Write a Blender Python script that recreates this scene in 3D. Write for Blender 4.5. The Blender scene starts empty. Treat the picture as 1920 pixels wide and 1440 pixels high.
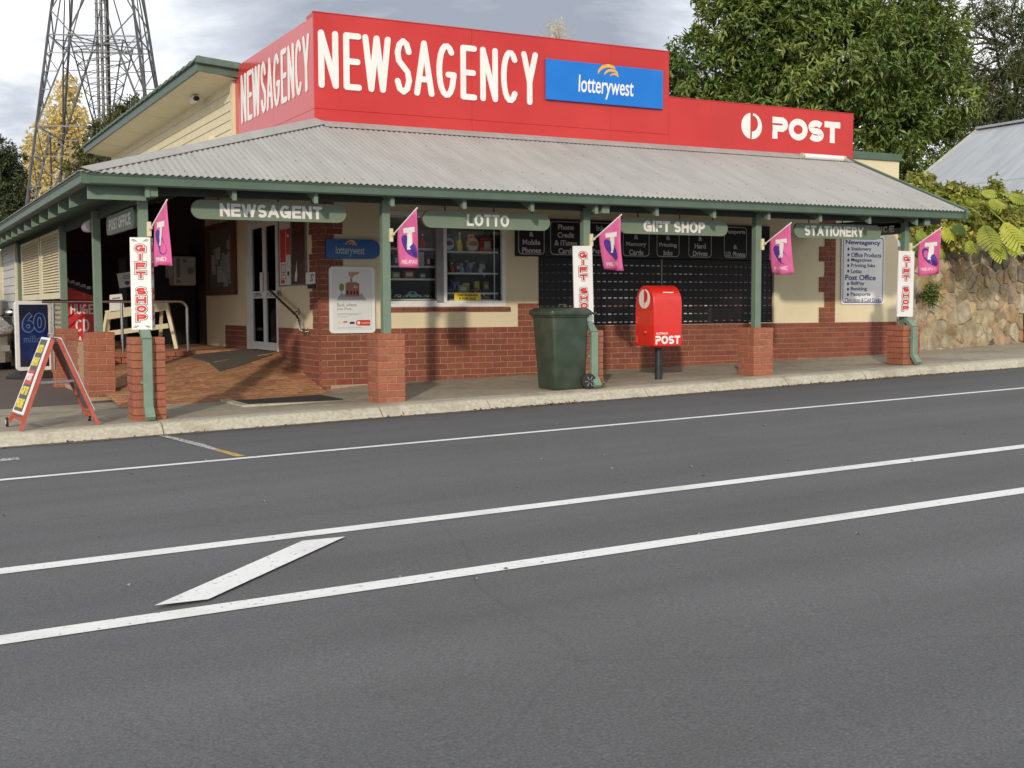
import bpy, bmesh, math, random
import numpy as np
from mathutils import Vector, Matrix

rnd = random.Random(7)
nrg = np.random.default_rng(11)
R = math.radians

# ------------------------------------------------------------------ camera, sky, sun, exposure
sc = bpy.context.scene
COL = sc.collection
camd = bpy.data.cameras.new("camera")
camd.sensor_width = 36.0
camd.lens = 36.0 * 2278.74 / 1920.0
camd.clip_start = 0.1
camd.clip_end = 3000
cam = bpy.data.objects.new("camera", camd)
COL.objects.link(cam)
CAM = Vector((-2.6635, -13.7541, 0.3265))
_yaw, _pit, _rol = R(27.7238), R(-3.6844), R(-0.2503)
_fw = Vector((math.sin(_yaw) * math.cos(_pit), math.cos(_yaw) * math.cos(_pit), math.sin(_pit)))
_r = Vector((math.cos(_yaw), -math.sin(_yaw), 0))
_u = _r.cross(_fw)
_r2 = _r * math.cos(_rol) + _u * math.sin(_rol)
_u2 = -_r * math.sin(_rol) + _u * math.cos(_rol)
mw = Matrix.Identity(4)
for i in range(3):
    mw[i][0], mw[i][1], mw[i][2], mw[i][3] = _r2[i], _u2[i], -_fw[i], CAM[i]
cam.matrix_world = mw
sc.camera = cam

SUN_AZ, SUN_EL = R(36.0), R(19.0)
sdir = Vector((math.sin(SUN_AZ) * math.cos(SUN_EL), math.cos(SUN_AZ) * math.cos(SUN_EL), -math.sin(SUN_EL)))
sl = bpy.data.lights.new("sun", 'SUN')
sl.energy = 2.0
sl.angle = R(2.0)
sl.color = (1.0, 0.90, 0.74)
so = bpy.data.objects.new("sun", sl)
COL.objects.link(so)
so.rotation_euler = sdir.to_track_quat('-Z', 'Y').to_euler()
so.location = (-20, -30, 20)

world = bpy.data.worlds.new("World")
sc.world = world
world.use_nodes = True
nt = world.node_tree
for n in list(nt.nodes):
    nt.nodes.remove(n)
def WN(t, **k):
    n = nt.nodes.new(t)
    for a, b in k.items():
        setattr(n, a, b)
    return n
wl = nt.links.new
sky = WN('ShaderNodeTexSky', sky_type='NISHITA', sun_disc=False)
sky.sun_elevation = SUN_EL
sky.sun_rotation = R(216)
skyb = WN('ShaderNodeVectorMath', operation='SCALE')
skyb.inputs['Scale'].default_value = 0.12
wl(sky.outputs[0], skyb.inputs[0])
tc = WN('ShaderNodeTexCoord')
sep = WN('ShaderNodeSeparateXYZ')
wl(tc.outputs['Generated'], sep.inputs[0])
zz = WN('ShaderNodeMath', operation='MAXIMUM'); zz.inputs[1].default_value = 0.0
wl(sep.outputs[2], zz.inputs[0])
za = WN('ShaderNodeMath', operation='ADD'); za.inputs[1].default_value = 0.22
wl(zz.outputs[0], za.inputs[0])
dx = WN('ShaderNodeMath', operation='DIVIDE'); wl(sep.outputs[0], dx.inputs[0]); wl(za.outputs[0], dx.inputs[1])
dy = WN('ShaderNodeMath', operation='DIVIDE'); wl(sep.outputs[1], dy.inputs[0]); wl(za.outputs[0], dy.inputs[1])
cb = WN('ShaderNodeCombineXYZ'); wl(dx.outputs[0], cb.inputs[0]); wl(dy.outputs[0], cb.inputs[1])
mp = WN('ShaderNodeMapping'); mp.inputs['Location'].default_value = (1.7, 0.55, 0.0); mp.inputs['Rotation'].default_value = (0, 0, R(20))
wl(cb.outputs[0], mp.inputs[0])
n1 = WN('ShaderNodeTexNoise'); n1.inputs['Scale'].default_value = 1.25; n1.inputs['Detail'].default_value = 9; n1.inputs['Roughness'].default_value = 0.55
n1.inputs['Distortion'].default_value = 0.25
wl(mp.outputs[0], n1.inputs['Vector'])
n2 = WN('ShaderNodeTexNoise'); n2.inputs['Scale'].default_value = 0.9; n2.inputs['Detail'].default_value = 7; n2.inputs['Roughness'].default_value = 0.5
mp2 = WN('ShaderNodeMapping'); mp2.inputs['Location'].default_value = (7.3, 3.1, 2.0)
wl(cb.outputs[0], mp2.inputs[0]); wl(mp2.outputs[0], n2.inputs['Vector'])
cr = WN('ShaderNodeValToRGB')     # cloud tone: white tops to blue-grey bellies
e = cr.color_ramp.elements
e[0].position = 0.36; e[0].color = (0.335, 0.37, 0.445, 1)
e[1].position = 0.62; e[1].color = (1.28, 1.30, 1.30, 1)
m_ = cr.color_ramp.elements.new(0.47); m_.color = (0.60, 0.64, 0.71, 1)
wl(n1.outputs[0], cr.inputs[0])
cov = WN('ShaderNodeValToRGB')    # cloud cover
cov.color_ramp.elements[0].position = 0.22; cov.color_ramp.elements[0].color = (0, 0, 0, 1)
cov.color_ramp.elements[1].position = 0.34; cov.color_ramp.elements[1].color = (1, 1, 1, 1)
wl(n2.outputs[0], cov.inputs[0])
mx = WN('ShaderNodeMix', data_type='RGBA')
wl(cov.outputs[0], mx.inputs[0]); wl(skyb.outputs[0], mx.inputs[6]); wl(cr.outputs[0], mx.inputs[7])
bg = WN('ShaderNodeBackground'); bg.inputs[1].default_value = 1.0
wl(mx.outputs[2], bg.inputs[0])
wo = WN('ShaderNodeOutputWorld')
wl(bg.outputs[0], wo.inputs[0])

sc.view_settings.view_transform = 'Standard'
sc.view_settings.look = 'None'
sc.view_settings.gamma = 1.0
sc.view_settings.exposure = 0.20
sc.view_settings.use_curve_mapping = False

# ------------------------------------------------------------------ materials
def lin(c):
    if isinstance(c, str):
        c = [int(c[i:i + 2], 16) / 255 for i in (0, 2, 4)]
        c = [x / 12.92 if x <= .04045 else ((x + .055) / 1.055) ** 2.4 for x in c]
    return (*c[:3], 1.0)

MATS = {}
def mat(name, col, col2=None, rough=0.7, scale=6.0, detail=6.0, metal=0.0, bump=0.0, bscale=None, rand=0.0,
        stretch=None, emit=0.0, coat=0.0, spec=0.5, lo=0.35, hi=0.65, col3=None, s3=1.2, amt3=0.5, island=0.0, trans=0.0):
    if name in MATS:
        return MATS[name]
    m = bpy.data.materials.new(name)
    m.use_nodes = True
    t = m.node_tree
    b = t.nodes['Principled BSDF']
    L = t.links.new
    b.inputs['Roughness'].default_value = rough
    b.inputs['Metallic'].default_value = metal
    b.inputs['Specular IOR Level'].default_value = spec
    b.inputs['Coat Weight'].default_value = coat
    b.inputs['Coat Roughness'].default_value = 0.08
    geo = t.nodes.new('ShaderNodeNewGeometry')
    vec = geo.outputs['Position']
    if stretch:
        mpn = t.nodes.new('ShaderNodeMapping')
        mpn.inputs['Scale'].default_value = stretch
        L(vec, mpn.inputs[0]); vec = mpn.outputs[0]
    cur = None
    if col2 is not None:
        nz = t.nodes.new('ShaderNodeTexNoise')
        nz.inputs['Scale'].default_value = scale; nz.inputs['Detail'].default_value = detail
        L(vec, nz.inputs['Vector'])
        rp = t.nodes.new('ShaderNodeValToRGB')
        rp.color_ramp.elements[0].position = lo; rp.color_ramp.elements[0].color = lin(col)
        rp.color_ramp.elements[1].position = hi; rp.color_ramp.elements[1].color = lin(col2)
        L(nz.outputs[0], rp.inputs[0])
        cur = rp.outputs[0]
        if col3 is not None:
            nz3 = t.nodes.new('ShaderNodeTexNoise')
            nz3.inputs['Scale'].default_value = s3; nz3.inputs['Detail'].default_value = 7
            L(geo.outputs['Position'], nz3.inputs['Vector'])
            r3 = t.nodes.new('ShaderNodeValToRGB')
            r3.color_ramp.elements[0].position = 0.48; r3.color_ramp.elements[0].color = (0, 0, 0, 1)
            r3.color_ramp.elements[1].position = 0.66; r3.color_ramp.elements[1].color = (amt3, amt3, amt3, 1)
            L(nz3.outputs[0], r3.inputs[0])
            mm = t.nodes.new('ShaderNodeMix'); mm.data_type = 'RGBA'
            L(r3.outputs[0], mm.inputs[0]); L(cur, mm.inputs[6]); mm.inputs[7].default_value = lin(col3)
            cur = mm.outputs[2]
    if rand or island:
        hs = t.nodes.new('ShaderNodeHueSaturation')
        if cur is None:
            hs.inputs['Color'].default_value = lin(col)
        else:
            L(cur, hs.inputs['Color'])
        if rand:
            oi = t.nodes.new('ShaderNodeObjectInfo'); src = oi.outputs['Random']; a = rand
        else:
            src = geo.outputs['Random Per Island']; a = island
        mr = t.nodes.new('ShaderNodeMapRange')
        mr.inputs[3].default_value = 1 - a; mr.inputs[4].default_value = 1 + a
        L(src, mr.inputs[0]); L(mr.outputs[0], hs.inputs['Value'])
        wn = t.nodes.new('ShaderNodeTexWhiteNoise'); wn.noise_dimensions = '1D'
        L(src, wn.inputs['W'])
        mr2 = t.nodes.new('ShaderNodeMapRange')
        mr2.inputs[3].default_value = 0.5 - a * 0.06; mr2.inputs[4].default_value = 0.5 + a * 0.06
        L(wn.outputs['Value'], mr2.inputs[0]); L(mr2.outputs[0], hs.inputs['Hue'])
        cur = hs.outputs[0]
    if cur is None:
        b.inputs['Base Color'].default_value = lin(col)
    else:
        L(cur, b.inputs['Base Color'])
    if bump:
        nb = t.nodes.new('ShaderNodeTexNoise')
        nb.inputs['Scale'].default_value = bscale or scale * 6; nb.inputs['Detail'].default_value = 5
        L(vec, nb.inputs['Vector'])
        bp = t.nodes.new('ShaderNodeBump'); bp.inputs['Strength'].default_value = bump
        bp.inputs['Distance'].default_value = 0.01
        L(nb.outputs[0], bp.inputs['Height']); L(bp.outputs[0], b.inputs['Normal'])
    if trans:
        out = t.nodes['Material Output']
        tr = t.nodes.new('ShaderNodeBsdfTranslucent')
        if cur is None: tr.inputs[0].default_value = lin(col)
        else: L(cur, tr.inputs[0])
        ms = t.nodes.new('ShaderNodeMixShader'); ms.inputs[0].default_value = trans
        L(b.outputs[0], ms.inputs[1]); L(tr.outputs[0], ms.inputs[2]); L(ms.outputs[0], out.inputs[0])
    if emit:
        b.inputs['Emission Color'].default_value = lin(col)
        b.inputs['Emission Strength'].default_value = emit
    MATS[name] = m
    return m

def glass_mat(name, tint=(0.8, 0.85, 0.85), refl=0.06):
    if name in MATS: return MATS[name]
    m = bpy.data.materials.new(name); m.use_nodes = True
    t = m.node_tree; L = t.links.new
    for n in list(t.nodes): t.nodes.remove(n)
    o = t.nodes.new('ShaderNodeOutputMaterial')
    tr = t.nodes.new('ShaderNodeBsdfTransparent'); tr.inputs[0].default_value = (*tint, 1)
    gl = t.nodes.new('ShaderNodeBsdfGlossy'); gl.inputs['Roughness'].default_value = 0.01
    fr = t.nodes.new('ShaderNodeFresnel'); fr.inputs[0].default_value = 1.33
    mp_ = t.nodes.new('ShaderNodeMath'); mp_.operation = 'ADD'; mp_.inputs[1].default_value = refl
    L(fr.outputs[0], mp_.inputs[0]); mp_.use_clamp = True
    mx_ = t.nodes.new('ShaderNodeMixShader')
    L(mp_.outputs[0], mx_.inputs[0]); L(tr.outputs[0], mx_.inputs[1]); L(gl.outputs[0], mx_.inputs[2]); L(mx_.outputs[0], o.inputs[0])
    MATS[name] = m
    return m

ASPH = mat('asphalt', (.094, .093, .094), (.136, .135, .136), rough=.85, scale=90, detail=3, bump=.5, bscale=160, col3=(.095, .092, .092), s3=.55, amt3=.45)
def road_wear(m):
    t = m.node_tree; L = t.links.new; b = t.nodes['Principled BSDF']
    src = b.inputs['Base Color'].links[0].from_socket
    geo = t.nodes.new('ShaderNodeNewGeometry')
    mpn = t.nodes.new('ShaderNodeMapping'); mpn.inputs['Scale'].default_value = (.06, 1.1, 1); L(geo.outputs['Position'], mpn.inputs[0])
    nz = t.nodes.new('ShaderNodeTexNoise'); nz.inputs['Scale'].default_value = 1.0; nz.inputs['Detail'].default_value = 6; L(mpn.outputs[0], nz.inputs['Vector'])
    mr = t.nodes.new('ShaderNodeMapRange'); mr.inputs[1].default_value = .3; mr.inputs[2].default_value = .7; mr.inputs[3].default_value = .80; mr.inputs[4].default_value = 1.16; L(nz.outputs[0], mr.inputs[0])
    nz2 = t.nodes.new('ShaderNodeTexNoise'); nz2.inputs['Scale'].default_value = 95; nz2.inputs['Detail'].default_value = 2; L(geo.outputs['Position'], nz2.inputs['Vector'])
    mr2 = t.nodes.new('ShaderNodeMapRange'); mr2.inputs[1].default_value = .35; mr2.inputs[2].default_value = .65; mr2.inputs[3].default_value = .80; mr2.inputs[4].default_value = 1.20; L(nz2.outputs[0], mr2.inputs[0])
    nw = t.nodes.new('ShaderNodeTexNoise'); nw.inputs['Scale'].default_value = .9; nw.inputs['Detail'].default_value = 4; L(geo.outputs['Position'], nw.inputs['Vector'])
    mxv = t.nodes.new('ShaderNodeMix'); mxv.data_type = 'VECTOR'; mxv.inputs[0].default_value = .35; L(geo.outputs['Position'], mxv.inputs[4]); L(nw.outputs['Color'], mxv.inputs[5])
    vo = t.nodes.new('ShaderNodeTexVoronoi'); vo.feature = 'DISTANCE_TO_EDGE'; vo.inputs['Scale'].default_value = .42; L(mxv.outputs[1], vo.inputs['Vector'])
    mr3 = t.nodes.new('ShaderNodeMapRange'); mr3.inputs[1].default_value = .0; mr3.inputs[2].default_value = .004; mr3.inputs[3].default_value = .86; mr3.inputs[4].default_value = 1.0; L(vo.outputs['Distance'], mr3.inputs[0])
    m1 = t.nodes.new('ShaderNodeMath'); m1.operation = 'MULTIPLY'; L(mr.outputs[0], m1.inputs[0]); L(mr2.outputs[0], m1.inputs[1])
    m2 = t.nodes.new('ShaderNodeMath'); m2.operation = 'MULTIPLY'; L(m1.outputs[0], m2.inputs[0]); L(mr3.outputs[0], m2.inputs[1])
    vm_ = t.nodes.new('ShaderNodeVectorMath'); vm_.operation = 'SCALE'; L(src, vm_.inputs[0]); L(m2.outputs[0], vm_.inputs['Scale'])
    L(vm_.outputs[0], b.inputs['Base Color'])
road_wear(ASPH)
ASPH2 = mat('asphalt_red', (.105, .075, .065), (.14, .105, .09), rough=.9, scale=70, detail=3, bump=.4, bscale=150)
PATHM = mat('path_concrete', (.32, .275, .205), (.41, .355, .27), rough=.9, scale=9, detail=8, bump=.25, bscale=90, col3=(.20, .165, .12), s3=1.3, amt3=.45, rand=.06)
KERB = mat('kerb_concrete', (.42, .38, .29), (.56, .52, .41), rough=.9, scale=25, detail=8, bump=.35, bscale=110, col3=(.26, .22, .16), s3=3.0, amt3=.5)
PAINT = mat('road_paint', (.30, .295, .285), (.82, .81, .78), rough=.75, scale=38, detail=9, bump=.4, bscale=150, lo=.28, hi=.40, col3=(.62, .61, .58), s3=2.5, amt3=.6)
PAINTW = mat('road_paint_worn', (.14, .135, .13), (.72, .70, .66), rough=.8, scale=40, detail=8, lo=.44, hi=.56)
PAINTY = mat('road_paint_yellow', (.20, .16, .10), (.70, .42, .06), rough=.8, scale=40, detail=8, lo=.40, hi=.52)
SOIL = mat('soil', (.12, .10, .06), (.20, .17, .09), rough=1, scale=3)
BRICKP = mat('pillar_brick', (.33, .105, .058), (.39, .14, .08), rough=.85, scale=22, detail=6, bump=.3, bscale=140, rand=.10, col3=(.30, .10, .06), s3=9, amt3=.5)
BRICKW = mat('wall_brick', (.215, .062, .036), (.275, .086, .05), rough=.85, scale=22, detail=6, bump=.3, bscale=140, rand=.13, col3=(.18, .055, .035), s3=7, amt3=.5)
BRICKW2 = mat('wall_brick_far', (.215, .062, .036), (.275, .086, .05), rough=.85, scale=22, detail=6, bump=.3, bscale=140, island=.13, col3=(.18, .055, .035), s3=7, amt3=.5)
MORT = mat('mortar', (.40, .26, .165), (.49, .34, .225), rough=.95, scale=30, bump=.3)
MORTD = mat('mortar_dark', (.16, .085, .06), (.22, .12, .08), rough=.95, scale=30, bump=.3)
CREAM = mat('cream_render', (.72, .625, .415), (.78, .685, .465), rough=.85, scale=2.2, detail=8, bump=.12, bscale=60, col3=(.62, .52, .34), s3=1.1, amt3=.35)
CREAMT = mat('cream_timber', (.70, .62, .42), (.76, .68, .47), rough=.6, scale=5)
WBOARD = mat('white_weatherboard', (.50, .49, .46), (.58, .57, .54), rough=.6, scale=5)
GREENP = mat('green_post', (.16, .225, .165), (.185, .255, .19), rough=.5, scale=4, detail=8, col3=(.12, .18, .13), s3=5, amt3=.3)
GREEN = mat('green_paint', (.078, .122, .086), (.098, .148, .106), rough=.5, scale=4, detail=8, col3=(.085, .14, .10), s3=5, amt3=.3)
GREENL = mat('green_downpipe', (.19, .27, .20), (.22, .305, .23), rough=.45, scale=5, detail=8, col3=(.12, .20, .14), s3=8, amt3=.35)
GREENS = mat('green_sign', (.165, .215, .150), (.185, .24, .17), rough=.5, scale=3)
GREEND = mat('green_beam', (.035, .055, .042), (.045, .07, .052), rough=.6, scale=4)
TILEG = mat('green_roof_tile', (.10, .15, .115), (.15, .20, .155), rough=.8, scale=9, bump=.2)
ROOF = mat('zinc_roof', (.345, .335, .31), (.40, .39, .365), rough=.65, scale=2.0, detail=9, stretch=(3.2, .45, .45), metal=.0, col3=(.31, .295, .265), s3=1.1, amt3=.4)
ROOFB = mat('blue_grey_roof', (.36, .38, .41), (.44, .46, .49), rough=.5, scale=2.0, detail=9, stretch=(.5, 3, .5), metal=.2)
RED = mat('red_sign_paint', (.54, .026, .024), (.60, .036, .031), rough=.32, scale=1.2, detail=8, spec=.5, col3=(.48, .03, .027), s3=.7, amt3=.5, bump=.06, bscale=2.5)
REDS = mat('red_sign_paint_side', (.58, .034, .032), (.62, .045, .04), bump=.08, bscale=2.2, rough=.18, scale=1.2, detail=8, spec=.7)
REDM = mat('red_mailbox', (.70, .022, .012), (.74, .030, .018), rough=.28, scale=8, detail=8, coat=.3)
WHITE = mat('white_sign', (.80, .79, .76), (.86, .85, .82), rough=.45, scale=4)
OFFW = mat('offwhite_letter', (.80, .77, .73), (.86, .83, .79), rough=.55, scale=9)
WFRAME = mat('white_aluminium', (.76, .75, .72), (.82, .81, .78), rough=.4, scale=5)
GFRAME = mat('grey_aluminium', (.20, .20, .195), (.25, .25, .24), rough=.4, scale=5)
BLACK = mat('black_panel', (.008, .0075, .008), (.011, .010, .011), rough=.45, scale=3, spec=.3)
BLACKM = mat('black_matte', (.015, .015, .015), (.022, .022, .022), rough=.7, scale=9)
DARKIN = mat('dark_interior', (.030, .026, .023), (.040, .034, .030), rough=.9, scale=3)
DARKB = mat('dark_timber_and_shade', (.045, .028, .020), (.06, .038, .028), rough=.8, scale=6)
BLUE = mat('lottery_blue', (.0, .17, .62), (.0, .19, .66), rough=.35, scale=3)
BLUED = mat('lottery_blue_dark', (.0, .085, .33), (.0, .10, .36), rough=.35, scale=3)
NAVY = mat('navy_print', (.015, .035, .18), rough=.5)
INK = mat('black_print', (.02, .02, .022), rough=.6)
GREYT = mat('grey_print', (.20, .20, .20), rough=.6)
REDI = mat('red_print', (.60, .035, .03), rough=.5)
ORANGE = mat('orange_print', (.78, .36, .05), (.85, .5, .12), rough=.5, scale=14)
YELLOW = mat('yellow_print', (.80, .62, .05), rough=.5)
PINK = mat('pink_flag', (.90, .19, .47), (.93, .24, .53), rough=.75, scale=7, trans=.35)
PURPLE = mat('purple_print', (.085, .03, .28), rough=.7)
STEEL = mat('stainless_steel', (.55, .53, .50), (.62, .60, .57), rough=.22, scale=20, metal=1.0)
GALV = mat('galvanised_steel', (.11, .11, .115), (.16, .16, .165), rough=.5, scale=3, metal=.55)
BINM = mat('bin_green', (.032, .050, .032), (.044, .066, .043), rough=.42, scale=6, detail=9, bump=.12, bscale=220, col3=(.10, .105, .085), s3=4.5, amt3=.35)
RUBBER = mat('rubber', (.018, .018, .019), (.028, .028, .028), rough=.75, scale=12)
AFRAME = mat('aframe_red', (.42, .075, .045), (.50, .11, .07), rough=.5, scale=12)
WOODB = mat('brown_wood', (.085, .03, .014), (.14, .055, .025), rough=.6, scale=7, stretch=(1, 1, .15), bump=.3)
PAVER = mat('ramp_paver', (.34, .15, .065), (.46, .235, .12), rough=.85, scale=14, detail=7, bump=.3, bscale=120, rand=.22)
PAVERM = mat('paver_joint', (.34, .19, .10), (.40, .23, .12), rough=.95, scale=30)
MATF = mat('door_mat', (.022, .020, .017), (.04, .036, .03), rough=1, scale=120, bump=.6, bscale=200)
MATF2 = mat('door_mat_grey', (.085, .07, .052), (.12, .10, .075), rough=1, scale=120, bump=.6, bscale=200)
GLASS = glass_mat('shop_glass', (.9, .93, .93), -.015)
GLASSD = glass_mat('door_glass', (.8, .85, .84), .0)
STONE = mat('rubble_stone', (.25, .195, .12), (.44, .36, .235), rough=.9, scale=5.5, detail=9, bump=.9, bscale=28, rand=.30, col3=(.34, .20, .075), s3=1.9, amt3=.75)
STONE2 = mat('rubble_stone_ochre', (.33, .22, .105), (.48, .36, .21), rough=.9, scale=6, detail=9, bump=.9, bscale=28, rand=.25, col3=(.22, .15, .09), s3=3, amt3=.6)
STONE3 = mat('rubble_stone_pale', (.33, .275, .19), (.50, .44, .33), rough=.9, scale=7, detail=9, bump=.9, bscale=28, rand=.25, col3=(.30, .21, .11), s3=4, amt3=.7)
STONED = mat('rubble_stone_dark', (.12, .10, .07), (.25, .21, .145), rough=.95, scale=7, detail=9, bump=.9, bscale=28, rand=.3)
STONEM = mat('stone_mortar', (.36, .28, .18), (.46, .37, .25), rough=1, scale=10, detail=8, bump=.8, bscale=60, col3=(.14, .11, .07), s3=1.5, amt3=.7)
BARK = mat('bark', (.055, .045, .035), (.10, .085, .065), rough=.95, scale=12, bump=.6, stretch=(1, 1, .3))
CARP = mat('silver_car_paint', (.42, .40, .37), (.46, .44, .41), rough=.25, scale=3, metal=.6, coat=.6)

# ------------------------------------------------------------------ helpers
WP = {}
def link(o, parent=None, world=(0, 0, 0)):
    COL.objects.link(o)
    if parent is not None:
        o.parent = parent
        pw = WP[parent.name]
        o.location = Vector(world) - pw
    else:
        o.location = Vector(world)
    WP[o.name] = Vector(world)
    return o

def tag(o, label=None, cat=None, group=None, kind=None):
    if label: o['label'] = label
    if cat: o['category'] = cat
    if group: o['group'] = group
    if kind: o['kind'] = kind
    return o

def thing(name, label, cat, loc=(0, 0, 0), group=None):
    o = bpy.data.objects.new(name, None)
    o.empty_display_size = .2
    link(o, None, loc)
    return tag(o, label, cat, group)

def mesh_from(verts, faces, mats, name='mesh', smooth=False, fm=None):
    me = bpy.data.meshes.new(name)
    me.from_pydata([tuple(v) for v in verts], [], faces)
    if not isinstance(mats, (list, tuple)): mats = [mats]
    for m in mats: me.materials.append(m)
    if fm is not None: me.polygons.foreach_set('material_index', fm)
    if smooth: me.polygons.foreach_set('use_smooth', [True] * len(faces))
    me.update()
    return me

class MB:
    """collects shapes in world coordinates and links them as one mesh object"""
    def __init__(s): s.v = []; s.f = []; s.m = []
    def add(s, V, F, mi=0):
        k = len(s.v); s.v += [tuple(x) for x in V]; s.f += [tuple(i + k for i in q) for q in F]; s.m += [mi] * len(F); return s
    def box(s, x0, x1, y0, y1, z0, z1, mi=0):
        V = [(x0, y0, z0), (x1, y0, z0), (x1, y1, z0), (x0, y1, z0), (x0, y0, z1), (x1, y0, z1), (x1, y1, z1), (x0, y1, z1)]
        return s.add(V, [(0, 3, 2, 1), (4, 5, 6, 7), (0, 1, 5, 4), (1, 2, 6, 5), (2, 3, 7, 6), (3, 0, 4, 7)], mi)
    def bbox(s, x0, x1, y0, y1, z0, z1, b=.004, mi=0):
        bm = bmesh.new()
        bmesh.ops.create_cube(bm, size=1)
        for v in bm.verts:
            v.co = Vector(((x0 + x1) / 2 + v.co.x * (x1 - x0), (y0 + y1) / 2 + v.co.y * (y1 - y0), (z0 + z1) / 2 + v.co.z * (z1 - z0)))
        bmesh.ops.bevel(bm, geom=bm.edges[:], offset=b, segments=1, affect='EDGES')
        bm.verts.ensure_lookup_table()
        V = [v.co[:] for v in bm.verts]; F = [tuple(v.index for v in f.verts) for f in bm.faces]
        bm.free()
        return s.add(V, F, mi)
    def bar(s, a, b, w, h=None, up=(0, 0, 1), mi=0):
        a = Vector(a); b = Vector(b); h = h or w
        d = (b - a).normalized(); up = Vector(up)
        if abs(d.dot(up)) > .98: up = Vector((0, 1, 0))
        x = d.cross(up).normalized(); y = x.cross(d).normalized()
        V = []
        for p in (a, b):
            for sx, sy in ((-1, -1), (1, -1), (1, 1), (-1, 1)):
                V.append(p + x * (sx * w / 2) + y * (sy * h / 2))
        return s.add(V, [(3, 2, 1, 0), (4, 5, 6, 7), (0, 1, 5, 4), (1, 2, 6, 5), (2, 3, 7, 6), (3, 0, 4, 7)], mi)
    def tube(s, pts, rad, n=8, mi=0, cap=True, round_ends=False):
        pts = [Vector(p) for p in pts]
        if not isinstance(rad, (list, tuple)): rad = [rad] * len(pts)
        if round_ends:
            d0 = (pts[0] - pts[1]).normalized(); d1 = (pts[-1] - pts[-2]).normalized(); r0 = rad[0]; r1 = rad[-1]
            A = [(pts[0] + d0 * r0 * math.sin(t), max(r0 * math.cos(t), r0 * .02)) for t in (R(88), R(60), R(30))]
            B = [(pts[-1] + d1 * r1 * math.sin(t), max(r1 * math.cos(t), r1 * .02)) for t in (R(30), R(60), R(88))]
            pts = [a[0] for a in A] + pts + [b_[0] for b_ in B]; rad = [a[1] for a in A] + list(rad) + [b_[1] for b_ in B]
        V = []; F = []
        px = None
        for i, p in enumerate(pts):
            d = (pts[min(i + 1, len(pts) - 1)] - pts[max(i - 1, 0)]).normalized()
            if px is None:
                px = d.cross(Vector((0, 0, 1)))
                if px.length < .1: px = d.cross(Vector((0, 1, 0)))
            px = (px - d * px.dot(d)).normalized(); py = d.cross(px)
            for k in range(n):
                t = 2 * math.pi * k / n
                V.append(p + (px * math.cos(t) + py * math.sin(t)) * rad[i])
        for i in range(len(pts) - 1):
            for k in range(n):
                F.append((i * n + k, i * n + (k + 1) % n, (i + 1) * n + (k + 1) % n, (i + 1) * n + k))
        if cap:
            F.append(tuple(reversed(range(n)))); F.append(tuple(range((len(pts) - 1) * n, len(pts) * n)))
        return s.add(V, F, mi)
    def poly(s, pts2, O, U, V_, th, mi=0, back=0.0):
        """outline (counter-clockwise in U,V) extruded from -back to +th along U x V"""
        O = Vector(O); U = Vector(U); V_ = Vector(V_); N = U.cross(V_)
        n = len(pts2)
        A = [O + U * p[0] + V_ * p[1] - N * back for p in pts2]
        B = [O + U * p[0] + V_ * p[1] + N * th for p in pts2]
        F = [tuple(range(n, 2 * n)), tuple(reversed(range(n)))]
        for i in range(n):
            j = (i + 1) % n
            F.append((i, j, n + j, n + i))
        return s.add(A + B, F, mi)
    def build(s, name, mats, parent=None, smooth=False, world=None, label=None, **k):
        if parent is None and world is None and s.v:
            a = np.array(s.v); world = ((a[:, 0].min() + a[:, 0].max()) / 2, (a[:, 1].min() + a[:, 1].max()) / 2, a[:, 2].min())
        world = Vector(world or (0, 0, 0))
        if parent is not None and world.length == 0 and s.v:
            a = np.array(s.v).mean(axis=0); world = Vector(a)
        vs = [(v[0] - world[0], v[1] - world[1], v[2] - world[2]) for v in s.v]
        me = mesh_from(vs, s.f, mats, name, fm=s.m)
        if smooth:
            me.polygons.foreach_set('use_smooth', [True] * len(s.f))
            try: me.set_sharp_from_angle(angle=R(38))
            except Exception: pass
        o = bpy.data.objects.new(name, me)
        link(o, parent, world)
        return tag(o, label, **k)

def B(x0, x1, y0, y1, z0, z1, name, m, parent=None, bev=0.0, **k):
    b = MB()
    (b.bbox(x0, x1, y0, y1, z0, z1, bev) if bev else b.box(x0, x1, y0, y1, z0, z1))
    return b.build(name, m, parent, **k)

def piece(name, me, parent, world, rot=None, **k):
    o = bpy.data.objects.new(name, me)
    link(o, parent, world)
    if rot is not None: o.rotation_euler = rot
    return tag(o, **k)

def stadium(w, h, n=10, left=True, right=True):
    r = h / 2; P = []
    if right:
        for i in range(n + 1):
            t = -math.pi / 2 + math.pi * i / n; P.append((w / 2 - r + r * math.cos(t), r * math.sin(t)))
    else: P += [(w / 2, -r), (w / 2, r)]
    if left:
        for i in range(n + 1):
            t = math.pi / 2 + math.pi * i / n; P.append((-w / 2 + r + r * math.cos(t), r * math.sin(t)))
    else: P += [(-w / 2, r), (-w / 2, -r)]
    return P
def rrect(w, h, r, n=5):
    P = []
    for cx, cy, a in ((w / 2 - r, -h / 2 + r, -90), (w / 2 - r, h / 2 - r, 0), (-w / 2 + r, h / 2 - r, 90), (-w / 2 + r, -h / 2 + r, 180)):
        for i in range(n + 1):
            t = R(a + 90 * i / n); P.append((cx + r * math.cos(t), cy + r * math.sin(t)))
    return P
def ell(cx, cy, rx, ry, n=24, rot=0, a0=0, a1=360):
    P = []
    full = abs(a1 - a0) >= 360
    for i in range(n if full else n + 1):
        t = R(a0 + (a1 - a0) * i / n); x = rx * math.cos(t); y = ry * math.sin(t)
        P.append((cx + x * math.cos(rot) - y * math.sin(rot), cy + x * math.sin(rot) + y * math.cos(rot)))
    return P

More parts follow.
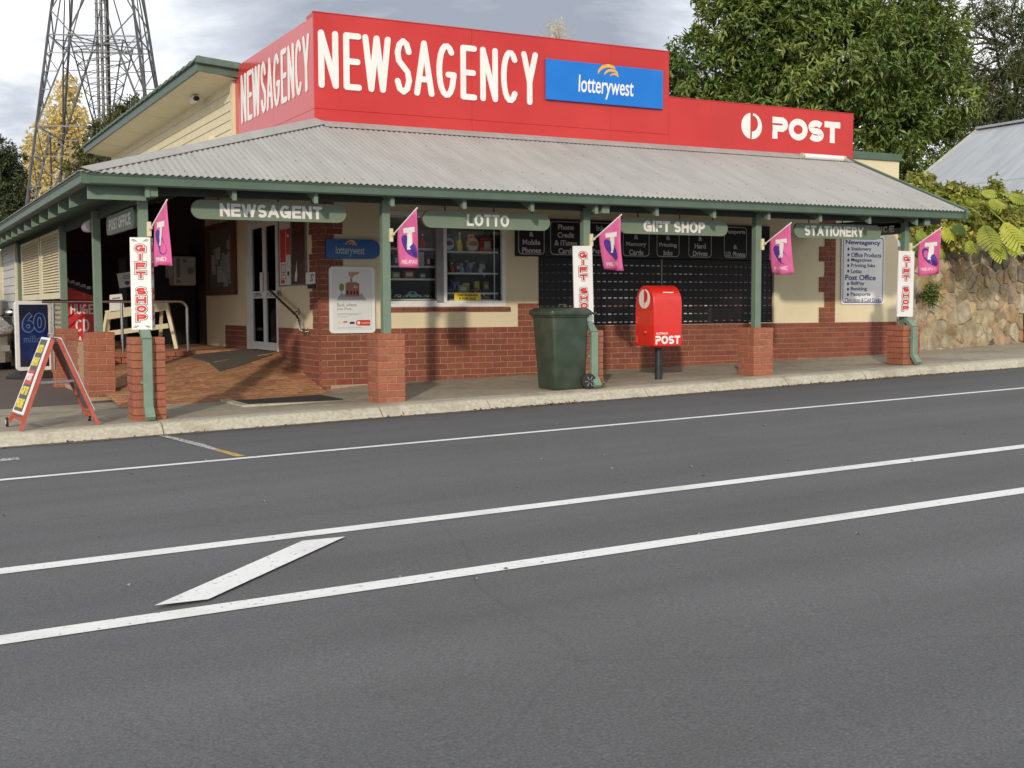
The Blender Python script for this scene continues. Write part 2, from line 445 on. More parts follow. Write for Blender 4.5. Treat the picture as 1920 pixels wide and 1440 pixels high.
_tc = {}
def text_geo(s, bold=0.0, shear=0.0, ext=0.01):
    k = (s, bold, shear, ext)
    if k in _tc: return _tc[k]
    c = bpy.data.curves.new('t', 'FONT'); c.body = s; c.offset = bold; c.extrude = ext; c.shear = shear
    c.resolution_u = 4
    o = bpy.data.objects.new('t', c)
    me = bpy.data.meshes.new_from_object(o)
    V = np.array([v.co[:] for v in me.vertices]); F = [tuple(p.vertices) for p in me.polygons]
    bpy.data.meshes.remove(me); bpy.data.objects.remove(o); bpy.data.curves.remove(c)
    _tc[k] = (V, F)
    return _tc[k]

def text(mb, s, O, U, V_, w, h, th=.003, bold=.02, shear=0.0, mi=0, ref=None, align=0):
    """text fitted to a w x h box centred on O (w=None keeps proportions; ref = string whose height is h)"""
    V, F = text_geo(s, bold, shear)
    O = Vector(O); U = Vector(U); V_ = Vector(V_); N = U.cross(V_)
    lo = V.min(0); hi = V.max(0)
    if ref:
        RV, _ = text_geo(ref, bold, shear); ylo, yhi = RV[:, 1].min(), RV[:, 1].max()
    else: ylo, yhi = lo[1], hi[1]
    sy = h / (yhi - ylo); sx = sy if w is None else w / (hi[0] - lo[0])
    cx = (lo[0] + hi[0]) / 2
    if align < 0: cx = lo[0]
    if align > 0: cx = hi[0]
    cy = (ylo + yhi) / 2
    out = []
    for v in V:
        z = (th if v[2] > 0 else -.0005)
        out.append(O + U * ((v[0] - cx) * sx) + V_ * ((v[1] - cy) * sy) + N * z)
    mb.add(out, F, mi)
    return mb

def lettering(name, s, O, U, V_, w, h, m, parent, **k):
    mb = MB(); text(mb, s, O, U, V_, w, h, **k)
    return mb.build(name, m, parent)


def _arc(cx, cy, rx, ry, a0, a1, n=10): return [(cx + rx * math.cos(R(a0 + (a1 - a0) * i / n)), cy + ry * math.sin(R(a0 + (a1 - a0) * i / n))) for i in range(n + 1)]
CAPS = {   # width, strokes on a unit-high grid
 'A': (.92, [[(0, 0), (.46, 1)], [(.46, 1), (.92, 0)], [(.16, .30), (.76, .30)]]), 'C': (.90, [_arc(.45, .5, .45, .5, 42, 318, 16)]), 'E': (.72, [[(0, 0), (0, 1)], [(0, 1), (.72, 1)], [(0, .52), (.66, .52)], [(0, 0), (.72, 0)]]),
 'F': (.66, [[(0, 0), (0, 1)], [(0, 1), (.66, 1)], [(0, .50), (.58, .50)]]), 'G': (.94, [_arc(.45, .5, .45, .5, 42, 335, 18), [(.90, .0), (.90, .45)], [(.94, .43), (.52, .43)]]),
 'H': (.78, [[(0, 0), (0, 1)], [(.78, 0), (.78, 1)], [(0, .52), (.78, .52)]]), 'I': (.0, [[(0, 0), (0, 1)]]), 'L': (.66, [[(0, 1), (0, 0)], [(0, 0), (.66, 0)]]),
 'N': (.78, [[(0, 0), (0, 1)], [(0, 1), (.78, 0)], [(.78, 0), (.78, 1)]]), 'O': (.94, [_arc(.47, .5, .47, .5, 0, 360, 28)]),
 'P': (.70, [[(0, 0), (0, 1)], [(0, 1), (.40, 1)], _arc(.40, .735, .30, .265, 90, -90, 10), [(.40, .47), (0, .47)]]), 'R': (.76, [[(0, 0), (0, 1)], [(0, 1), (.40, 1)], _arc(.40, .745, .30, .255, 90, -90, 10), [(.40, .49), (0, .49)], [(.42, .49), (.78, 0)]]),
 'S': (.74, [_arc(.37, .745, .36, .255, 25, 270, 12), _arc(.37, .245, .37, .245, 90, -155, 12)]), 'T': (.76, [[(0, 1), (.76, 1)], [(.38, 1), (.38, 0)]]),
 'U': (.78, [[(0, 1), (0, .36)], _arc(.39, .36, .39, .36, 180, 360, 12), [(.78, .36), (.78, 1)]]), 'W': (1.28, [[(0, 1), (.30, 0)], [(.30, 0), (.64, 1)], [(.64, 1), (.98, 0)], [(.98, 0), (1.28, 1)]]),
 'Y': (.84, [[(0, 1), (.42, .42)], [(.84, 1), (.42, .42)], [(.42, .46), (.42, 0)]]), 'D': (.80, [[(0, 0), (0, 1)], [(0, 1), (.34, 1)], _arc(.34, .5, .46, .5, 90, -90, 12), [(.34, 0), (0, 0)]]),
}
def cap_strokes(mb, ch, O, U, V_, w, h, st, th=.002, lay0=0.0, grow=0.0):
    """one capital from flat constant-width strokes inside a w x h box whose lower left corner is O"""
    cw, ss = CAPS[ch]
    N = U.cross(V_); k = 0
    iw, ih = w - st, h - st
    for s_ in ss:
        pts = [Vector((st / 2 + (p[0] / cw if cw else 0) * iw, st / 2 + p[1] * ih)) for p in s_]
        if not cw: pts = [Vector((w / 2, p.y)) for p in pts]
        closed = (pts[0] - pts[-1]).length < 1e-6
        hw = st / 2 + grow
        if not closed:
            d0 = (pts[0] - pts[1]).normalized(); d1 = (pts[-1] - pts[-2]).normalized()
            ext = (st / 2 if len(s_) == 2 else 0) + grow
            pts[0] = pts[0] + d0 * ext; pts[-1] = pts[-1] + d1 * ext
        L_, R_ = [], []
        n = len(pts)
        for i in range(n):
            a = pts[i - 1] if i > 0 else (pts[-2] if closed else pts[0]); b = pts[i + 1] if i < n - 1 else (pts[1] if closed else pts[-1])
            d = (b - a).normalized(); nn = Vector((-d.y, d.x)); L_.append(pts[i] + nn * hw); R_.append(pts[i] - nn * hw)
        k += 1; z = th + lay0 + k * .0003
        def c3(p, zz): 
            y_ = min(max(p.y, -grow), h + grow)
            return O + U * p.x + V_ * y_ + N * zz
        A = [c3(p, z) for p in L_] + [c3(p, z) for p in R_] + [c3(p, -.0005) for p in L_] + [c3(p, -.0005) for p in R_]
        F = []
        for i in range(n - 1):
            F += [(n + i, n + i + 1, i + 1, i), (i, i + 1, 2 * n + i + 1, 2 * n + i), (3 * n + i, 3 * n + i + 1, n + i + 1, n + i)]
        if not closed: F += [(0, 2 * n, 3 * n, n), (2 * n - 1, 4 * n - 1, 3 * n - 1, n - 1)]
        mb.add(A, F)
def cap_text(txt, O, U, V_, w, h, m, parent, st=.20, gap=.18, th=.002, name='letter'):
    """capital word fitted to a w x h box centred on O, one part for each letter; st = stroke / height"""
    O = Vector(O); U = Vector(U); V_ = Vector(V_)
    adv = [(CAPS[c][0] + st) if c != ' ' else .35 for c in txt]
    tot = sum(adv) + gap * (len(txt) - 1); sx = w / tot
    x = -w / 2
    for c, a in zip(txt, adv):
        if c != ' ':
            mb = MB(); cap_strokes(mb, c, O + U * x - V_ * (h / 2), U, V_, a * sx, h, st * h * min(1, sx / h * 1.05), th); mb.build(name, m, parent)
        x += (a + gap) * sx

# ------------------------------------------------------------------ terrain
SL = 0.0268
def G(x, y=0.0):                      # footpath / parking surface
    base = -.905 + SL * x
    if x > 2.73 and y > 0:
        w_ = -.758 + .0196 * (x - 2.73)
        base = base + (w_ - base) * min(y / 2.15, 1.0)
    return base
def RD(x, y=-1.0): return -1.03 + SL * x

def sheet(name, x0, x1, y0, y1, fz, m, nx=2, ny=2, thick=0.0, parent=None, **k):
    V = []; F = []
    for i in range(nx + 1):
        for j in range(ny + 1):
            x = x0 + (x1 - x0) * i / nx; y = y0 + (y1 - y0) * j / ny
            V.append((x, y, fz(x, y)))
    n = ny + 1
    for i in range(nx):
        for j in range(ny):
            F.append((i * n + j, (i + 1) * n + j, (i + 1) * n + j + 1, i * n + j + 1))
    mb = MB(); mb.add(V, F)
    return mb.build(name, m, parent, **k)

sheet('ground', -400, 700, -300, 800, lambda x, y: -1.25 + SL * max(min(x, 60), -60), SOIL, 40, 4, kind='structure')
sheet('road', -70, 90, -24, -.58, lambda x, y: RD(x), ASPH, 8, 4, kind='structure')
def stripe(name, x0, x1, y, w, m, label, lift=.004):
    return sheet(name, x0, x1, y - w / 2, y + w / 2, lambda a, b: RD(a) + lift, m, 8, 1, label=label, kind='structure')
stripe('edge_line', -60, 80, -3.085, .10, PAINT, 'thin white painted line nearest the kerb')
stripe('median_line', -60, 80, -6.77, .155, PAINT, 'white painted line along the middle of the road')
stripe('far_median_line', -60, 80, -8.22, .155, PAINT, 'white painted line on the near side of the road')
mb = MB()
mb.add([(-.03, -.74, RD(0) + .006), (.06, -.74, RD(0) + .004), (.27, -2.30, RD(0) + .006), (.16, -2.30, RD(0) + .006)], [(3, 2, 1, 0)])
mb.build('parking_mark', PAINTW, kind='structure', label='worn white parking bay mark running out from the kerb')
mb = MB()
mb.add([(.16, -2.31, RD(0) + .006), (.27, -2.31, RD(0) + .006), (.33, -2.92, RD(0) + .008), (.20, -2.92, RD(0) + .008)], [(3, 2, 1, 0)])
mb.build('parking_mark_end', PAINTY, kind='structure', label='worn yellow end of the parking bay mark')
sheet('faded_mark', -2.6, -1.5, -1.80, -1.62, lambda a, b: RD(a) + .004, PAINTW, 2, 1, kind='structure')
mb = MB()                              # diagonal bar inside the painted median
mb.add([(-.50, -7.02, RD(0) + .004), (-.24, -7.02, RD(0) + .004), (-1.3, -8.06, RD(-1) + .004), (-1.55, -8.06, RD(-1) + .004)], [(0, 3, 2, 1)])
mb.build('median_bar', PAINT, kind='structure')

DIRT = mat('gutter_grit', (.10, .092, .085), (.20, .16, .115), rough=1, scale=14, detail=9, lo=.42, hi=.62, bump=.5, bscale=90)
V = []; n_ = 240
for i in range(n_ + 1):
    x = -8 + 30 * i / n_
    V += [(x, -.60, RD(x) + .004), (x, -.70 - .07 * abs(math.sin(x * 1.3) * math.sin(x * 3.1 + 1)) - .03 * rnd.random(), RD(x) + .004)]
mb = MB(); mb.add(V, [(2 * i, 2 * i + 1, 2 * i + 3, 2 * i + 2) for i in range(n_)]); mb.build('gutter_grit', DIRT, kind='structure')
# kerb, one piece per cast length
kerb = thing('kerb', None, None, (4, -.45, -.9)); kerb['kind'] = 'structure'
prof = [(-.63, -.14), (-.60, -.10), (-.50, -.012), (-.45, .0), (-.25, .004), (-.25, -.2), (-.63, -.2)]
xs = [-30, -12, -7, -3.4, .05, 2.55, 3.95, 6.25, 8.60, 10.05, 12.05, 14.6, 17.2, 20, 24, 40, 80]
for a, b in zip(xs[:-1], xs[1:]):
    V = []
    for x in (a + .006, b - .006):
        jz = rnd.uniform(-.003, .003)
        for (y, z) in prof: V.append((x, y, -.912 + SL * x + z + jz))
    n = len(prof)
    mb = MB(); mb.add(V, [tuple(range(n)), tuple(reversed(range(n, 2 * n)))] + [(i, n + i, n + (i + 1) % n, (i + 1) % n) for i in range(n)])
    mb.build('kerb_segment', KERB, kerb)

# footpath: base sheet, slabs under the verandah and beside the stone wall
fp = sheet('footpath', -40, 2.9, -.26, 1.62, lambda x, y: G(x, 0) - .001, PATHM, 12, 2, kind='structure')
sheet('footpath_base', 2.0, 60, -.26, 6.0, lambda x, y: G(x, min(y, 2.15)) - .022, PAVERM, 40, 8, kind='structure')
slabs = thing('footpath_slabs', None, None, (8, 1, -.8)); slabs['kind'] = 'structure'
x = 2.55
while x < 24:
    wx = 1.10 if x < 11.8 else .72
    ycuts = [-.25, .62, 1.45, 2.6] if x < 13 else [-.25, .45, 1.15, 1.85, 2.6, 3.4]
    for y0, y1 in zip(ycuts[:-1], ycuts[1:]):
        g = .004
        V = []
        jj = rnd.uniform(-.002, .002)
        for (xx, yy) in ((x + g, y0 + g), (x + wx - g, y0 + g), (x + wx - g, y1 - g), (x + g, y1 - g)):
            V.append((xx, yy, G(xx, min(yy, 2.15)) + jj))
        V += [(p[0], p[1], p[2] - .05) for p in V]
        mb = MB(); mb.add(V, [(0, 1, 2, 3), (0, 4, 5, 1), (1, 5, 6, 2), (2, 6, 7, 3), (3, 7, 4, 0)])
        mb.build('slab', PATHM, slabs)
    x += wx
sheet('parking_area', -60, .26, 2.62, 60, lambda x, y: -.905 + SL * x * .9 + .003, ASPH2, 6, 4, kind='structure')
sheet('parking_apron', -60, .26, 1.60, 2.64, lambda x, y: -.905 + SL * x * .95 + .001, PATHM, 6, 2, kind='structure')
sheet('far_verge', -70, 90, -40, -22, lambda x, y: RD(x) + .05, SOIL, 4, 2, kind='structure')

# ------------------------------------------------------------------ ramp and landing
WX, WY = 2.73, 2.15          # side wall plane, front wall plane
def ZR(x, y):
    zr = min(-.352, -.872 + .218 * (y - 1.6))
    zl = -.885 + .072 * (y - 1.6)
    t = min(max((x - .2) / (WX - .2), 0), 1)
    t = t ** .8
    return zl + (zr - zl) * t
ramp = thing('entrance_ramp', None, None, (1.5, 1.7, -.87)); ramp['kind'] = 'structure'
sheet('ramp_bed', .0, WX, 1.55, 5.6, lambda x, y: ZR(x, y) - .012, PAVERM, 16, 24, parent=ramp)
pv = MB(); pv.bbox(-.112, .112, -.0535, .0535, -.03, .0, .004)
pv_me = mesh_from(pv.v, pv.f, PAVER, 'paver')
cells = []
for i in range(-40, 60):
    for j in range(-40, 60):
        # 45-degree herringbone-like basket of single stretchers, long side along x
        y = 1.66 + j * .1135
        x = .14 + i * .2305 + (.115 if j % 2 else 0)
        if .06 < x < WX - .02 and 1.60 < y < 5.42:
            cells.append((x, y))
cells.sort(key=lambda c: (Vector((c[0], c[1], -.6)) - CAM).length)
rest = MB()
for k, (x, y) in enumerate(cells):
    x1 = min(x + .112, WX - .003); x0 = max(x - .112, .005)
    z = ZR(x, y)
    if x1 - x0 < .05: continue
    gx = (ZR(x + .05, y) - ZR(x - .05, y)) / .1; gy = (ZR(x, y + .05) - ZR(x, y - .05)) / .1
    if k < 300:
        o = piece('paver', pv_me, ramp, ((x0 + x1) / 2, y, z + rnd.uniform(-.0015, .0015)), (math.atan(gy), -math.atan(gx), rnd.uniform(-.012, .012)))
        o.scale.x = (x1 - x0) / .224
    else:
        V = [(a, b, ZR(a, b)) for a, b in ((x0, y - .053), (x1, y - .053), (x1, y + .053), (x0, y + .053))]
        V += [(p[0], p[1], p[2] - .03) for p in V]
        rest.add(V, [(0, 1, 2, 3), (0, 4, 5, 1), (1, 5, 6, 2), (2, 6, 7, 3), (3, 7, 4, 0)])
rest.build('paver_field', PAVER, ramp, kind='stuff')
land = MB(); land.box(.12, WX, 5.56, 12.4, -.95, -.36); land.build('landing', PAVER, kind='structure')
edge = thing('landing_edge', 'brick edging along the raised landing under the steel rail', 'brick edge', (.6, 5.5, -.6))
edm = MB(); edm.bbox(-.111, .111, -.05, .05, -.038, .038, .004); ed_me = mesh_from(edm.v, edm.f, BRICKP, 'brick')
B(.10, 1.8, 5.535, 5.558, -.9, -.36, 'mortar_bed', MORT, edge)
for r_ in range(6):
    for i in range(10):
        x = .22 + i * .235 + (.117 if r_ % 2 else 0)
        if x < 1.78 and -.40 - r_ * .086 > ZR(x, 5.45) - .05:
            piece('brick', ed_me, edge, (x, 5.495, -.40 - r_ * .086))
def draped(name, quad, m, label, cat, lift=.012, n=6):
    V = []; F = []
    for i in range(n + 1):
        for j in range(n + 1):
            a, b = i / n, j / n
            x = (quad[0][0] * (1 - a) + quad[1][0] * a) * (1 - b) + (quad[3][0] * (1 - a) + quad[2][0] * a) * b
            y = (quad[0][1] * (1 - a) + quad[1][1] * a) * (1 - b) + (quad[3][1] * (1 - a) + quad[2][1] * a) * b
            z = max(ZR(x, y) if y > 1.6 else -9, G(min(x, 2.72), 0) if y < 1.75 else -9)
            V.append((x, y, z + lift))
    for i in range(n):
        for j in range(n):
            F.append((i * (n + 1) + j, (i + 1) * (n + 1) + j, (i + 1) * (n + 1) + j + 1, i * (n + 1) + j + 1))
    k = len(V)
    V2 = V + [(v[0], v[1], v[2] - lift - .01) for v in V]
    ring = [(i * (n + 1)) for i in range(n + 1)] + [n * (n + 1) + j for j in range(1, n + 1)] + [i * (n + 1) + n for i in range(n - 1, -1, -1)] + [j for j in range(n - 1, 0, -1)]
    for a, b in zip(ring, ring[1:] + ring[:1]): F.append((a, a + k, b + k, b))
    mb = MB(); mb.add(V2, F)
    return mb.build(name, m, label=label, cat=cat)
draped('door_mat', [(1.33, .66), (2.52, .66), (2.50, 1.50), (1.30, 1.50)], MATF, 'dark brown door mat on the footpath at the foot of the ramp', 'door mat')
draped('entrance_mat', [(1.66, 3.35), (2.62, 3.9), (2.66, 5.5), (1.66, 5.5)], MATF2, 'grey mat on the ramp in front of the glass door', 'door mat')
mb = MB(); mb.box(1.22, 2.62, .57, .66, G(2) - .02, G(2) + .008); mb.box(1.22, 1.32, .66, 1.6, G(2) - .02, G(2) + .008); mb.box(2.53, 2.62, .66, 1.6, G(2) - .02, G(2) + .008)
mb.build('mat_surround', KERB, kind='structure')

# ------------------------------------------------------------------ building shell
BD = thing('newsagency_building', 'cream and red brick corner shop with a green and grey verandah in front', 'building', (8, 5, -.9))
TOP = 2.78
fw_mat = CREAM
W0, W1, WZ0, WZ1 = 3.72, 5.60, .37, 1.66      # display window opening
fwm = MB()
T_ = .12
for x0, x1, z0, z1 in ((WX + .02, W0, -1.0, TOP), (W1, 6.15, -1.0, TOP), (W0, W1, -1.0, WZ0), (W0, W1, WZ1, TOP),
                       (6.15, 10.63, -1.0, .02), (6.15, 10.63, 1.06, TOP), (10.63, 13.40, -1.0, TOP)):
    fwm.box(x0, x1, WY + .006, WY + T_, z0, z1)
front_wall = fwm.build('front_wall', CREAM, BD, label='cream rendered front wall over a brick band')
swm = MB()
D0, D1, DZ0, DZ1 = 4.02, 5.70, -.352, 1.70
swm.box(WX + .006, WX + T_, WY + .14, D0, -1.0, TOP)
swm.box(WX + .006, WX + T_, D0, D1, DZ1, TOP)
swm.box(WX + .006, WX + T_, D1, 8.47, -1.0, TOP)
side_wall = swm.build('side_wall', CREAM, BD, label='cream rendered side wall beside the glass door')
# mortar beds
mbed = MB()
for x0, x1, z0, z1 in ((WX + .02, 13.38, -1.0, .016), (5.80, 6.15, .016, .325), (W0 - .0, 5.66, .25, .312), (WX + .02, 2.96, .016, 2.4), (11.72, 11.95, .016, 2.2)):
    mbed.box(x0, x1, WY - .004, WY + .005, z0, z1)
mbed.box(WX - .004, WX + .005, WY + .004, D0 - .02, -1.0, .016)
mbed.box(WX - .004, WX + .005, WY + .004, WY + .23, .016, 2.4)
mbed.box(WX - .004, WX + .005, D1 + .10, 7.11, -1.0, .016)
mbed.build('mortar', MORT, BD)
# bricks
CH = .086
bricks = []            # (x0,x1,y0,y1,z0,z1)
def run_x(xa, xb, z1, odd, y=WY, header=False):
    z0 = z1 - CH + .009
    pitch = .24; x = xa
    first = True
    while x < xb - .03:
        L_ = .115 if (first and odd) else .231
        first = False
        x1 = min(x + L_, xb)
        bricks.append((x, x1, y - .012, y + .004, z0, z1)); x = x1 + .011
def run_y(ya, yb, z1, odd, x=WX):
    z0 = z1 - CH + .009
    y = ya; first = True
    while y < yb - .03:
        L_ = .115 if (first and odd) else .231
        first = False
        y1 = min(y + L_, yb)
        bricks.append((x - .012, x + .004, y, y1, z0, z1)); y = y1 + .009
for r_ in range(10):
    z1 = .016 - r_ * CH
    def gmin(xx): return G(xx, 2.15)
    # front band, stops where the pavement rises above the course
    xb = 13.38
    while xb > 3 and z1 < gmin(xb) + .005: xb -= .25
    if r_ == 0:
        run_x(WX - .012, 6.15, z1, False); run_x(10.64, xb, z1, False)
    else: run_x(WX - .012, xb, z1, r_ % 2 == 1)
    yb = D0 - .03
    while yb > 2.2 and z1 < ZR(WX, yb) + .0: yb -= .1
    if yb > 2.4: run_y(WY - .002 + (.0), yb, z1, r_ % 2 == 0)
    if z1 > -.42: run_y(D1 + .11, 7.10, z1, r_ % 2 == 0)
hx = 6.16
while hx < 10.62:      # header course under the post boxes
    bricks.append((hx, hx + .074, WY - .014, WY + .004, .016 - CH + .009, .016)); hx += .083
for r_ in range(4):    # raised block left of the post boxes
    run_x(5.80, 6.14, .016 + (r_ + 1) * CH - .009 * 0 - .0, r_ % 2 == 1)
bx = W0
while bx < 5.65:
    bricks.append((bx, min(bx + .231, 5.66), WY - .03, WY + .004, .25, .308)); bx += .24
for r_ in range(27):   # toothed corner quoins
    z1 = .016 + (r_ + 1) * CH
    if z1 > 2.3: break
    wide = (r_ // 3) % 2 == 1
    run_x(WX - .012, 2.96 + (.12 if wide else 0), z1, r_ % 2 == 1)
    run_y(WY - .002, WY + (.36 if wide else .24), z1, r_ % 2 == 0)
    if z1 < 2.1:
        run_x(11.60 if (r_ // 3) % 2 == 0 else 11.72, 11.95, z1, r_ % 2 == 1)
bricks.sort(key=lambda b: -(((Vector(((b[0] + b[1]) / 2, (b[2] + b[3]) / 2, (b[4] + b[5]) / 2)) - CAM).length ** -2) * max(b[1] - b[0], (b[3] - b[2])) * (b[5] - b[4])))
cache = {}
restb = MB()
for k, b in enumerate(bricks):
    d = (round(b[1] - b[0], 3), round(b[3] - b[2], 3), round(b[5] - b[4], 3))
    c = ((b[0] + b[1]) / 2, (b[2] + b[3]) / 2, (b[4] + b[5]) / 2)
    if k < 300:
        if d not in cache:
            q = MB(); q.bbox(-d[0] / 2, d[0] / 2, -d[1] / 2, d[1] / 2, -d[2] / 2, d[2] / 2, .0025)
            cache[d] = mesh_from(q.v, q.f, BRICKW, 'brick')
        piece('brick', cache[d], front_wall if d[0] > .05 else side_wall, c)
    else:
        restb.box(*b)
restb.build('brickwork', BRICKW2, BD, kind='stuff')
# quoin teeth mortar is the render itself; parapet, rear and right-hand walls
B(12.32, 13.42, WY + .02, WY + .14, TOP + .0, 2.83, 'parapet_wall', CREAM, BD)
B(12.30, 13.44, WY - .02, WY + .18, 2.83, 2.95, 'parapet_capping', GREEN, BD)
B(13.28, 13.40, WY + .121, 14, -1, 2.83, 'right_wall', CREAM, BD)
B(WX + .13, 13.27, 13.9, 14.0, -1, 2.8, 'rear_wall', CREAM, BD)
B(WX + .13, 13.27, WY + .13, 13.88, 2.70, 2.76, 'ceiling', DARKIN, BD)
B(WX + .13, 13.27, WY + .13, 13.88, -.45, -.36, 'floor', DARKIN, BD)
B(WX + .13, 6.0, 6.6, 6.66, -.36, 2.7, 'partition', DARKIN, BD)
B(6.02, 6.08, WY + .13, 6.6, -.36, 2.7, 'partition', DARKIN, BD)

# upper storey side: weatherboards, eave, tiled roof edge
up = thing('upper_roof', 'cream weatherboard upper wall with wide green eave above the verandah', 'upper wall', (2.5, 10, 2.8))
UX = 2.70
for i in range(11):
    z0 = 2.5 + i * .152
    mb = MB()
    V = [(UX - .022, 6.18, z0), (UX - .022, 17.6, z0), (UX - .004, 17.6, z0 + .15), (UX - .004, 6.18, z0 + .15), (UX + .02, 6.18, z0), (UX + .02, 17.6, z0), (UX + .02, 17.6, z0 + .15), (UX + .02, 6.18, z0 + .15)]
    mb.add(V, [(0, 3, 2, 1), (0, 1, 5, 4), (3, 7, 6, 2), (0, 4, 7, 3), (1, 2, 6, 5)])
    mb.build('weatherboard', CREAMT, up)
B(UX - .05, UX + .02, 6.10, 6.24, 2.6, 4.0, 'corner_stop', CREAMT, up, label='cream corner board beside the red sign')
FX = 2.06
mb = MB(); mb.add([(FX + .03, 5.98, 4.10), (UX, 5.98, 4.01), (UX, 17.6, 4.01), (FX + .03, 17.6, 4.10)], [(0, 1, 2, 3)])
mb.add([(FX + .03, 5.98, 4.11), (UX, 5.98, 4.02), (UX, 17.6, 4.02), (FX + .03, 17.6, 4.11)], [(3, 2, 1, 0)])
mb.build('soffit', CREAMT, up)
for yy in (8.4, 10.8, 13.2, 15.6):
    mb = MB(); mb.bar((FX + .04, yy, 4.099), (UX - .03, yy, 4.014), .012, .004); mb.build('soffit_joint', KERB, up)
B(FX - .015, FX + .03, 5.95, 17.6, 4.08, 4.215, 'fascia', GREEN, up)
mb = MB(); mb.bar((FX - .015, 5.94, 4.148), (2.72, 5.94, 4.09), .045, .135); mb.build('return_fascia', GREEN, up)
mb = MB()
mb.add([(FX - .05, 5.88, 4.25), (FX - .05, 17.65, 4.25), (9, 17.65, 4.36), (9, 5.88, 4.18), (2.72, 5.88, 4.20)], [(0, 4, 3, 2, 1)])
mb.add([(FX - .05, 5.88, 4.22), (FX - .05, 17.65, 4.22), (9, 17.65, 4.30), (9, 5.88, 4.12), (2.72, 5.88, 4.16)], [(1, 2, 3, 4, 0)])
mb.build('roof_sheet', TILEG, up)
yy = 5.9
while yy < 17.5:
    mb = MB()
    n = 7; V = []
    for q in (0, 1):
        y_ = yy + q * .50
        rr = .085 - .012 * q
        for i in range(n):
            t = math.pi * i / (n - 1)
            V.append((FX + .02 - math.cos(t) * rr, y_, 4.225 + math.sin(t) * rr * 1.1 - .01 * q))
    mb.add(V, [(i, i + 1, n + i + 1, n + i) for i in range(n - 1)] + [tuple(range(n))[::-1]])
    mb.build('capping_tile', TILEG, up)
    yy += .46
mb = MB(); mb.bar((FX - .04, 5.88, 4.25), (2.72, 5.88, 4.195), .10, .10); mb.build('return_capping', TILEG, up)
camb = thing('security_camera', 'small white security camera under the cream eave', 'camera', (2.5, 7.6, 3.9))
mb = MB(); mb.box(2.45, 2.52, 7.9, 8.2, 3.93, 4.03); mb.build('housing', WHITE, camb)
mb = MB(); mb.tube([(2.485, 7.93, 3.975), (2.485, 7.80, 3.96)], .042, 12); mb.build('lens', BLACKM, camb)
mb = MB(); mb.tube([(2.485, 8.1, 4.02), (2.485, 8.1, 4.07)], .02, 8); mb.build('bracket', WHITE, camb)
fl = thing('floodlight', 'small yellowed floodlight on the cream weatherboards', 'light', (2.7, 7.6, 3.1))
mb = MB(); mb.box(2.58, 2.70, 7.45, 7.75, 3.16, 3.28); mb.build('lamp_head', CREAMT, fl)
mb = MB(); mb.tube([(2.70, 7.85, 3.2), (2.60, 7.85, 3.2)], .035, 8); mb.build('sensor', CREAMT, fl)

# ------------------------------------------------------------------ parapet signs
LET = {
 'N': [[(0, 0), (0, 1), (1, 0), (1, 1)]], 'E': [[(1, 1), (0, 1), (0, 0), (1, 0)], [(0, .5), (.9, .5)]],
 'W': [[(0, 1), (.24, 0), (.5, 1), (.76, 0), (1, 1)]], 'A': [[(0, 0), (.5, 1), (1, 0)], [(.2, .28), (.8, .28)]],
 'Y': [[(0, 1), (.5, .42), (1, 1)], [(.5, .42), (.5, 0)]],
 'C': [[(.5 + .5 * math.cos(t), .5 + .5 * math.sin(t)) for t in [R(a) for a in range(45, 320, 18)]]],
 'G': [[(.5 + .5 * math.cos(t), .5 + .5 * math.sin(t)) for t in [R(a) for a in range(48, 330, 18)]] + [(1, .42), (.62, .42)]],
 'S': [[(.95, .80), (.78, .95), (.5, 1), (.2, .93), (.05, .77), (.14, .61), (.5, .50), (.86, .39), (.96, .22), (.8, .06), (.5, 0), (.2, .05), (.03, .20)]],
}
def big_letter(ch, O, U, V_, w, h, st, m, parent, th=.012):
    O = Vector(O); U = Vector(U); V_ = Vector(V_); N = U.cross(V_)
    q = MB(); r = st / 2; lay = 0
    for s in LET[ch]:
        pp = [Vector((r + p[0] * (w - st), r + p[1] * (h - st), 0)) for p in s]
        runs = [[pp[0]]]
        for i in range(1, len(pp)):
            runs[-1].append(pp[i])
            if i < len(pp) - 1 and (pp[i] - pp[i - 1]).angle(pp[i + 1] - pp[i]) > R(50): runs.append([pp[i]])
        for ru in runs:
            t_ = MB(); t_.tube(ru, r, 16, round_ends=True); lay += .0007
            q.add([(v[0], v[1], (th + lay) * max(-1, min(1, v[2] / r * 5))) for v in t_.v], t_.f)
    out = MB(); out.add([O + U * v[0] + V_ * v[1] + N * v[2] for v in q.v], q.f)
    return out.build('letter', m, parent)
sign = thing('parapet_sign', 'tall red parapet sign reading NEWSAGENCY wrapping the shop corner', 'sign', (5.5, WY, 2.75))
SY = WY - .03
# panels
for x0, x1, z0, z1 in ((WX - .03, 5.05, 2.99, 4.26), (5.053, 7.40, 2.99, 4.26), (7.403, 8.47, 2.99, 4.26), (WX - .03, 5.05, 2.70, 2.987), (5.053, 7.40, 2.70, 2.987), (7.403, 8.47, 2.70, 2.987)):
    B(x0, x1, SY, SY + .03, z0, z1, 'panel', RED, sign, .002)
for y0, y1, z0, z1 in ((SY + .033, 4.0, 2.99, 4.215), (4.003, 5.80, 2.99, 4.215), (5.803, 6.18, 2.80, 4.17), (SY + .033, 4.0, 2.70, 2.987), (4.003, 5.80, 2.70, 2.987)):
    B(WX - .03, WX, y0, y1, z0, z1, 'panel', REDS, sign, .002)
B(WX - .03, WX + .05, SY + .034, SY + .30, 4.217, 4.262, 'top_return', RED, sign)
B(WX - .036, 8.475, SY - .006, SY + .05, 4.262, 4.275, 'top_capping', RED, sign)
B(WX + .12, 8.4, SY + .035, SY + .10, 2.75, 4.2, 'backing', BLACKM, sign)
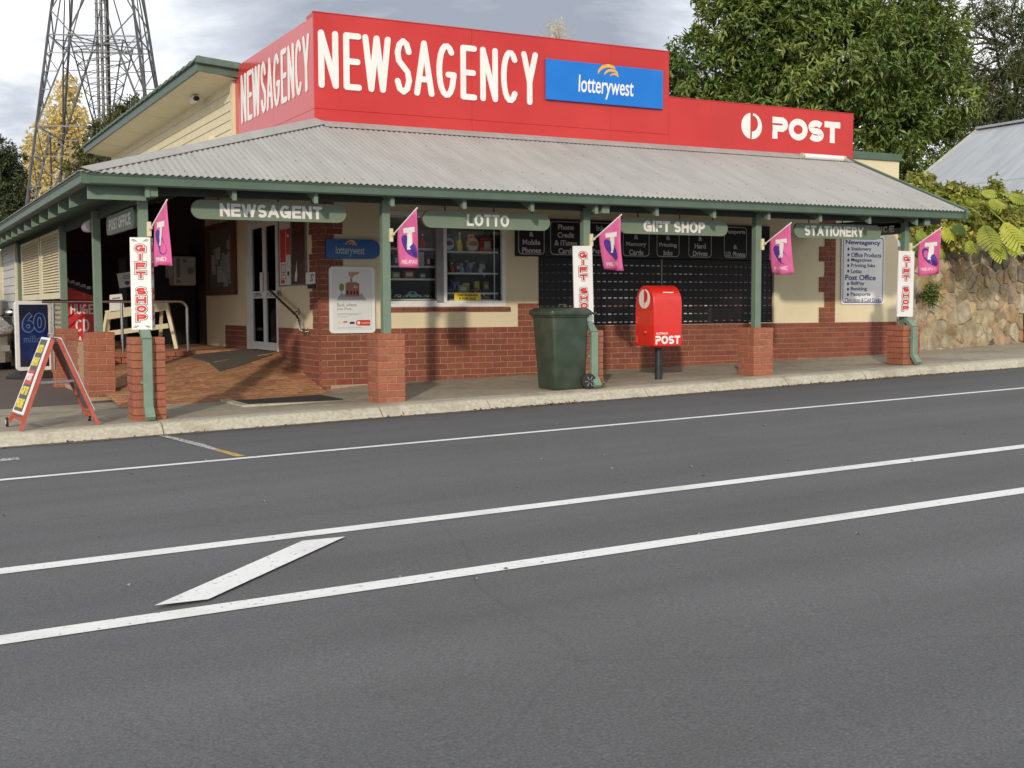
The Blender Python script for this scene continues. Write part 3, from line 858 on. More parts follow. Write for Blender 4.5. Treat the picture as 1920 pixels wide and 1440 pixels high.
px_ = [(2.756, 3.043), (3.112, 3.374), (3.389, 3.805), (3.853, 4.126), (4.15, 4.46), (4.493, 4.808), (4.867, 5.129), (5.181, 5.465), (5.517, 5.815), (5.85, 6.126)]
for ch, (a, b) in zip("NEWSAGENCY", px_):
    big_letter(ch, (a, SY - .006, 3.262), (1, 0, 0), (0, 0, 1), b - a, .775, .088, WHITE, sign)
    # same letters on the side face, reading towards the corner
    s0 = 5.74 - (a - 2.756) / (6.126 - 2.756) * 3.44; s1 = 5.74 - (b - 2.756) / (6.126 - 2.756) * 3.44
    big_letter(ch, (WX - .036, s0, 3.25), (0, -1, 0), (0, 0, 1), s0 - s1, .775, .086, WHITE, sign, .003)
post = thing('post_sign', 'low red parapet sign reading POST with a white round emblem', 'sign', (10.4, WY, 2.75))
for x0, x1 in ((8.474, 10.9), (10.903, 12.29)):
    B(x0, x1, SY, SY + .03, 2.70, 3.565, 'panel', RED, post, .002)
B(8.476, 12.295, SY - .006, SY + .05, 3.567, 3.578, 'top_capping', RED, post)
def post_logo(cx, cy, r, O, U, V_, m, parent, th=.006):
    mb = MB()
    def arc(a0, a1, n=14): return [(cx + r * math.cos(R(a0 + (a1 - a0) * i / n)), cy + r * math.sin(R(a0 + (a1 - a0) * i / n))) for i in range(n + 1)]
    mb.poly(arc(98, 262, 20), O, U, V_, th)                                  # left segment
    # right crescent: outer arc down, inner bowl back up
    outer = [(cx + r * math.cos(R(a)), cy + r * math.sin(R(a))) for a in np.linspace(-90, 82, 20)]
    inner = [(cx + r * (.0 + .60 * math.cos(R(a))), cy + r * (.22 + .62 * math.sin(R(a)))) for a in np.linspace(84, -88, 16)]
    # quads between the two curves
    V = outer + inner[::-1]
    O_ = Vector(O); U_ = Vector(U); W_ = Vector(V_); N = U_.cross(W_)
    n = 16
    oo = [(cx + r * math.cos(R(a)), cy + r * math.sin(R(a))) for a in np.linspace(-90, 82, n)]
    ii = [(cx + r * (.02 + .58 * max(math.cos(R(a)), 0)), cy + r * (.20 + .62 * math.sin(R(a)))) for a in np.linspace(-90, 84, n)]
    P = [O_ + U_ * p[0] + W_ * p[1] + N * th for p in oo + ii] + [O_ + U_ * p[0] + W_ * p[1] for p in oo + ii]
    mb.add(P, [(i, i + 1, n + i + 1, n + i) for i in range(n - 1)] + [(i + 2 * n, i, i + 1, i + 1 + 2 * n) for i in range(n - 1)])
    return mb.build('emblem', m, parent)
post_logo(10.10, 3.225, .21, (0, SY, 0), (1, 0, 0), (0, 0, 1), WHITE, post)
CAPS['p'] = (.70, [[(0, 1), (.40, 1)], _arc(.40, .735, .30, .265, 90, -90, 10), [(.40, .47), (0, .47)], [(0, .40), (0, 0)]])
cap_text('pOST', (11.26, SY - .001, 3.228), (1, 0, 0), (0, 0, 1), 1.46, .355, WHITE, post, .30, .05, .006)
lw = thing('lottery_sign', 'bright blue lotterywest panel fixed on the red parapet sign', 'sign', (7.28, SY, 3.36))
B(6.25, 8.325, SY - .05, SY - .004, 3.365, 3.955, 'panel', BLUE, lw, .003)
def lottery_logo(O, U, V_, w, parent, m=WHITE):
    """hand-lettered word with a brushed orange arc over it, w wide, centred on O"""
    O = Vector(O); U = Vector(U); V_ = Vector(V_)
    lettering('lettering', 'lotterywest', O - V_ * (w * .06), U, V_, w, w * .34, m, parent, bold=.012, shear=.08)
    for k, (r0, r1, a0, a1) in enumerate(((.225, .285, 62, 158), (.155, .205, 45, 150), (.10, .135, 40, 135))):
        n = 12; P = []
        cx, cy = .06 * w + .04 * w * k, .07 * w
        for i in range(n + 1):
            a = R(a0 + (a1 - a0) * i / n); f_ = math.sin(math.pi * (i / n) ** .8) ** .5 if 0 < i < n else .05
            P.append((cx + (r0 + (r1 - r0) * f_) * w * math.cos(a), cy + (r0 + (r1 - r0) * f_) * w * .85 * math.sin(a)))
        for i in range(n, -1, -1):
            a = R(a0 + (a1 - a0) * i / n)
            P.append((cx + r0 * w * math.cos(a), cy + r0 * w * .85 * math.sin(a)))
        mb = MB()
        N = Vector(U).cross(Vector(V_))
        n1_ = n + 1
        A = [O + U * p[0] + V_ * p[1] + N * .003 for p in P]
        mb.add(A, [(i, i + 1, 2 * n1_ - 2 - i, 2 * n1_ - 1 - i) for i in range(n)])
        mb.build('brush_arc', ORANGE, parent)
lottery_logo((7.285, SY - .0515, 3.66), (1, 0, 0), (0, 0, 1), .98, lw)
tb = thing('roller_tube', 'white tube lying along the foot of the POST sign', 'tube', (11.45, 1.95, 2.7))
mb = MB(); mb.tube([(11.05, 1.95, 2.775), (11.90, 1.95, 2.775)], .045, 14); mb.build('tube', WHITE, tb, smooth=True)
mb = MB(); mb.tube([(11.902, 1.95, 2.775), (11.95, 1.95, 2.775)], .05, 14); mb.tube([(11.0, 1.95, 2.775), (11.048, 1.95, 2.775)], .05, 14); mb.build('end_cap', KERB, tb)

# ------------------------------------------------------------------ verandah
VD = thing('verandah', 'green timber verandah with grey corrugated iron roof along the shop front', 'verandah', (6, 0, 0))
EX0, EX1, EY = -.706, 12.15, -.47
EZ = 1.728
RY, RX_ = WY - EY, WX - EX0
def front_top(x):  # where the front sheet ends: hip on the left, flashing under the sign
    return min(2.09, EY + (x - EX0) * (RY / RX_))
zs = (2.80 - EZ) / RY
V = []; F = []
pitch = .076; seg = 6
n = int((EX1 + .02 - EX0) / pitch * seg)
for i in range(n + 1):
    x = EX0 + (EX1 + .02 - EX0) * i / n
    h = .009 * math.sin(2 * math.pi * i / seg)
    yt = front_top(x)
    yb = EY - .03
    for j in range(5):
        y = yb + (max(yt, yb + .001) - yb) * j / 4
        V.append((x, y, EZ + .012 + (y - EY) * zs + h))
for i in range(n):
    for j in range(4): F.append((i * 5 + j, (i + 1) * 5 + j, (i + 1) * 5 + j + 1, i * 5 + j + 1))
mb = MB(); mb.add(V, F); mb.build('front_roof', ROOF, VD, smooth=False)
bpy.data.objects[mb and 'front_roof'].data.polygons.foreach_set('use_smooth', [True] * len(F))
# side slope
V = []; F = []
zs2 = (2.80 - EZ) / RX_
n = int(18.2 / pitch * seg)
for i in range(n + 1):
    y = EY + 18.2 * i / n
    h = .009 * math.sin(2 * math.pi * i / seg)
    xt = min(WX - .03, EX0 + (y - EY) * (RX_ / RY))
    for j in range(3):
        x = EX0 - .03 + (max(xt, EX0) - EX0 + .03) * j / 2
        V.append((x, y, EZ + .012 + (x - EX0) * zs2 + h))
for i in range(n):
    for j in range(2): F.append((i * 3 + j, i * 3 + j + 1, (i + 1) * 3 + j + 1, (i + 1) * 3 + j))
mb = MB(); mb.add(V, F); so_ = mb.build('side_roof', ROOF, VD)
so_.data.polygons.foreach_set('use_smooth', [True] * len(F))
# underside lining boards
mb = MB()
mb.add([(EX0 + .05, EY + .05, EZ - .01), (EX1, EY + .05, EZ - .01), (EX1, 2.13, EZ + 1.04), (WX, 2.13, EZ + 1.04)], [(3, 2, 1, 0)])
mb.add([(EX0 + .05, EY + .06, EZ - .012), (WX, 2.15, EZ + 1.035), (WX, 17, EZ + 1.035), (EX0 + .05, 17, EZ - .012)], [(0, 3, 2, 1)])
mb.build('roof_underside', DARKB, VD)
# hip flashing and wall flashing
mb = MB()
A = Vector((EX0, EY, EZ + .02)); Bp = Vector((WX - .02, 2.12, 2.83))
pw = Vector((.20, -.07, -.02)); pl = Vector((-.10, .16, -.02))
V = [A + pw * .6, A + Vector((0, 0, .03)), A + pl * .6, Bp + Vector((.17, -.06, -.035)), Bp + Vector((0, 0, .03)), Bp + pl]
mb.add(V, [(0, 3, 4, 1), (1, 4, 5, 2)])
mb.add([v - Vector((0, 0, .006)) for v in V], [(1, 4, 3, 0), (2, 5, 4, 1)])
mb.build('hip_flashing', ROOF, VD)
mb = MB()
mb.add([(WX + .05, 1.90, 2.725), (12.17, 1.90, 2.725), (12.17, SY - .003, 2.83), (WX + .05, SY - .003, 2.83)], [(0, 1, 2, 3)])
mb.build('wall_flashing', ROOF, VD)
# gutters
def gutter(name, a, b, out):
    """quad gutter profile swept from a to b; out = outward direction"""
    a = Vector(a); b = Vector(b); o = Vector(out)
    pr = [(0, 0), (.07, 0), (.085, .012), (.085, .085), (.095, .10), (.095, .122), (.08, .125), (.0, .125)]
    V = []
    for p in (a, b):
        for (q, z) in pr: V.append(p + o * q + Vector((0, 0, z)))
    n_ = len(pr); mb = MB()
    F = [(i, (i + 1) % n_, n_ + (i + 1) % n_, n_ + i) for i in range(n_)] + [tuple(range(n_))[::-1], tuple(range(n_, 2 * n_))]
    mb.add(V, F); return mb.build(name, GREEN, VD)
gutter('front_gutter', (EX0 + .04, EY + .09, EZ - .118), (EX1, EY + .09, EZ - .118), (0, -1, 0))
gutter('side_gutter', (EX0 + .09, 17.4, EZ - .118), (EX0 + .09, EY + .0, EZ - .118), (-1, 0, 0))
# right barge capping
mb = MB()
V = [(EX1 - .03, EY - .02, EZ + .035), (EX1 + .03, EY - .02, EZ + .035), (EX1 + .03, 2.12, 2.835), (EX1 - .03, 2.12, 2.835), (EX1 + .03, EY - .02, EZ - .115), (EX1 + .03, 2.12, 2.69), (EX1 - .03, EY - .02, EZ - .115), (EX1 - .03, 2.12, 2.69)]
mb.add(V, [(0, 1, 2, 3), (1, 4, 5, 2), (0, 6, 4, 1), (3, 2, 5, 7), (0, 3, 7, 6), (6, 7, 5, 4)])
mb.build('barge_board', GREEN, VD)
# beams
PX = [0, 2.844, 5.659, 8.503, 11.372]
PYS = [3.133, 6.334, 12.5]
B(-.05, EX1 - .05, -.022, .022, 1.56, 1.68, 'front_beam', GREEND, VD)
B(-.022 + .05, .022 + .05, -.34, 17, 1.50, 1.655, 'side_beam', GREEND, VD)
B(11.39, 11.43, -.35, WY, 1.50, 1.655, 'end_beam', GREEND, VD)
for xx in (.045, 5.76, 11.47):
    B(xx - .055, xx + .055, -.355, -.06, 1.51, 1.635, 'beam_end', GREENP, VD, .004)
# rafters
raf = MB()
for k in range(13):
    x = .923 - .937 + .937 * k
    mb = MB()
    y0, y1 = EY + .10, min(front_top(x) - .15, 2.1)
    if y1 < y0 + .3: y1 = y0 + .4
    za = EZ - .11
    w = .024
    V = []
    for xx in (x - w, x + w):
        V += [(xx, y0, za + .09), (xx, y0, za - .118), (xx, y0 + .14, za - .11 + .14 * zs), (xx, y1, za - .10 + (y1 - y0) * zs), (xx, y1, za + .09 + (y1 - y0) * zs)]
    mb.add(V, [(0, 1, 2, 3, 4), (9, 8, 7, 6, 5), (0, 5, 6, 1), (1, 6, 7, 2), (2, 7, 8, 3), (3, 8, 9, 4), (4, 9, 5, 0)])
    mb.build('rafter', GREENP, VD)
for k in range(18):
    y = -.22 if k == 0 else 1.107 + .935 * (k - 1)
    mb = MB(); x0 = EX0 + .10; x1 = min(WX - .1, EX0 + (y - EY) * 1.31 - .1); fl_ = x1 < x0 + .3; x1 = max(x1, x0 + .6)
    za = EZ - .11; w = .024; V = []
    for yy in (y - w, y + w):
        V += [(x0, yy, za + .085), (x0, yy, za - .145), (x1, yy, za - .145 + (0 if fl_ else (x1 - x0) * zs2)), (x1, yy, za + .085 + (0 if fl_ else (x1 - x0) * zs2))]
    mb.add(V, [(0, 3, 2, 1), (4, 5, 6, 7), (0, 1, 5, 4), (1, 2, 6, 5), (2, 3, 7, 6), (3, 0, 4, 7)])
    mb.build('rafter', GREENP, VD)
for x in PX: B(x - .05, x + .05, -.05, .05, -.01, 1.60, 'post', GREENP, VD, .004)
for y in PYS: B(-.05, .05, y - .05, y + .05, -.01 if y < 12 else -.9, 1.60, 'post', GREENP, VD, .004)
# roof screws: two rows
mb = MB()
for yq in (EY + .10, .25, 1.25):
    x = EX0 + .4
    while x < EX1 - .1:
        if yq < front_top(x) - .1:
            mb.tube([(x, yq, EZ + .018 + (yq - EY) * zs), (x, yq - .004, EZ + .030 + (yq - EY) * zs)], .007, 5)
        x += .152 * 2 if yq > 0 else .228
mb.build('roof_screws', mat('screw_zinc', (.24, .23, .22), rough=.6), VD, kind='stuff')

# ------------------------------------------------------------------ brick pillars
pbA = MB(); pbA.bbox(-.1155, .1155, -.055, .055, -.0385, .0385, .005)
pb_me = mesh_from(pbA.v, pbA.f, BRICKP, 'brick')
names = ['with the downpipe and gift shop box at the street corner', 'below the blue lottery sign, left of the big window', 'half hidden behind the green wheelie bin',
         'between the red mailbox and the stationery sign', 'with a downpipe at the right end of the verandah']
def pillar(x, y, ztop, zg, label, mort):
    p = thing('brick_pillar', label, 'pillar', (x, y, zg), 'brick pillars carrying the verandah posts')
    B(x - .165, x + .165, y - .165, y + .165, zg - .05, ztop - .006, 'mortar_core', mort, p)
    n = int(math.ceil((ztop - zg) / CH))
    for r_ in range(n):
        z = ztop - .0385 - r_ * CH
        m = 1 if r_ % 2 == 0 else -1
        s = .1195; o_ = .06
        for (ax, ay, ro) in ((-m * o_, -s, 0), (s, -m * o_, 1), (m * o_, s, 0), (-s, m * o_, 1)):
            piece('brick', pb_me, p, (x + ax + rnd.uniform(-.002, .002), y + ay + rnd.uniform(-.002, .002), z), (0, 0, (math.pi / 2 if ro else 0) + rnd.uniform(-.012, .012)))
    return p
for i, x in enumerate(PX):
    pillar(x, 0, 0, G(x, 0), 'red brick pillar ' + names[i], MORTD if i in (0, 2, 4) else MORT)
pillar(0, PYS[0], 0, -.86, 'red brick pillar behind the sandwich board, second along the side verandah', MORT)
pillar(0, PYS[1], 0, -.90, 'red brick pillar beside the red CD sale bin, third along the side verandah', MORT)
# low brick wall piece beside the third side pillar
lb = thing('low_brick_wall', 'short low brick wall between the side pillars behind the sandwich board', 'wall', (.0, 5.2, -.9))
B(-.05, .05, 4.6, 6.10, -.95, -.16, 'mortar_core', MORT, lb)
lbm = MB(); lbm.bbox(-.058, .058, -.1155, .1155, -.0385, .0385, .004); lb_me = mesh_from(lbm.v, lbm.f, BRICKP, 'brick')
for r_ in range(8):
    for i in range(6):
        y = 4.72 + i * .24 + (.12 if r_ % 2 else 0)
        if y < 6.05: piece('brick', lb_me, lb, (0, y, -.195 - r_ * CH))

# ------------------------------------------------------------------ downpipes
def downpipe(x, zg, label):
    d = thing('downpipe', label, 'downpipe', (x, -.2, zg))
    w, t = .05, .032
    def seg(pts):
        V = []
        for (y, z) in pts:
            V.append((y, z))
        return V
    mb = MB(); mb.bar((x, -.12, .06), (x, -.225, -.03), .10, .065); mb.build('offset_bend', GREENL, d)
    mb = MB(); mb.bbox(x - w, x + w, -.26, -.195, zg + .12, -.02, .006); mb.build('pipe', GREENL, d)
    mb = MB(); mb.bar((x, -.235, zg + .135), (x, -.33, zg + .03), .10, .055); mb.build('shoe', GREENL, d)
    B(x - .07, x + .07, -.20, -.182, zg + .40, zg + .43, 'clip', GREENL, d)
    mb = MB(); mb.bar((x, -.085, .12), (x, -.085, .04), .10, .06); mb.build('upper_pipe', GREENL, d)
downpipe(-.03, G(0), 'pale green downpipe on the pillar at the street corner')
downpipe(5.655, G(5.7), 'pale green downpipe beside the green wheelie bin')
downpipe(11.36, G(11.4), 'pale green downpipe on the last pillar by the stone wall')

# ------------------------------------------------------------------ hanging signs under the beam
def hang_sign(x0, x1, zc, txt, tx0, tx1, label, y=0.0, h=.215):
    s = thing('hanging_sign', label, 'sign', ((x0 + x1) / 2, y, zc - h / 2), 'green signs hanging under the verandah beam')
    mb = MB(); mb.poly(stadium(x1 - x0, h, 12), ((x0 + x1) / 2, y - .02, zc), (1, 0, 0), (0, 0, 1), .0, back=.04); mb.build('board', GREENS, s)
    cap_text(txt, ((tx0 + tx1) / 2, y - .0205, zc), (1, 0, 0), (0, 0, 1), tx1 - tx0, .148, OFFW, s, .31, .12)
    for f_ in (.17, .55, .86):
        xx = x0 + (x1 - x0) * f_
        B(xx - .008, xx + .008, y - .004, y + .004, zc + h / 2 - .01, 1.565, 'hanger', BLACKM, s)
hang_sign(.527, 2.347, 1.42, 'NEWSAGENT', .845, 2.048, 'long rounded green sign reading NEWSAGENT above the entrance')
hang_sign(3.337, 5.12, 1.395, 'LOTTO', 3.93, 4.521, 'rounded green sign reading LOTTO above the display window')
hang_sign(6.18, 7.976, 1.39, 'GIFT SHOP', 6.563, 7.581, 'rounded green sign reading GIFT SHOP above the red mailbox')
hang_sign(9.177, 10.855, 1.40, 'STATIONERY', 9.365, 10.503, 'rounded green sign reading STATIONERY near the right end')
def hang_side(x, y0, y1, zc, label, h=.235):
    s = thing('hanging_sign', label, 'sign', (x, (y0 + y1) / 2, zc - .1), 'green signs hanging under the verandah beam')
    mb = MB(); mb.poly(rrect(y1 - y0, h, h * .4), (x - .02, (y0 + y1) / 2, zc), (0, -1, 0), (0, 0, 1), 0, back=.04); mb.build('board', GREENS, s)
    cap_text('POST OFFICE', (x - .0205, (y0 + y1) / 2, zc), (0, -1, 0), (0, 0, 1), (y1 - y0) * .78, h * .6, OFFW, s, .26, .14)
    for yy in (y0 + .3, y1 - .3):
        B(x - .004, x + .004, yy - .008, yy + .008, zc + h / 2 - .01, max(1.51, zc + h / 2), 'hanger', BLACKM, s)
hang_side(.05, .66, 2.51, 1.36, 'rounded green sign reading POST OFFICE under the side verandah')
hang_side(11.41, .0 + .08, 1.60, 1.49, 'shaded green sign reading POST OFFICE at the right end of the verandah', .17)

# ------------------------------------------------------------------ gift shop boards
def gift_letters(parent, O, U, V_, w, h):
    """eight stacked outlined letters"""
    zc = h * .395
    O = Vector(O); V_ = Vector(V_)
    step = h * .096
    seq = list('GIFT') + [' '] + list('SHOP')
    U = Vector(U)
    for ch in seq:
        if ch == ' ':
            zc -= step * .85; continue
        lw_ = w * (.17 if ch == 'I' else .50); lh = step * .80; st_ = step * .25
        p = O + V_ * (zc - step / 2 + h * .035 - lh / 2) - U * (lw_ / 2)
        a = MB(); cap_strokes(a, ch, p, U, V_, lw_, lh, st_, .001, 0, w * .065); oo_ = a.build('letter_outline', INK, parent)
        b = MB(); cap_strokes(b, ch, p, U, V_, lw_, lh, st_, .003, 0, w * .040); b.build('letter_halo', WHITE, oo_)
        c = MB(); cap_strokes(c, ch, p, U, V_, lw_, lh, st_, .005); c.build('letter', REDI, oo_)
        zc -= step
def scrolls(parent, O, U, V_, w, h):
    O = Vector(O); U = Vector(U); V_ = Vector(V_); N = U.cross(V_)
    mb = MB()
    for sx in (-1, 1):
        for sy in (-1, 1):
            for k in range(3):
                c = O + U * (sx * w * (.33 - .05 * k)) + V_ * (sy * h * (.468 - .008 * k)) + N * .002
                pts = [c + U * (sx * w * .09 * math.cos(R(a))) + V_ * (sy * w * .045 * math.sin(R(a))) for a in range(-10, 200, 30)]
                mb.tube(pts, .0022, 4)
    mb.build('scrollwork', GREYT, parent)
g1 = thing('gift_shop_box', 'square white box sign reading GIFT SHOP on the corner post', 'sign', (-.03, -.05, .08), 'white gift shop signs on the verandah posts')
_a = R(19)
gc = Vector((-.025, -.03, .585)); gU = Vector((math.cos(_a), -math.sin(_a), 0)); gN = Vector((-math.sin(_a), -math.cos(_a), 0)); gZ = Vector((0, 0, 1))
gU2 = Vector((math.sin(_a), math.cos(_a), 0))
sq = [(-.108, -.108), (.108, -.108), (.108, .108), (-.108, .108)]
mb = MB(); mb.poly(sq, gc - gZ * .5, gU, -gN, 1.0); mb.build('box', WHITE, g1)
for O_, U_ in ((gc + gN * .109, gU), (gc + gU * .109, gU2)):
    gift_letters(g1, O_, U_, gZ, .215, 1.0); scrolls(g1, O_, U_, gZ, .215, 1.0)
def gift_board(x0, x1, z0, z1, y, tilt, label):
    s = thing('gift_shop_board', label, 'sign', ((x0 + x1) / 2, y, z0), 'white gift shop signs on the verandah posts')
    c = Vector(((x0 + x1) / 2, y, (z0 + z1) / 2)); U_ = Vector((math.cos(tilt), 0, math.sin(tilt))); V_ = Vector((-math.sin(tilt), 0, math.cos(tilt)))
    w, h = x1 - x0, z1 - z0
    mb = MB(); mb.poly([(-w / 2, -h / 2), (w / 2, -h / 2), (w / 2, h / 2), (-w / 2, h / 2)], c, U_, V_, 0, back=.018); mb.build('board', WHITE, s)
    gift_letters(s, c + Vector((0, -.001, 0)), U_, V_, w * .80, h)
gift_board(5.425, 5.715, .10, 1.10, -.105, R(1.5), 'white board reading GIFT SHOP above the green wheelie bin')
gift_board(11.135, 11.46, .135, 1.13, -.105, R(-.8), 'white board reading GIFT SHOP on the last post by the stone wall')

# ------------------------------------------------------------------ flags
def flag(x, label, k):
    f = thing('flag', label, 'flag', (x + .06, -.05, 1.1), 'pink flags on the verandah posts')
    B(x + .03, x + .075, -.085, -.04, 1.10, 1.26, 'bracket', CREAMT, f, .004)
    b0 = Vector((x + .06, -.09, 1.175)); fa_ = R((12, 17, 20, 15, 19)[k]); dirh = Vector((math.sin(fa_), -math.cos(fa_), 0))
    tip = b0 + dirh * (.45, .46, .47, .45, .46)[k] + Vector((0, 0, (.29, .30, .31, .285, .30)[k]))
    mb = MB(); mb.tube([b0, tip], .009, 8, round_ends=True); mb.build('pole', WHITE, f, smooth=True)
    mb = MB(); mb.tube([b0 - dirh * .01, b0 + (tip - b0) * .07], .018, 8); mb.build('socket', CREAMT, f)
    # cloth: upper edge along the pole, hanging straight down
    n, m = 10, 14
    N = Vector((dirh.y, -dirh.x, 0))
    def P(u, v):
        top = b0 + (tip - b0) * (.22 + .76 * u)
        zb = tip.z - .70 + .015 * math.sin(3 * u + k)
        z = top.z + (zb - top.z) * v
        wob = (.03 + .012 * (k % 3)) * v * math.sin(u * (4 + k * .6) + k * 1.7) + .02 * v * math.sin(u * 9 + v * 2.5 + k * 2.1) - (.0, .02, .10, .07, .04)[k] * v * v
        q = Vector((top.x, top.y, z)) + N * wob
        q += dirh * (-.05 * v * (1 - u) * .0 + .03 * v * math.sin(k + 1) * .6)
        return q
    V = [P(i / n, j / m) for i in range(n + 1) for j in range(m + 1)]
    F = [(i * (m + 1) + j, (i + 1) * (m + 1) + j, (i + 1) * (m + 1) + j + 1, i * (m + 1) + j + 1) for i in range(n) for j in range(m)]
    mb = MB(); mb.add(V, F); cl = mb.build('cloth', PINK, f, smooth=True)
    md = cl.modifiers.new('thick', 'SOLIDIFY'); md.thickness = .002; md.offset = 0
    # emblem printed both sides: follows the cloth surface (u along the pole, absolute height)
    zt, zb0 = tip.z, tip.z - .70
    def Q(u, zabs, off):
        top = b0 + (tip - b0) * (.22 + .76 * u)
        v = (top.z - zabs) / (top.z - (tip.z - .70))
        q = P(u, min(max(v, 0), 1))
        return Vector((q.x, q.y, zabs)) + N * off
    def patch(poly, m, side, nm, off):
        mb = MB()
        c = (sum(p[0] for p in poly) / len(poly), sum(p[1] for p in poly) / len(poly))
        pts = [Q(p[0], zt + p[1], side * off) for p in poly]; cc = Q(c[0], zt + c[1], side * off)
        n_ = len(pts)
        mb.add(pts + [cc], [(i, (i + 1) % n_, n_) for i in range(n_)])
        mb.build(nm, m, cl)
    for side in (-1, 1):
        patch([(.52 + .30 * math.cos(t) + .15 * math.sin(t), -.44 - .125 * math.cos(t) + .055 * math.sin(t)) for t in np.linspace(0, 2 * math.pi, 22)[:-1]], PURPLE, side, 'emblem_oval', .004)
        patch([(.30, -.225), (.84, -.215), (.84, -.275), (.30, -.285)], WHITE, side, 'emblem_bar', .0055)
        patch([(.50, -.28), (.71, -.275), (.65, -.475), (.44, -.48)], WHITE, side, 'emblem_stem', .0065)
    for side in (1,):
        mb = MB()
        Vt, Ft = text_geo('PRE-PAID', .01)
        lo, hi = Vt.min(0), Vt.max(0)
        out = []
        for v in Vt:
            u = (v[0] - lo[0]) / (hi[0] - lo[0]) * .66 + .16
            out.append(Q(u, zt - .645 + (v[1] - lo[1]) / (hi[1] - lo[1]) * .045, .004 if v[2] > 0 else .003))
        mb.add(out, Ft); mb.build('lettering', WHITE, cl)
for k, (x, lb_) in enumerate(zip(PX, ('pink flag with a white T on the corner post', 'pink flag with a white T between the NEWSAGENT and LOTTO signs', 'pink flag with a white T above the green wheelie bin',
                                      'pink flag with a white T left of the STATIONERY sign', 'pink flag with a white T at the far right in front of the stone wall'))):
    flag(x, lb_, k)

# ------------------------------------------------------------------ display window
win = thing('display_window', 'shop display window with white frame and shelves of goods', 'window', (4.6, WY, .3))
B(W0, W1 + .0, WY - .008, WY + .06, .315, .372, 'sill', WFRAME, win, .003)
for nm, x0, x1, z0, z1, m in (('frame', W1 - .055, W1 - .001, .374, 1.655, WFRAME), ('frame', W0 + .001, W0 + .05, .374, 1.655, WFRAME), ('frame', W0 + .052, W1 - .057, 1.60, 1.655, WFRAME), ('mullion', 4.60, 4.652, .374, 1.598, WFRAME),
                            ('sash', 4.49, 4.598, .374, 1.598, GFRAME), ('frame', W0 + .052, 4.488, .374, .40, WFRAME), ('frame', 4.654, W1 - .057, .374, .40, WFRAME)):
    B(x0, x1, WY + .002, WY + .065, z0, z1, nm, m, win)
for x0, x1 in ((W0 + .051, 4.488), (4.653, W1 - .056)):
    B(x0, x1, WY + .045, WY + .049, .402, 1.598, 'pane', GLASS, win)
# string of beads hanging at the right edge and along the top
bead = MB(); bead.add(*(lambda q: (q.v, q.f))(MB().tube([(0, 0, -.004), (0, 0, .004)], .010, 6, round_ends=True)))
bead_me = mesh_from(bead.v, bead.f, WHITE, 'bead')
lights = thing('bead_string', 'string of small white beads down the right edge of the display window', 'bead string', (5.46, 2.23, .4))
for i in range(46): piece('bead', bead_me, lights, (5.455, WY + .085, .42 + i * .0258))
for i in range(30): piece('bead', bead_me, lights, (3.80 + i * .0265, WY + .085, 1.585))
mb = MB(); mb.tube([(5.455, WY + .085, .40), (5.455, WY + .085, 1.60)], .002, 4); mb.tube([(5.455, WY + .085, 1.59), (3.78, WY + .085, 1.585)], .002, 4); mb.build('cord', WHITE, lights)
shelfs = thing('display_shelving', 'grey display shelves inside the shop window', 'shelving', (4.6, 2.5, .35))
SH_R = [.42, .52, .81, 1.12]; SH_L = [.43, .72, .90, 1.15]
for z in SH_R: B(4.66, 5.54, WY + .13, WY + .40, z - .022, z, 'shelf', WFRAME, shelfs)
for z in SH_L: B(3.78, 4.60, WY + .13, WY + .40, z - .022, z, 'shelf', WFRAME, shelfs)
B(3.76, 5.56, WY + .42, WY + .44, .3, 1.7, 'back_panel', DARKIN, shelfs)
for z in SH_R[1:]: B(5.30, 5.31, WY + .12, WY + .13, z - .05, z - .022, 'bracket', STEEL, shelfs)
def gmat(n, c): return mat('goods_' + n, c, rough=.45)
GC = dict(red=(.32, .03, .03), blue=(.04, .10, .30), white=(.55, .55, .52), teal=(.25, .42, .42), green=(.05, .14, .06), orange=(.5, .18, .03), black=(.02, .02, .025), tan=(.35, .25, .14), yellow=(.55, .42, .05), purple=(.16, .05, .18), pink=(.5, .18, .25))
def toy_car(x, z, c, label, L_=.16):
    t = thing('toy_car', label, 'toy', (x, WY + .24, z), 'toys in the display window')
    y = WY + .22; h = L_ * .36
    mb = MB(); mb.poly([(-L_ / 2, .012), (L_ / 2, .012), (L_ / 2, h * .45), (L_ * .26, h * .55), (L_ * .12, h), (-L_ * .22, h), (-L_ * .34, h * .55), (-L_ / 2, h * .48)], (x, y, z + .01), (1, 0, 0), (0, 0, 1), .0, back=.07); mb.build('body', gmat(c, GC[c]), t)
    for sx in (-.28, .28):
        for yy in (-.002, .062):
            mb = MB(); mb.tube([(x + sx * L_, y + yy, z + .02), (x + sx * L_, y + yy + .012, z + .02)], .02, 10); mb.build('wheel', RUBBER, t)
    mb = MB(); mb.poly([(-L_ * .18, h * .6), (L_ * .10, h * .6), (L_ * .05, h * .9), (-L_ * .16, h * .9)], (x, y - .001, z + .01), (1, 0, 0), (0, 0, 1), .002); mb.build('side_window', BLACKM, t)
def gift_item(x, z, w, h, c, label):
    t = thing('boxed_gift', label, 'gift box', (x, WY + .25, z), 'goods in the display window')
    B(x - w / 2, x + w / 2, WY + .20, WY + .30, z, z + h, 'carton', gmat(c, GC[c]), t, .004)
    B(x - w * .32, x + w * .32, WY + .1985, WY + .1995, z + h * .25, z + h * .75, 'label_panel', gmat('white', GC['white']), t)
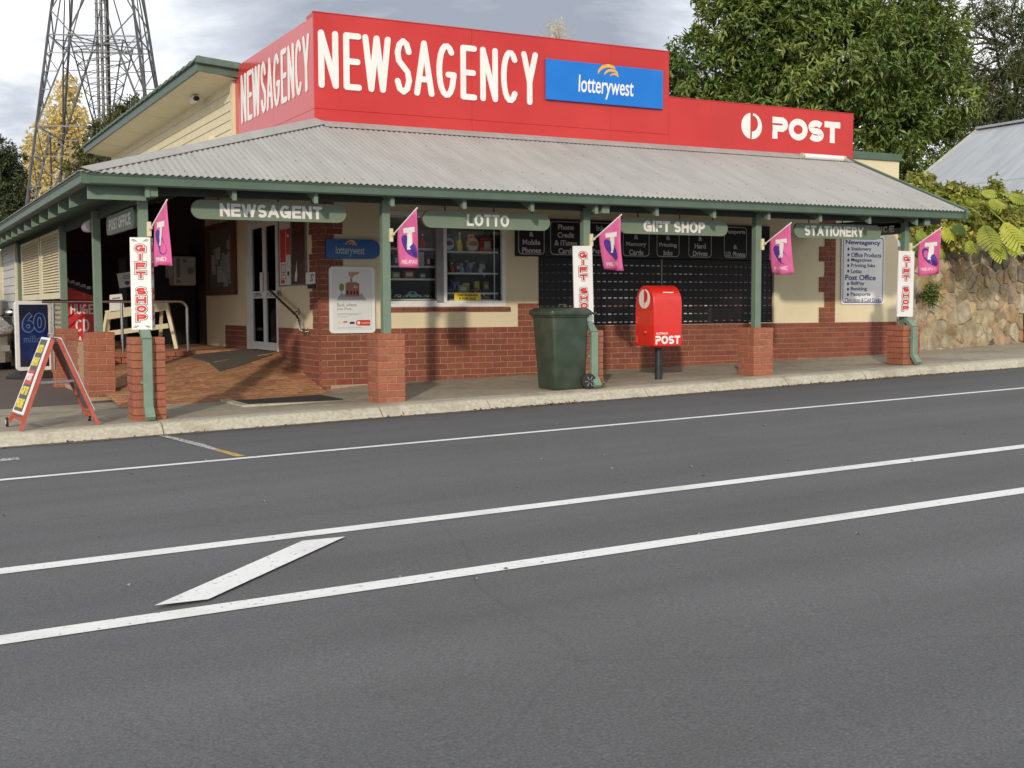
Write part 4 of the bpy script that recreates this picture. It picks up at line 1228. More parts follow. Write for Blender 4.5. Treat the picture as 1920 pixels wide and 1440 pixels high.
def bottle(x, z, c, h, label):
    t = thing('ornament', label, 'ornament', (x, WY + .25, z), 'goods in the display window')
    pr = [(.03, 0), (.038, .2), (.034, .5), (.015, .68), (.013, .88), (.02, .93), (.012, 1.0)]
    mb = MB(); mb.tube([(x, WY + .24, z + q * h) for r_, q in pr], [r_ for r_, q in pr], 12); mb.build('body', gmat(c, GC[c]), t, smooth=True)
    mb = MB(); mb.tube([(x, WY + .24, z + h), (x, WY + .24, z + h + .015)], .016, 10); mb.build('stopper', gmat('white', GC['white']), t)
def plate(x, z, r_, c, c2, label):
    t = thing('round_plaque', label, 'plaque', (x, WY + .25, z), 'round plaques in the display window')
    O_ = (x, WY + .22, z + r_)
    mb = MB(); mb.poly(ell(0, 0, r_, r_), O_, (1, 0, 0), (0, 0, 1), .0, back=.012); mb.build('rim', gmat(c, GC[c]), t)
    mb = MB(); mb.poly(ell(0, 0, r_ * .82, r_ * .82), O_, (1, 0, 0), (0, 0, 1), .002); mb.build('face', gmat('white', GC['white']), t)
    mb = MB(); mb.poly(ell(0, .1 * r_, r_ * .7, r_ * .34), O_, (1, 0, 0), (0, 0, 1), .004); mb.build('badge', gmat(c2, GC[c2]), t)
plate(4.78, 1.122, .105, 'blue', 'purple', 'blue rimmed round plaque on the top window shelf')
plate(5.17, 1.122, .108, 'orange', 'orange', 'orange rimmed round plaque on the top window shelf')
bottle(4.97, 1.122, 'yellow', .26, 'yellow bottle between the two round plaques')
gift_item(5.40, 1.122, .15, .20, 'red', 'dark red box at the right of the top window shelf')
toy_car(4.78, .522, 'blue', 'blue toy car on the lower right window shelf', .17)
gift_item(5.0, .522, .15, .11, 'tan', 'small tan house-shaped box on the lower right window shelf')
toy_car(5.22, .522, 'red', 'red toy car in the middle of the lower right window shelf')
toy_car(5.41, .522, 'red', 'red toy car nearest the bead string', .13)
for i, (x, c, h) in enumerate(((4.74, 'orange', .15), (4.84, 'red', .13), (5.0, 'teal', .12), (5.08, 'blue', .16), (5.20, 'black', .14), (5.30, 'white', .12))):
    bottle(x, .812, c, h, '%s figurine on the middle right window shelf' % ('small orange', 'small red', 'teal', 'blue', 'black', 'white')[i])
toy_car(4.0, .432, 'white', 'white toy truck at the left of the bottom window shelf', .15)
toy_car(4.22, .432, 'teal', 'pale teal toy car on the bottom window shelf', .26)
toy_car(4.44, .432, 'white', 'white toy car beside the grey window sash', .13)
for x, c, w, h, lb_ in ((3.95, 'tan', .12, .09, 'tan box on the second left window shelf'), (4.15, 'red', .16, .11, 'red box on the second left window shelf'), (4.36, 'green', .10, .08, 'green box on the second left window shelf')):
    gift_item(x, .722, w, h, c, lb_)
for x, c, w, h, lb_ in ((3.98, 'purple', .14, .15, 'purple box on the third left window shelf'), (4.18, 'pink', .09, .18, 'pink box on the third left window shelf'), (4.34, 'white', .09, .20, 'tall white box on the third left window shelf'), (4.45, 'red', .06, .13, 'narrow red box on the third left window shelf')):
    gift_item(x, .902, w, h, c, lb_)
for x, c, h, lb_ in ((4.12, 'red', .22, 'red bottle on the top left window shelf'), (4.25, 'pink', .16, 'pink bottle on the top left window shelf'), (4.38, 'red', .19, 'second red bottle near the grey sash on the top left window shelf')):
    bottle(x, 1.152, c, h, lb_)
_ord = ('first', 'second', 'third', 'fourth', 'fifth', 'sixth', 'seventh', 'eighth')
for shelf, z, xa, xb, nn_, hmax in (('upper middle left', .902, 3.83, 3.93, 2, .13), ('second lowest left', .722, 3.84, 4.46, 0, .1), ('lowest left', .432, 3.82, 3.92, 2, .16), ('lowest right', .42, 4.70, 5.5, 7, .085), ('middle right', .812, 4.90, 5.50, 3, .19), ('second lowest right', .522, 4.88, 5.52, 4, .20), ('top right', 1.122, 4.70, 5.30, 3, .30)):
    for k_ in range(nn_):
        x_ = xa + (xb - xa) * (k_ + .5) / nn_ + rnd.uniform(-.01, .01); c_ = rnd.choice(list(GC)); h_ = hmax * rnd.uniform(.7, 1)
        t = thing('boxed_gift', '%s packet at the back of the %s window shelf, %s from the left' % (c_, shelf, _ord[k_]), 'packet', (x_, WY + .36, z), 'goods in the display window')
        w_ = rnd.uniform(.035, .055)
        B(x_ - w_, x_ + w_, WY + .33, WY + .385, z, z + h_, 'carton', gmat(c_, GC[c_]), t, .004)
        B(x_ - w_ * .7, x_ + w_ * .7, WY + .3285, WY + .3295, z + h_ * .35, z + h_ * .7, 'label_panel', gmat(rnd.choice(('white', 'yellow', 'tan')), GC['white']), t)
sale = thing('sale_notice', 'yellow notice reading THIS BUSINESS IS FOR SALE in the window', 'notice', (4.99, WY, .40))
B(4.78, 5.205, WY + .036, WY + .040, .402, .515, 'card', YELLOW, sale)
lettering('lettering', 'THIS BUSINESS', (4.99, WY + .0355, .483), (1, 0, 0), (0, 0, 1), .34, .034, BLACKM, sale, bold=.03, th=.001)
lettering('lettering', 'IS FOR SALE', (4.99, WY + .0355, .434), (1, 0, 0), (0, 0, 1), .27, .034, BLACKM, sale, bold=.03, th=.001)

# ------------------------------------------------------------------ post boxes and black sign over them
pbx = thing('post_box_wall', 'dark wall of small numbered post office boxes', 'post boxes', (8.4, WY, .02))
B(6.15, 10.63, WY + .055, WY + .12, .03, 1.05, 'carcass', BLACKM, pbx)
def door_mesh(w, h, pm, name):
    q = MB(); q.box(-w / 2, w / 2, -.006, .006, -h / 2, h / 2)
    k = 6
    pw_ = min(.056, w * .6)
    q.box(-pw_ / 2, pw_ / 2, -.0085, -.0062, -h * .36, -h * .36 + .016)
    q.m = [0] * k + [1] * 6
    return mesh_from(q.v, q.f, [BLACK, pm], name, fm=q.m)
PLW = mat('plate_white', (.58, .58, .57), rough=.4)
PLR = mat('plate_dull', (.26, .13, .12), rough=.5)
PLD = mat('plate_dark', (.05, .05, .05), rough=.5)
bw, bh = .1005, .1255
dm = {k: door_mesh(bw - .002, bh - .002, m, 'box_door') for k, m in (('w', PLW), ('r', PLR), ('d', PLD))}
PLW2 = None
doors = []
ncol, nrow = 44, 8
for i in range(ncol):
    x = 6.17 + (i + .5) * bw + (.02 if i >= 22 else 0)
    for j in range(nrow):
        z = .038 + (j + .5) * bh
        if 6.9 < x < 9.35:
            p_ = .8 if j < 6 else .7
            kind_ = 'w' if rnd.random() < (.86 if (x < 8.2 or x < 9.0) else .25) * (1.0 if (int(i / 4) + j) % 5 != 0 else .25) else 'r'
        elif x <= 6.9: kind_ = 'r' if (x > 6.55 and rnd.random() < .8) else 'd'
        else: kind_ = 'r' if rnd.random() < .85 else 'd'
        if x > 9.35 and j < 2 and x < 10.0: continue
        doors.append((x, z, kind_))
for i in range(4): pass
doors.sort(key=lambda d: (Vector((d[0], WY, d[1])) - CAM).length)
rest = MB()
for k, (x, z, kd) in enumerate(doors):
    if k < 296: piece('box_door', dm[kd], pbx, (x, WY + .046, z))
    else:
        rest.box(x - bw / 2 + .0025, x + bw / 2 - .0025, WY + .040, WY + .052, z - bh / 2 + .0025, z + bh / 2 - .0025, 0)
        rest.box(x - .023, x + .023, WY + .0375, WY + .0398, z - bh * .36, z - bh * .36 + .011, 1 if kd == 'r' else 2)
rest.build('far_box_doors', [BLACK, PLR, PLD], pbx, kind='stuff')
for i in range(4):
    x0 = 9.39 + i * .155
    B(x0, x0 + .15, WY + .04, WY + .052, .04, .285, 'large_box_door', BLACK, pbx, .002)
    B(x0 + .055, x0 + .10, WY + .0375, WY + .0398, .07, .081, 'number_plate', PLR, pbx)
B(8.376, 8.40, WY + .03, WY + .053, .03, 1.05, 'frame_strip', GFRAME, pbx)
B(10.10, 10.62, WY - .006, WY + .004, .018, .035, 'bottom_sill', CREAMT, pbx)
bs = thing('black_service_sign', 'long black sign of outlined panels listing phones, inks and cards above the post boxes', 'sign', (8.1, WY, 1.06))
B(5.75, 10.50, WY - .028, WY - .001, 1.055, 1.615, 'board', BLACK, bs, .003)
GLET = mat('grey_letter', (.46, .45, .46), (.54, .53, .54), rough=.5, scale=9)
panels = [(5.80, 6.25, ['Phone', '&', 'Mobile', 'Phones']), (6.35, 6.83, ['Phone', 'Credit', '& iTunes', 'Cards']), (6.88, 7.28, ['Cartridge', 'Computers', '', 'Printers']), (7.38, 7.82, ['Cameras', '&', 'Memory', 'Cards']),
          (7.96, 8.40, ['Paper', '&', 'Printing', 'Inks']), (8.52, 8.96, ['Drives', '&', 'Hard', 'Drives']), (9.09, 9.56, ['Passports', '', '&', 'I.D. Photos'])]
panels = [(5.795, 6.235, ['Phone', '&', 'Mobile', 'Phones']), (6.335, 6.875, ['Phone', 'Credit', '& iTunes', 'Cards']), (6.985, 7.44, ['Ink', 'Cartridges', '', 'Papers']), (7.68 - .06, 8.11, ['USB', '&', 'Memory', 'Cards']),
          (8.25, 8.68, ['Paper', '&', 'Printing', 'Inks']), (8.86, 9.31, ['Drives', '&', 'Hard', 'Drives']), (9.50, 10.42, None)]
panels[-1] = (9.56, 10.02, ['Passports', '', '&', 'I.D. Photos'])
for (x0, x1, ls) in panels:
    w = x1 - x0; xc = (x0 + x1) / 2
    P_ = rrect(w, .50, .06); Q_ = rrect(w - .02, .48, .052)
    mb = MB(); n_ = len(P_)
    A = [(xc + p[0], WY - .031, 1.335 + p[1]) for p in P_] + [(xc + p[0], WY - .031, 1.335 + p[1]) for p in Q_]
    mb.add(A, [(i, (i + 1) % n_, n_ + (i + 1) % n_, n_ + i) for i in range(n_)])
    mb.build('outline', GLET, bs)
    for k, l_ in enumerate(ls):
        if not l_: continue
        V_t, _ = text_geo(l_, .03)
        ww = (V_t[:, 0].max() - V_t[:, 0].min()) / (.75) * .082
        lettering('lettering', l_, (xc, WY - .0295, 1.50 - k * .118), (1, 0, 0), (0, 0, 1), min(ww, w * .86), .082 if l_ != '&' else .07, GLET, bs, bold=.03, ref='Hp' if any(c in 'pgy' for c in l_) else None)

# ------------------------------------------------------------------ wall signs
np_ = thing('service_list_sign', 'white sign with blue list of newsagency and post office services', 'sign', (12.58, WY, .33))
O_ = Vector((12.575, WY - .004, .97))
mb = MB(); mb.poly(rrect(.99, 1.18, .05), O_ - Vector((0, 0, .055)), (1, 0, 0), (0, 0, 1), .012); mb.build('panel', WHITE, np_)
mb = MB(); P_ = rrect(.93, 1.13, .06); Q_ = rrect(.905, 1.105, .05); n_ = len(P_)
mb.add([(O_.x + p[0], O_.y - .0145, O_.z - .055 + p[1]) for p in P_ + Q_], [(i, (i + 1) % n_, n_ + (i + 1) % n_, n_ + i) for i in range(n_)]); mb.build('border', NAVY, np_)
rows = [('Newsagency', .505, .105, .80, 0), ('Stationery', .39, .08, .46, 1), ('Office Products', .285, .08, .69, 1), ('Magazines', .185, .08, .47, 1), ('Printing Inks', .085, .08, .55, 1), ('Lotto', -.015, .075, .24, 1),
        ('Post Office', -.13, .10, .70, 0), ('BillPay', -.245, .08, .31, 1), ('Banking', -.345, .08, .37, 1), ('Passports', -.445, .08, .45, 1), ('Chocolates & Cold Drinks', -.545, .072, .83, 2)]
for s_, dz, h, w, t_ in rows:
    dz = -.57 + (dz + .545) * .935; h *= .95
    xl = O_.x - .41 + (.13 if t_ == 1 else 0)
    lettering('lettering', s_, (xl + w / 2, O_.y - .0125, O_.z + dz), (1, 0, 0), (0, 0, 1), w, h, NAVY, np_, bold=.018 if t_ == 0 else .010 if t_ == 1 else .0)
    if t_ == 1:
        mb = MB(); mb.poly(ell(0, 0, .022, .026, 12), (xl - .065, O_.y - .0125, O_.z + dz), (1, 0, 0), (0, 0, 1), .003); mb.build('bullet', NAVY, np_)
bk = thing('bank_poster', 'white framed poster of a hand dropping a coin into a small post office', 'poster', (3.2, WY, -.04))
O_ = Vector((3.20, WY - .014, .415))
mb = MB(); mb.poly(rrect(.665, .91, .05), O_, (1, 0, 0), (0, 0, 1), .022); mb.build('frame', WHITE, bk)
PAPER = mat('poster_paper', (.70, .70, .69), (.76, .76, .75), rough=.4, scale=2)
mb = MB(); mb.poly(rrect(.575, .83, .02), (O_.x, O_.y - .0222, O_.z), (1, 0, 0), (0, 0, 1), .002); mb.build('sheet', PAPER, bk)
PO_ = Vector((O_.x, O_.y - .0245, O_.z))
def flat(pts, m, nm, off=.001, par=bk, O=PO_):
    mb = MB(); mb.poly(pts, O, (1, 0, 0), (0, 0, 1), off); mb.build(nm, m, par)
flat([(-.23, -.005), (.21, -.005), (.14, .085), (-.17, .085)], mat('print_grey', (.36, .36, .36), rough=.5), 'printed_ground', .0008)
RB = mat('print_brick', (.34, .10, .06), (.42, .15, .09), rough=.5, scale=60)
flat([(-.10, .05), (.10, .05), (.10, .23), (-.10, .23)], RB, 'printed_building', .0016)
flat([(.0, .165), (.085, .165), (.042, .205)], mat('print_tan', (.55, .42, .28), rough=.5), 'printed_gable', .0024)
for xx in (-.085, -.03, .015, .06): flat([(xx, .075), (xx + .025, .075), (xx + .025, .125), (xx, .125)], INK, 'printed_window', .0024)
flat([(-.09, .225), (.09, .225), (.07, .245), (-.07, .245)], GREYT, 'printed_roof', .0024)
SK = mat('print_skin', (.50, .26, .16), (.58, .33, .21), rough=.5, scale=30)
flat([(-.055, .385), (.11, .385), (.085, .35), (.03, .335), (.0, .30), (-.02, .275), (-.035, .29), (-.03, .32), (-.055, .34)], SK, 'printed_hand', .0016)
flat([(-.035, .29), (.005, .28), (-.005, .245), (-.025, .245)], GREYT, 'printed_coin', .0024)
flat(ell(-.155, .175, .036, .055, 16), mat('print_green', (.16, .26, .05), rough=.5), 'printed_tree', .0016)
flat([(-.16, .05), (-.15, .05), (-.15, .13), (-.16, .13)], GREYT, 'printed_trunk', .0012)
lettering('lettering', 'Bank where', (O_.x - .085, PO_.y, O_.z - .065), (1, 0, 0), (0, 0, 1), .28, .05, GREYT, bk, bold=.0, th=.001)
lettering('lettering', 'you Post.', (O_.x - .115, PO_.y, O_.z - .125), (1, 0, 0), (0, 0, 1), .22, .055, GREYT, bk, bold=.0, th=.001)
for k, (dz, w) in enumerate(((-.19, .36), (-.205, .30), (-.235, .16), (-.385, .34))): flat([(-.225, dz), (-.225 + w, dz), (-.225 + w, dz + .005), (-.225, dz + .005)], mat('print_grey2', (.30, .30, .30), rough=.5), 'small_print', .001)
flat(stadium(.21, .078, 8, right=False), REDI, 'red_tab', .0012, O=PO_ + Vector((.15, 0, -.315)))
flat(ell(0, 0, .022, .022, 14), WHITE, 'tab_emblem', .002, O=PO_ + Vector((.085, 0, -.315)))
lettering('lettering', 'Australia Post', (PO_.x + .185, PO_.y - .0014, PO_.z - .315), (1, 0, 0), (0, 0, 1), .125, .02, WHITE, bk, bold=.01, th=.001)
flat([(-.015, 0), (0, .018), (.015, 0), (0, -.018)], YELLOW, 'bank_mark', .001, O=PO_ + Vector((-.20, 0, -.31)))
flat([(-.03, .02), (-.02, -.012), (-.01, .01), (0, -.012), (.01, .01), (.02, -.012), (.03, .02)], REDI, 'bank_mark', .001, O=PO_ + Vector((-.11, 0, -.31)))
flat([(-.035, -.015), (.035, -.015), (.035, .015), (-.035, .015)], INK, 'bank_mark', .001, O=PO_ + Vector((-.01, 0, -.315)))
lw2 = thing('lottery_wall_sign', 'blue lotterywest sign with rounded right end on the brick corner', 'sign', (3.22, WY, .98))
mb = MB(); mb.poly(stadium(.79, .265, 12, left=False), (3.222, WY - .02, 1.112), (1, 0, 0), (0, 0, 1), .03); mb.build('board', BLUED, lw2)
lottery_logo((3.17, WY - .0515, 1.105), (1, 0, 0), (0, 0, 1), .42, lw2, m=mat('pale_blue_letter', (.42, .50, .50), rough=.5))
hn = thing('house_number', 'small white number 37 plate on the brick corner of the side wall', 'sign', (WX, 2.42, .58))
B(WX - .028, WX - .016, 2.23, 2.62, .64, .80, 'plate', WHITE, hn, .002)
lettering('lettering', '37', (WX - .0285, 2.34, .72), (0, -1, 0), (0, 0, 1), .15, .10, INK, hn, bold=.0)
B(WX - .028, WX - .016, 2.23, 2.55, .575, .632, 'name_strip', BLACKM, hn, .002)

# ------------------------------------------------------------------ entrance: door, posters, handrail, noticeboard
dr = thing('entrance_door', 'white framed glass double door at the top of the ramp', 'door', (WX, 4.8, -.35))
for y0, y1 in ((D0, D0 + .05), (D1 - .16, D1)):
    B(WX - .02, WX + .07, y0, y1, DZ0, DZ1, 'jamb', WFRAME, dr, .003)
B(WX - .02, WX + .07, D0 + .051, D1 - .161, DZ1 - .06, DZ1, 'head', WFRAME, dr)
ds = [(D0 + .055, 4.775), (4.785, D1 - .165)]
for a, b in ds:
    leaf = thing('leaf', None, None, (WX, (a + b) / 2, DZ0)); leaf.parent = dr; leaf.location = Vector((WX, (a + b) / 2, DZ0)) - WP[dr.name]
    X0, X1 = WX + .01, WX + .05
    m = MB(); m.box(X0, X1, a, a + .07, DZ0 + .01, DZ1 - .065); m.box(X0, X1, b - .07, b, DZ0 + .01, DZ1 - .065)
    m.box(X0, X1, a + .07, b - .07, DZ0 + .01, DZ0 + .13); m.box(X0, X1, a + .07, b - .07, DZ1 - .14, DZ1 - .065); m.box(X0, X1, a + .07, b - .07, .46, .57)
    m.build('frame', WFRAME, leaf)
    m = MB(); m.box(X0 + .018, X0 + .022, a + .07, b - .07, DZ0 + .13, .46); m.box(X0 + .018, X0 + .022, a + .07, b - .07, .57, DZ1 - .14); m.build('pane', GLASSD, leaf)
    lettering('lettering', 'OPEN' if a > 4.5 else 'PULL', (X0 - .001, (a + b) / 2, .515), (0, -1, 0), (0, 0, 1), .42, .07, GREYT, leaf, bold=.02)
B(WX - .035, WX - .005, 4.80, 4.86, .56, .86, 'handle_plate', WHITE, dr)
fluo = thing('ceiling_lamp', 'lit fluorescent tube seen through the glass door, with an added unseen one over the window', 'lamp', (3.6, 5.4, 1.6))
mb = MB(); mb.tube([(3.1, 6.0, 1.58), (4.3, 6.0, 1.58)], .03, 10); mb.build('tube', mat('tube_light', (1.0, .97, .85), emit=3.5), fluo)
B(3.08, 4.32, 5.96, 6.04, 1.615, 1.65, 'fitting', WHITE, fluo)
mb = MB(); mb.tube([(3.85, WY + .22, 1.80), (5.45, WY + .22, 1.80)], .02, 8); mb.build('added_tube', mat('added_tube_light', (1.0, .97, .88), emit=8.0), fluo)  # added unseen tube, brightens the goods in the display window
ps = thing('post_poster_frame', 'metal framed window posters in red and white beside the door', 'poster', (WX, 3.25, .6))
FZ0, FZ1 = .645, 1.60
for y0, y1 in ((3.90, 3.93), (3.30, 3.335), (2.64, 2.67)):
    B(WX - .018, WX + .012, y0, y1, FZ0, FZ1, 'frame_upright', GFRAME, ps)
for z0 in (FZ0 - .02, FZ1):
    B(WX - .018, WX + .012, 2.64, 3.93, z0, z0 + .02, 'frame_rail', GFRAME, ps)
B(WX - .006, WX + .002, 3.336, 3.899, FZ0 + .001, FZ1 - .001, 'white_poster', PAPER, ps)
B(WX - .006, WX + .002, 2.671, 3.299, FZ0 + .001, FZ1 - .001, 'dark_poster', mat('dark_poster', (.045, .02, .016), (.11, .05, .035), rough=.3, scale=7), ps)
for (y0, y1, z0, z1) in ((3.60, 3.86, .98, 1.46), (3.37, 3.57, 1.08, 1.46)):
    B(WX - .009, WX - .0065, y0, y1, z0, z1, 'red_notice', REDI, ps)
for (y0, y1, z0, z1) in ((3.62, 3.82, .82, .95), (3.62, 3.82, .73, .80)):
    mb = MB(); mb.box(WX - .009, WX - .0065, y0, y1, z0, z0 + .012); mb.box(WX - .009, WX - .0065, y0, y1, z1 - .012, z1); mb.box(WX - .009, WX - .0065, y0, y0 + .012, z0, z1); mb.box(WX - .009, WX - .0065, y1 - .012, y1, z0, z1); mb.build('red_outline', REDI, ps)
B(WX - .009, WX - .0065, 3.66, 3.84, .67, .72, 'red_notice', REDI, ps)
B(WX - .009, WX - .0065, 3.44, 3.52, .78, .84, 'dark_notice', INK, ps)
lettering('lettering', 'Your', (WX - .0095, 3.47, 1.36), (0, -1, 0), (0, 0, 1), .10, .05, WHITE, ps, bold=.01)
lettering('lettering', 'POST', (WX - .0065, 2.97, 1.24), (0, -1, 0), (0, 0, 1), .44, .15, mat('dim_red_print', (.16, .03, .02), rough=.4), ps, bold=.03)
lettering('lettering', 'NEW', (WX - .0065, 2.97, 1.46), (0, -1, 0), (0, 0, 1), .44, .14, mat('dim_red_print', (.16, .03, .02)), ps, bold=.03)
mb = MB(); mb.poly([(-.06, -.12), (.02, -.14), (.07, -.05), (.03, .16), (.0, .02), (-.05, -.04)], (WX - .0065, 3.12, .82), (0, -1, 0), (0, 0, 1), .002); mb.build('white_swoosh', PAPER, ps)
hr = thing('handrail', 'dark steel handrail fixed to the wall beside the ramp', 'handrail', (WX, 3.3, .2))
mb = MB()
rx = WX - .11
mb.tube([(rx, 4.05, .56), (rx, 3.95, .535), (rx, 2.80, .20), (rx, 2.70, .14), (rx, 2.66, .06), (rx, 2.64, -.0), (rx + .03, 2.60, -.02), (WX - .02, 2.58, -.02)], .022, 10, round_ends=True)
mb.build('rail', STEEL, hr, smooth=True)
for yy, zz_ in ((3.92, .52), (3.05, .255), (2.58, -.02)):
    mb = MB(); mb.tube([(rx, yy, zz_ - .0), (WX - .01, yy, zz_)], .011, 8); mb.build('bracket_arm', STEEL, hr)
    mb = MB(); mb.tube([(WX - .028, yy, zz_), (WX - .014, yy, zz_)], .05, 16); mb.build('bracket_plate', STEEL, hr)
nb = thing('notice_board', 'brown framed glass notice board with pinned papers', 'notice board', (WX, 7.2, .5))
NY0, NY1, NZ0, NZ1 = 6.30, 8.10, .53, 1.76
for y0, y1, z0, z1 in ((NY0, NY0 + .10, NZ0, NZ1), (NY1 - .10, NY1, NZ0, NZ1), (NY0 + .10, NY1 - .10, NZ0, NZ0 + .10), (NY0 + .10, NY1 - .10, NZ1 - .10, NZ1)):
    B(WX - .09, WX - .001, y0, y1, z0, z1, 'frame', WOODB, nb, .004)
B(WX - .03, WX - .002, NY0 + .1, NY1 - .1, NZ0 + .1, NZ1 - .1, 'cork_panel', mat('cork', (.10, .085, .07), (.14, .12, .10), rough=.9, scale=40), nb)
for i in range(26):
    y0 = rnd.uniform(NY0 + .13, NY1 - .42); z0 = rnd.uniform(NZ0 + .12, NZ1 - .38); w = rnd.choice((.15, .21, .3)); h = rnd.choice((.15, .21, .28))
    B(WX - .034 - i * .0004, WX - .0335 - i * .0004, y0, y0 + w, z0, z0 + h, 'pinned_paper', mat('paper%d' % (i % 3), ((.45, .46, .46), (.30, .34, .35), (.38, .36, .32))[i % 3], (.20, .21, .22), rough=.7, scale=60, lo=.45, hi=.6), nb)
pb_ = thing('letter_collection_box', 'pale wall box with printed panels left of the notice board', 'wall box', (2.3, 8.6, .4))
B(2.16, 2.55, 8.42, 8.9, .72, 1.24, 'casing', mat('pale_box', (.42, .41, .39), (.48, .47, .45), rough=.5, scale=4), pb_, .02)
for x0, x1, z0, z1 in ((2.20, 2.26, .86, 1.20), (2.32, 2.38, 1.12, 1.19), (2.40, 2.50, .92, 1.04), (2.20, 2.26, .76, .82)):
    B(x0, x1, 8.415, 8.42, z0, z1, 'print_panel', GREYT, pb_)
B(2.08, 2.16, 8.5, 8.8, .86, 1.12, 'side_tray', mat('pale_box', (.42, .41, .39)), pb_, .01)
vm = thing('drink_machine', 'tall black machine with rounded top in the dark side entrance', 'machine', (2.3, 9.3, -.36))
mb = MB(); P_ = [(-.62, 0), (.62, 0), (.62, 1.60), (.5, 1.66), (.25, 1.70), (-.25, 1.70), (-.5, 1.66), (-.62, 1.60)]
mb.poly(P_, (2.05, 9.0, -.36), (1, 0, 0), (0, 0, 1), 0, back=.8); mb.build('cabinet', BLACK, vm)
B(1.55, 2.20, 8.985, 8.999, .2, 1.1, 'front_panel', BLACKM, vm)
B(1.60, 1.70, 8.98, 8.998, -.12, -.07, 'coin_slot', STEEL, vm)
# back wall of the side verandah and the dark doorway
ew = thing('side_end_wall', 'dark wall with a doorway closing the end of the side verandah', 'wall', (1.4, 12.4, -.9))
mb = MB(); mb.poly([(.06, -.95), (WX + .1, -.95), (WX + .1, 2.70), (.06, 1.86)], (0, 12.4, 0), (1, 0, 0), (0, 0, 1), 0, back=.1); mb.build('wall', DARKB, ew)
B(.9, 1.8, 12.36, 12.398, -.36, 1.4, 'doorway', BLACKM, ew)
mb = MB(); mb.box(.86, .90, 12.34, 12.399, -.36, 1.44); mb.box(1.80, 1.84, 12.34, 12.399, -.36, 1.44); mb.box(.90, 1.80, 12.34, 12.399, 1.40, 1.44); mb.build('door_frame', DARKB, ew)
B(WX + .006, WX + .12, 8.475, 12.39, -.9, 2.75, 'shade_toned_return', DARKB, ew)  # side wall carries on; deep verandah shade put into its dark brown colour

# ------------------------------------------------------------------ landing rail
lr = thing('landing_rail', 'stainless steel rail along the edge of the raised landing', 'rail', (.7, 5.5, -.36))
mb = MB()
pts = [(-.42, 5.5, .42), (1.58, 5.5, .42)] + [(1.58 + .13 * math.sin(R(a)), 5.5, .29 + .13 * math.cos(R(a))) for a in range(15, 91, 15)] + [(1.71, 5.5, -.37)]
mb.tube(pts, .024, 12); mb.build('top_rail', STEEL, lr, smooth=True)
for xx in (-.27, .72):
    mb = MB(); mb.tube([(xx, 5.5, .40), (xx, 5.5, -.6)], .022, 10); mb.build('upright', STEEL, lr, smooth=True)

# ------------------------------------------------------------------ things in the side entrance
cd = thing('cd_sale_bin', 'red bin with sloping black top reading HUGE CD SALE', 'sale bin', (.75, 9, -.36))
CB = Vector((.335, 7.0, -.36))
mb = MB(); mb.poly([(-.24, 0), (.24, 0), (.24, .86), (-.24, 1.04)], CB, (1, 0, 0), (0, 0, 1), 0, back=.45); mb.build('body', mat('bin_red', (.62, .02, .02), (.68, .03, .03), rough=.4, scale=4), cd)
mb = MB(); mb.poly([(-.255, 1.05), (.255, .86), (.255, .93), (-.255, 1.12)], CB - Vector((0, .01, 0)), (1, 0, 0), (0, 0, 1), 0, back=.5); mb.build('top_tray', BLACK, cd)
for i in range(5):
    xx = .125 + i * .085
    B(xx, xx + .06, 7.1, 7.35, -.36 + 1.11 - i * .031, -.36 + 1.16 - i * .031, 'disc_case', mat('disc_case', (.30, .32, .34), rough=.2), cd)
for w_, z_, ww, hh in (('HUGE', .30, .42, .16), ('CD', .04, .25, .20), ('SALE', -.22, .42, .16)):
    cap_text(w_, (.36, 6.9985, z_), (1, 0, 0), (0, 0, 1), ww * .85, hh, WHITE, cd, .30, .12)
tr = thing('display_trestle', 'cream timber trestle with two sloping boards behind the corner post', 'trestle', (1.2, 7, -.36))
def plank(a, b, w, h, nm='board'):
    mb = MB(); mb.bar(a, b, w, h); mb.build(nm, CREAMT, tr)
plank((.72, 6.95, .20), (1.72, 6.85, .36), .04, .15)
plank((.72, 6.95, -.10), (1.70, 6.85, .02), .04, .08)
plank((1.66, 6.80, .44), (1.80, 6.70, -.36), .05, .06, 'leg')
plank((1.62, 6.92, .42), (1.66, 7.35, -.36), .05, .06, 'leg')
plank((.76, 6.98, .26), (.62, 6.85, -.36), .05, .06, 'leg')
plank((.78, 7.0, .26), (.80, 7.4, -.36), .05, .06, 'leg')
sb = thing('toy_notice', 'small white placard on a stick with two toy car pictures', 'placard', (1.2, 7.1, .3))
cU = Vector((math.cos(R(9)), 0, math.sin(R(9)))); cV = Vector((-math.sin(R(9)), 0, math.cos(R(9))))
O_ = Vector((1.12, 6.95, .79))
mb = MB(); mb.poly([(-.19, -.12), (.19, -.12), (.19, .12), (-.19, .12)], O_, cU, cV, .0, back=.012); mb.build('card', PAPER, sb)
for i in range(3):
    mb = MB(); mb.poly([(-.11, 0), (.12, 0), (.12, .012), (-.11, .012)], O_ + cV * (.065 - i * .026), cU, cV, .002); mb.build('print_line', GREYT, sb)
for i, c in enumerate(('blue', 'red')):
    mb = MB(); mb.poly([(-.045, 0), (0, -.045), (.045, -.01), (.045, .015), (.01, .03), (-.03, .025)], O_ + cU * (-.06 + i * .14) - cV * .05, cU, cV, .002); mb.build('toy_picture', gmat(c, GC[c]), sb)
mb = MB(); mb.tube([tuple(O_ - cV * .12), (1.22, 6.95, .30)], .008, 6); mb.build('stick', STEEL, sb)
ct = thing('paper_flyer', 'white card flyer standing on the cream trestle', 'flyer', (.85, 7, .25))
mb = MB(); mb.poly([(-.13, 0), (.11, .03), (.07, .29), (-.12, .27)], (.90, 6.90, .26), (1, 0, 0), (0, 0, 1), .01); mb.build('card', WHITE, ct)
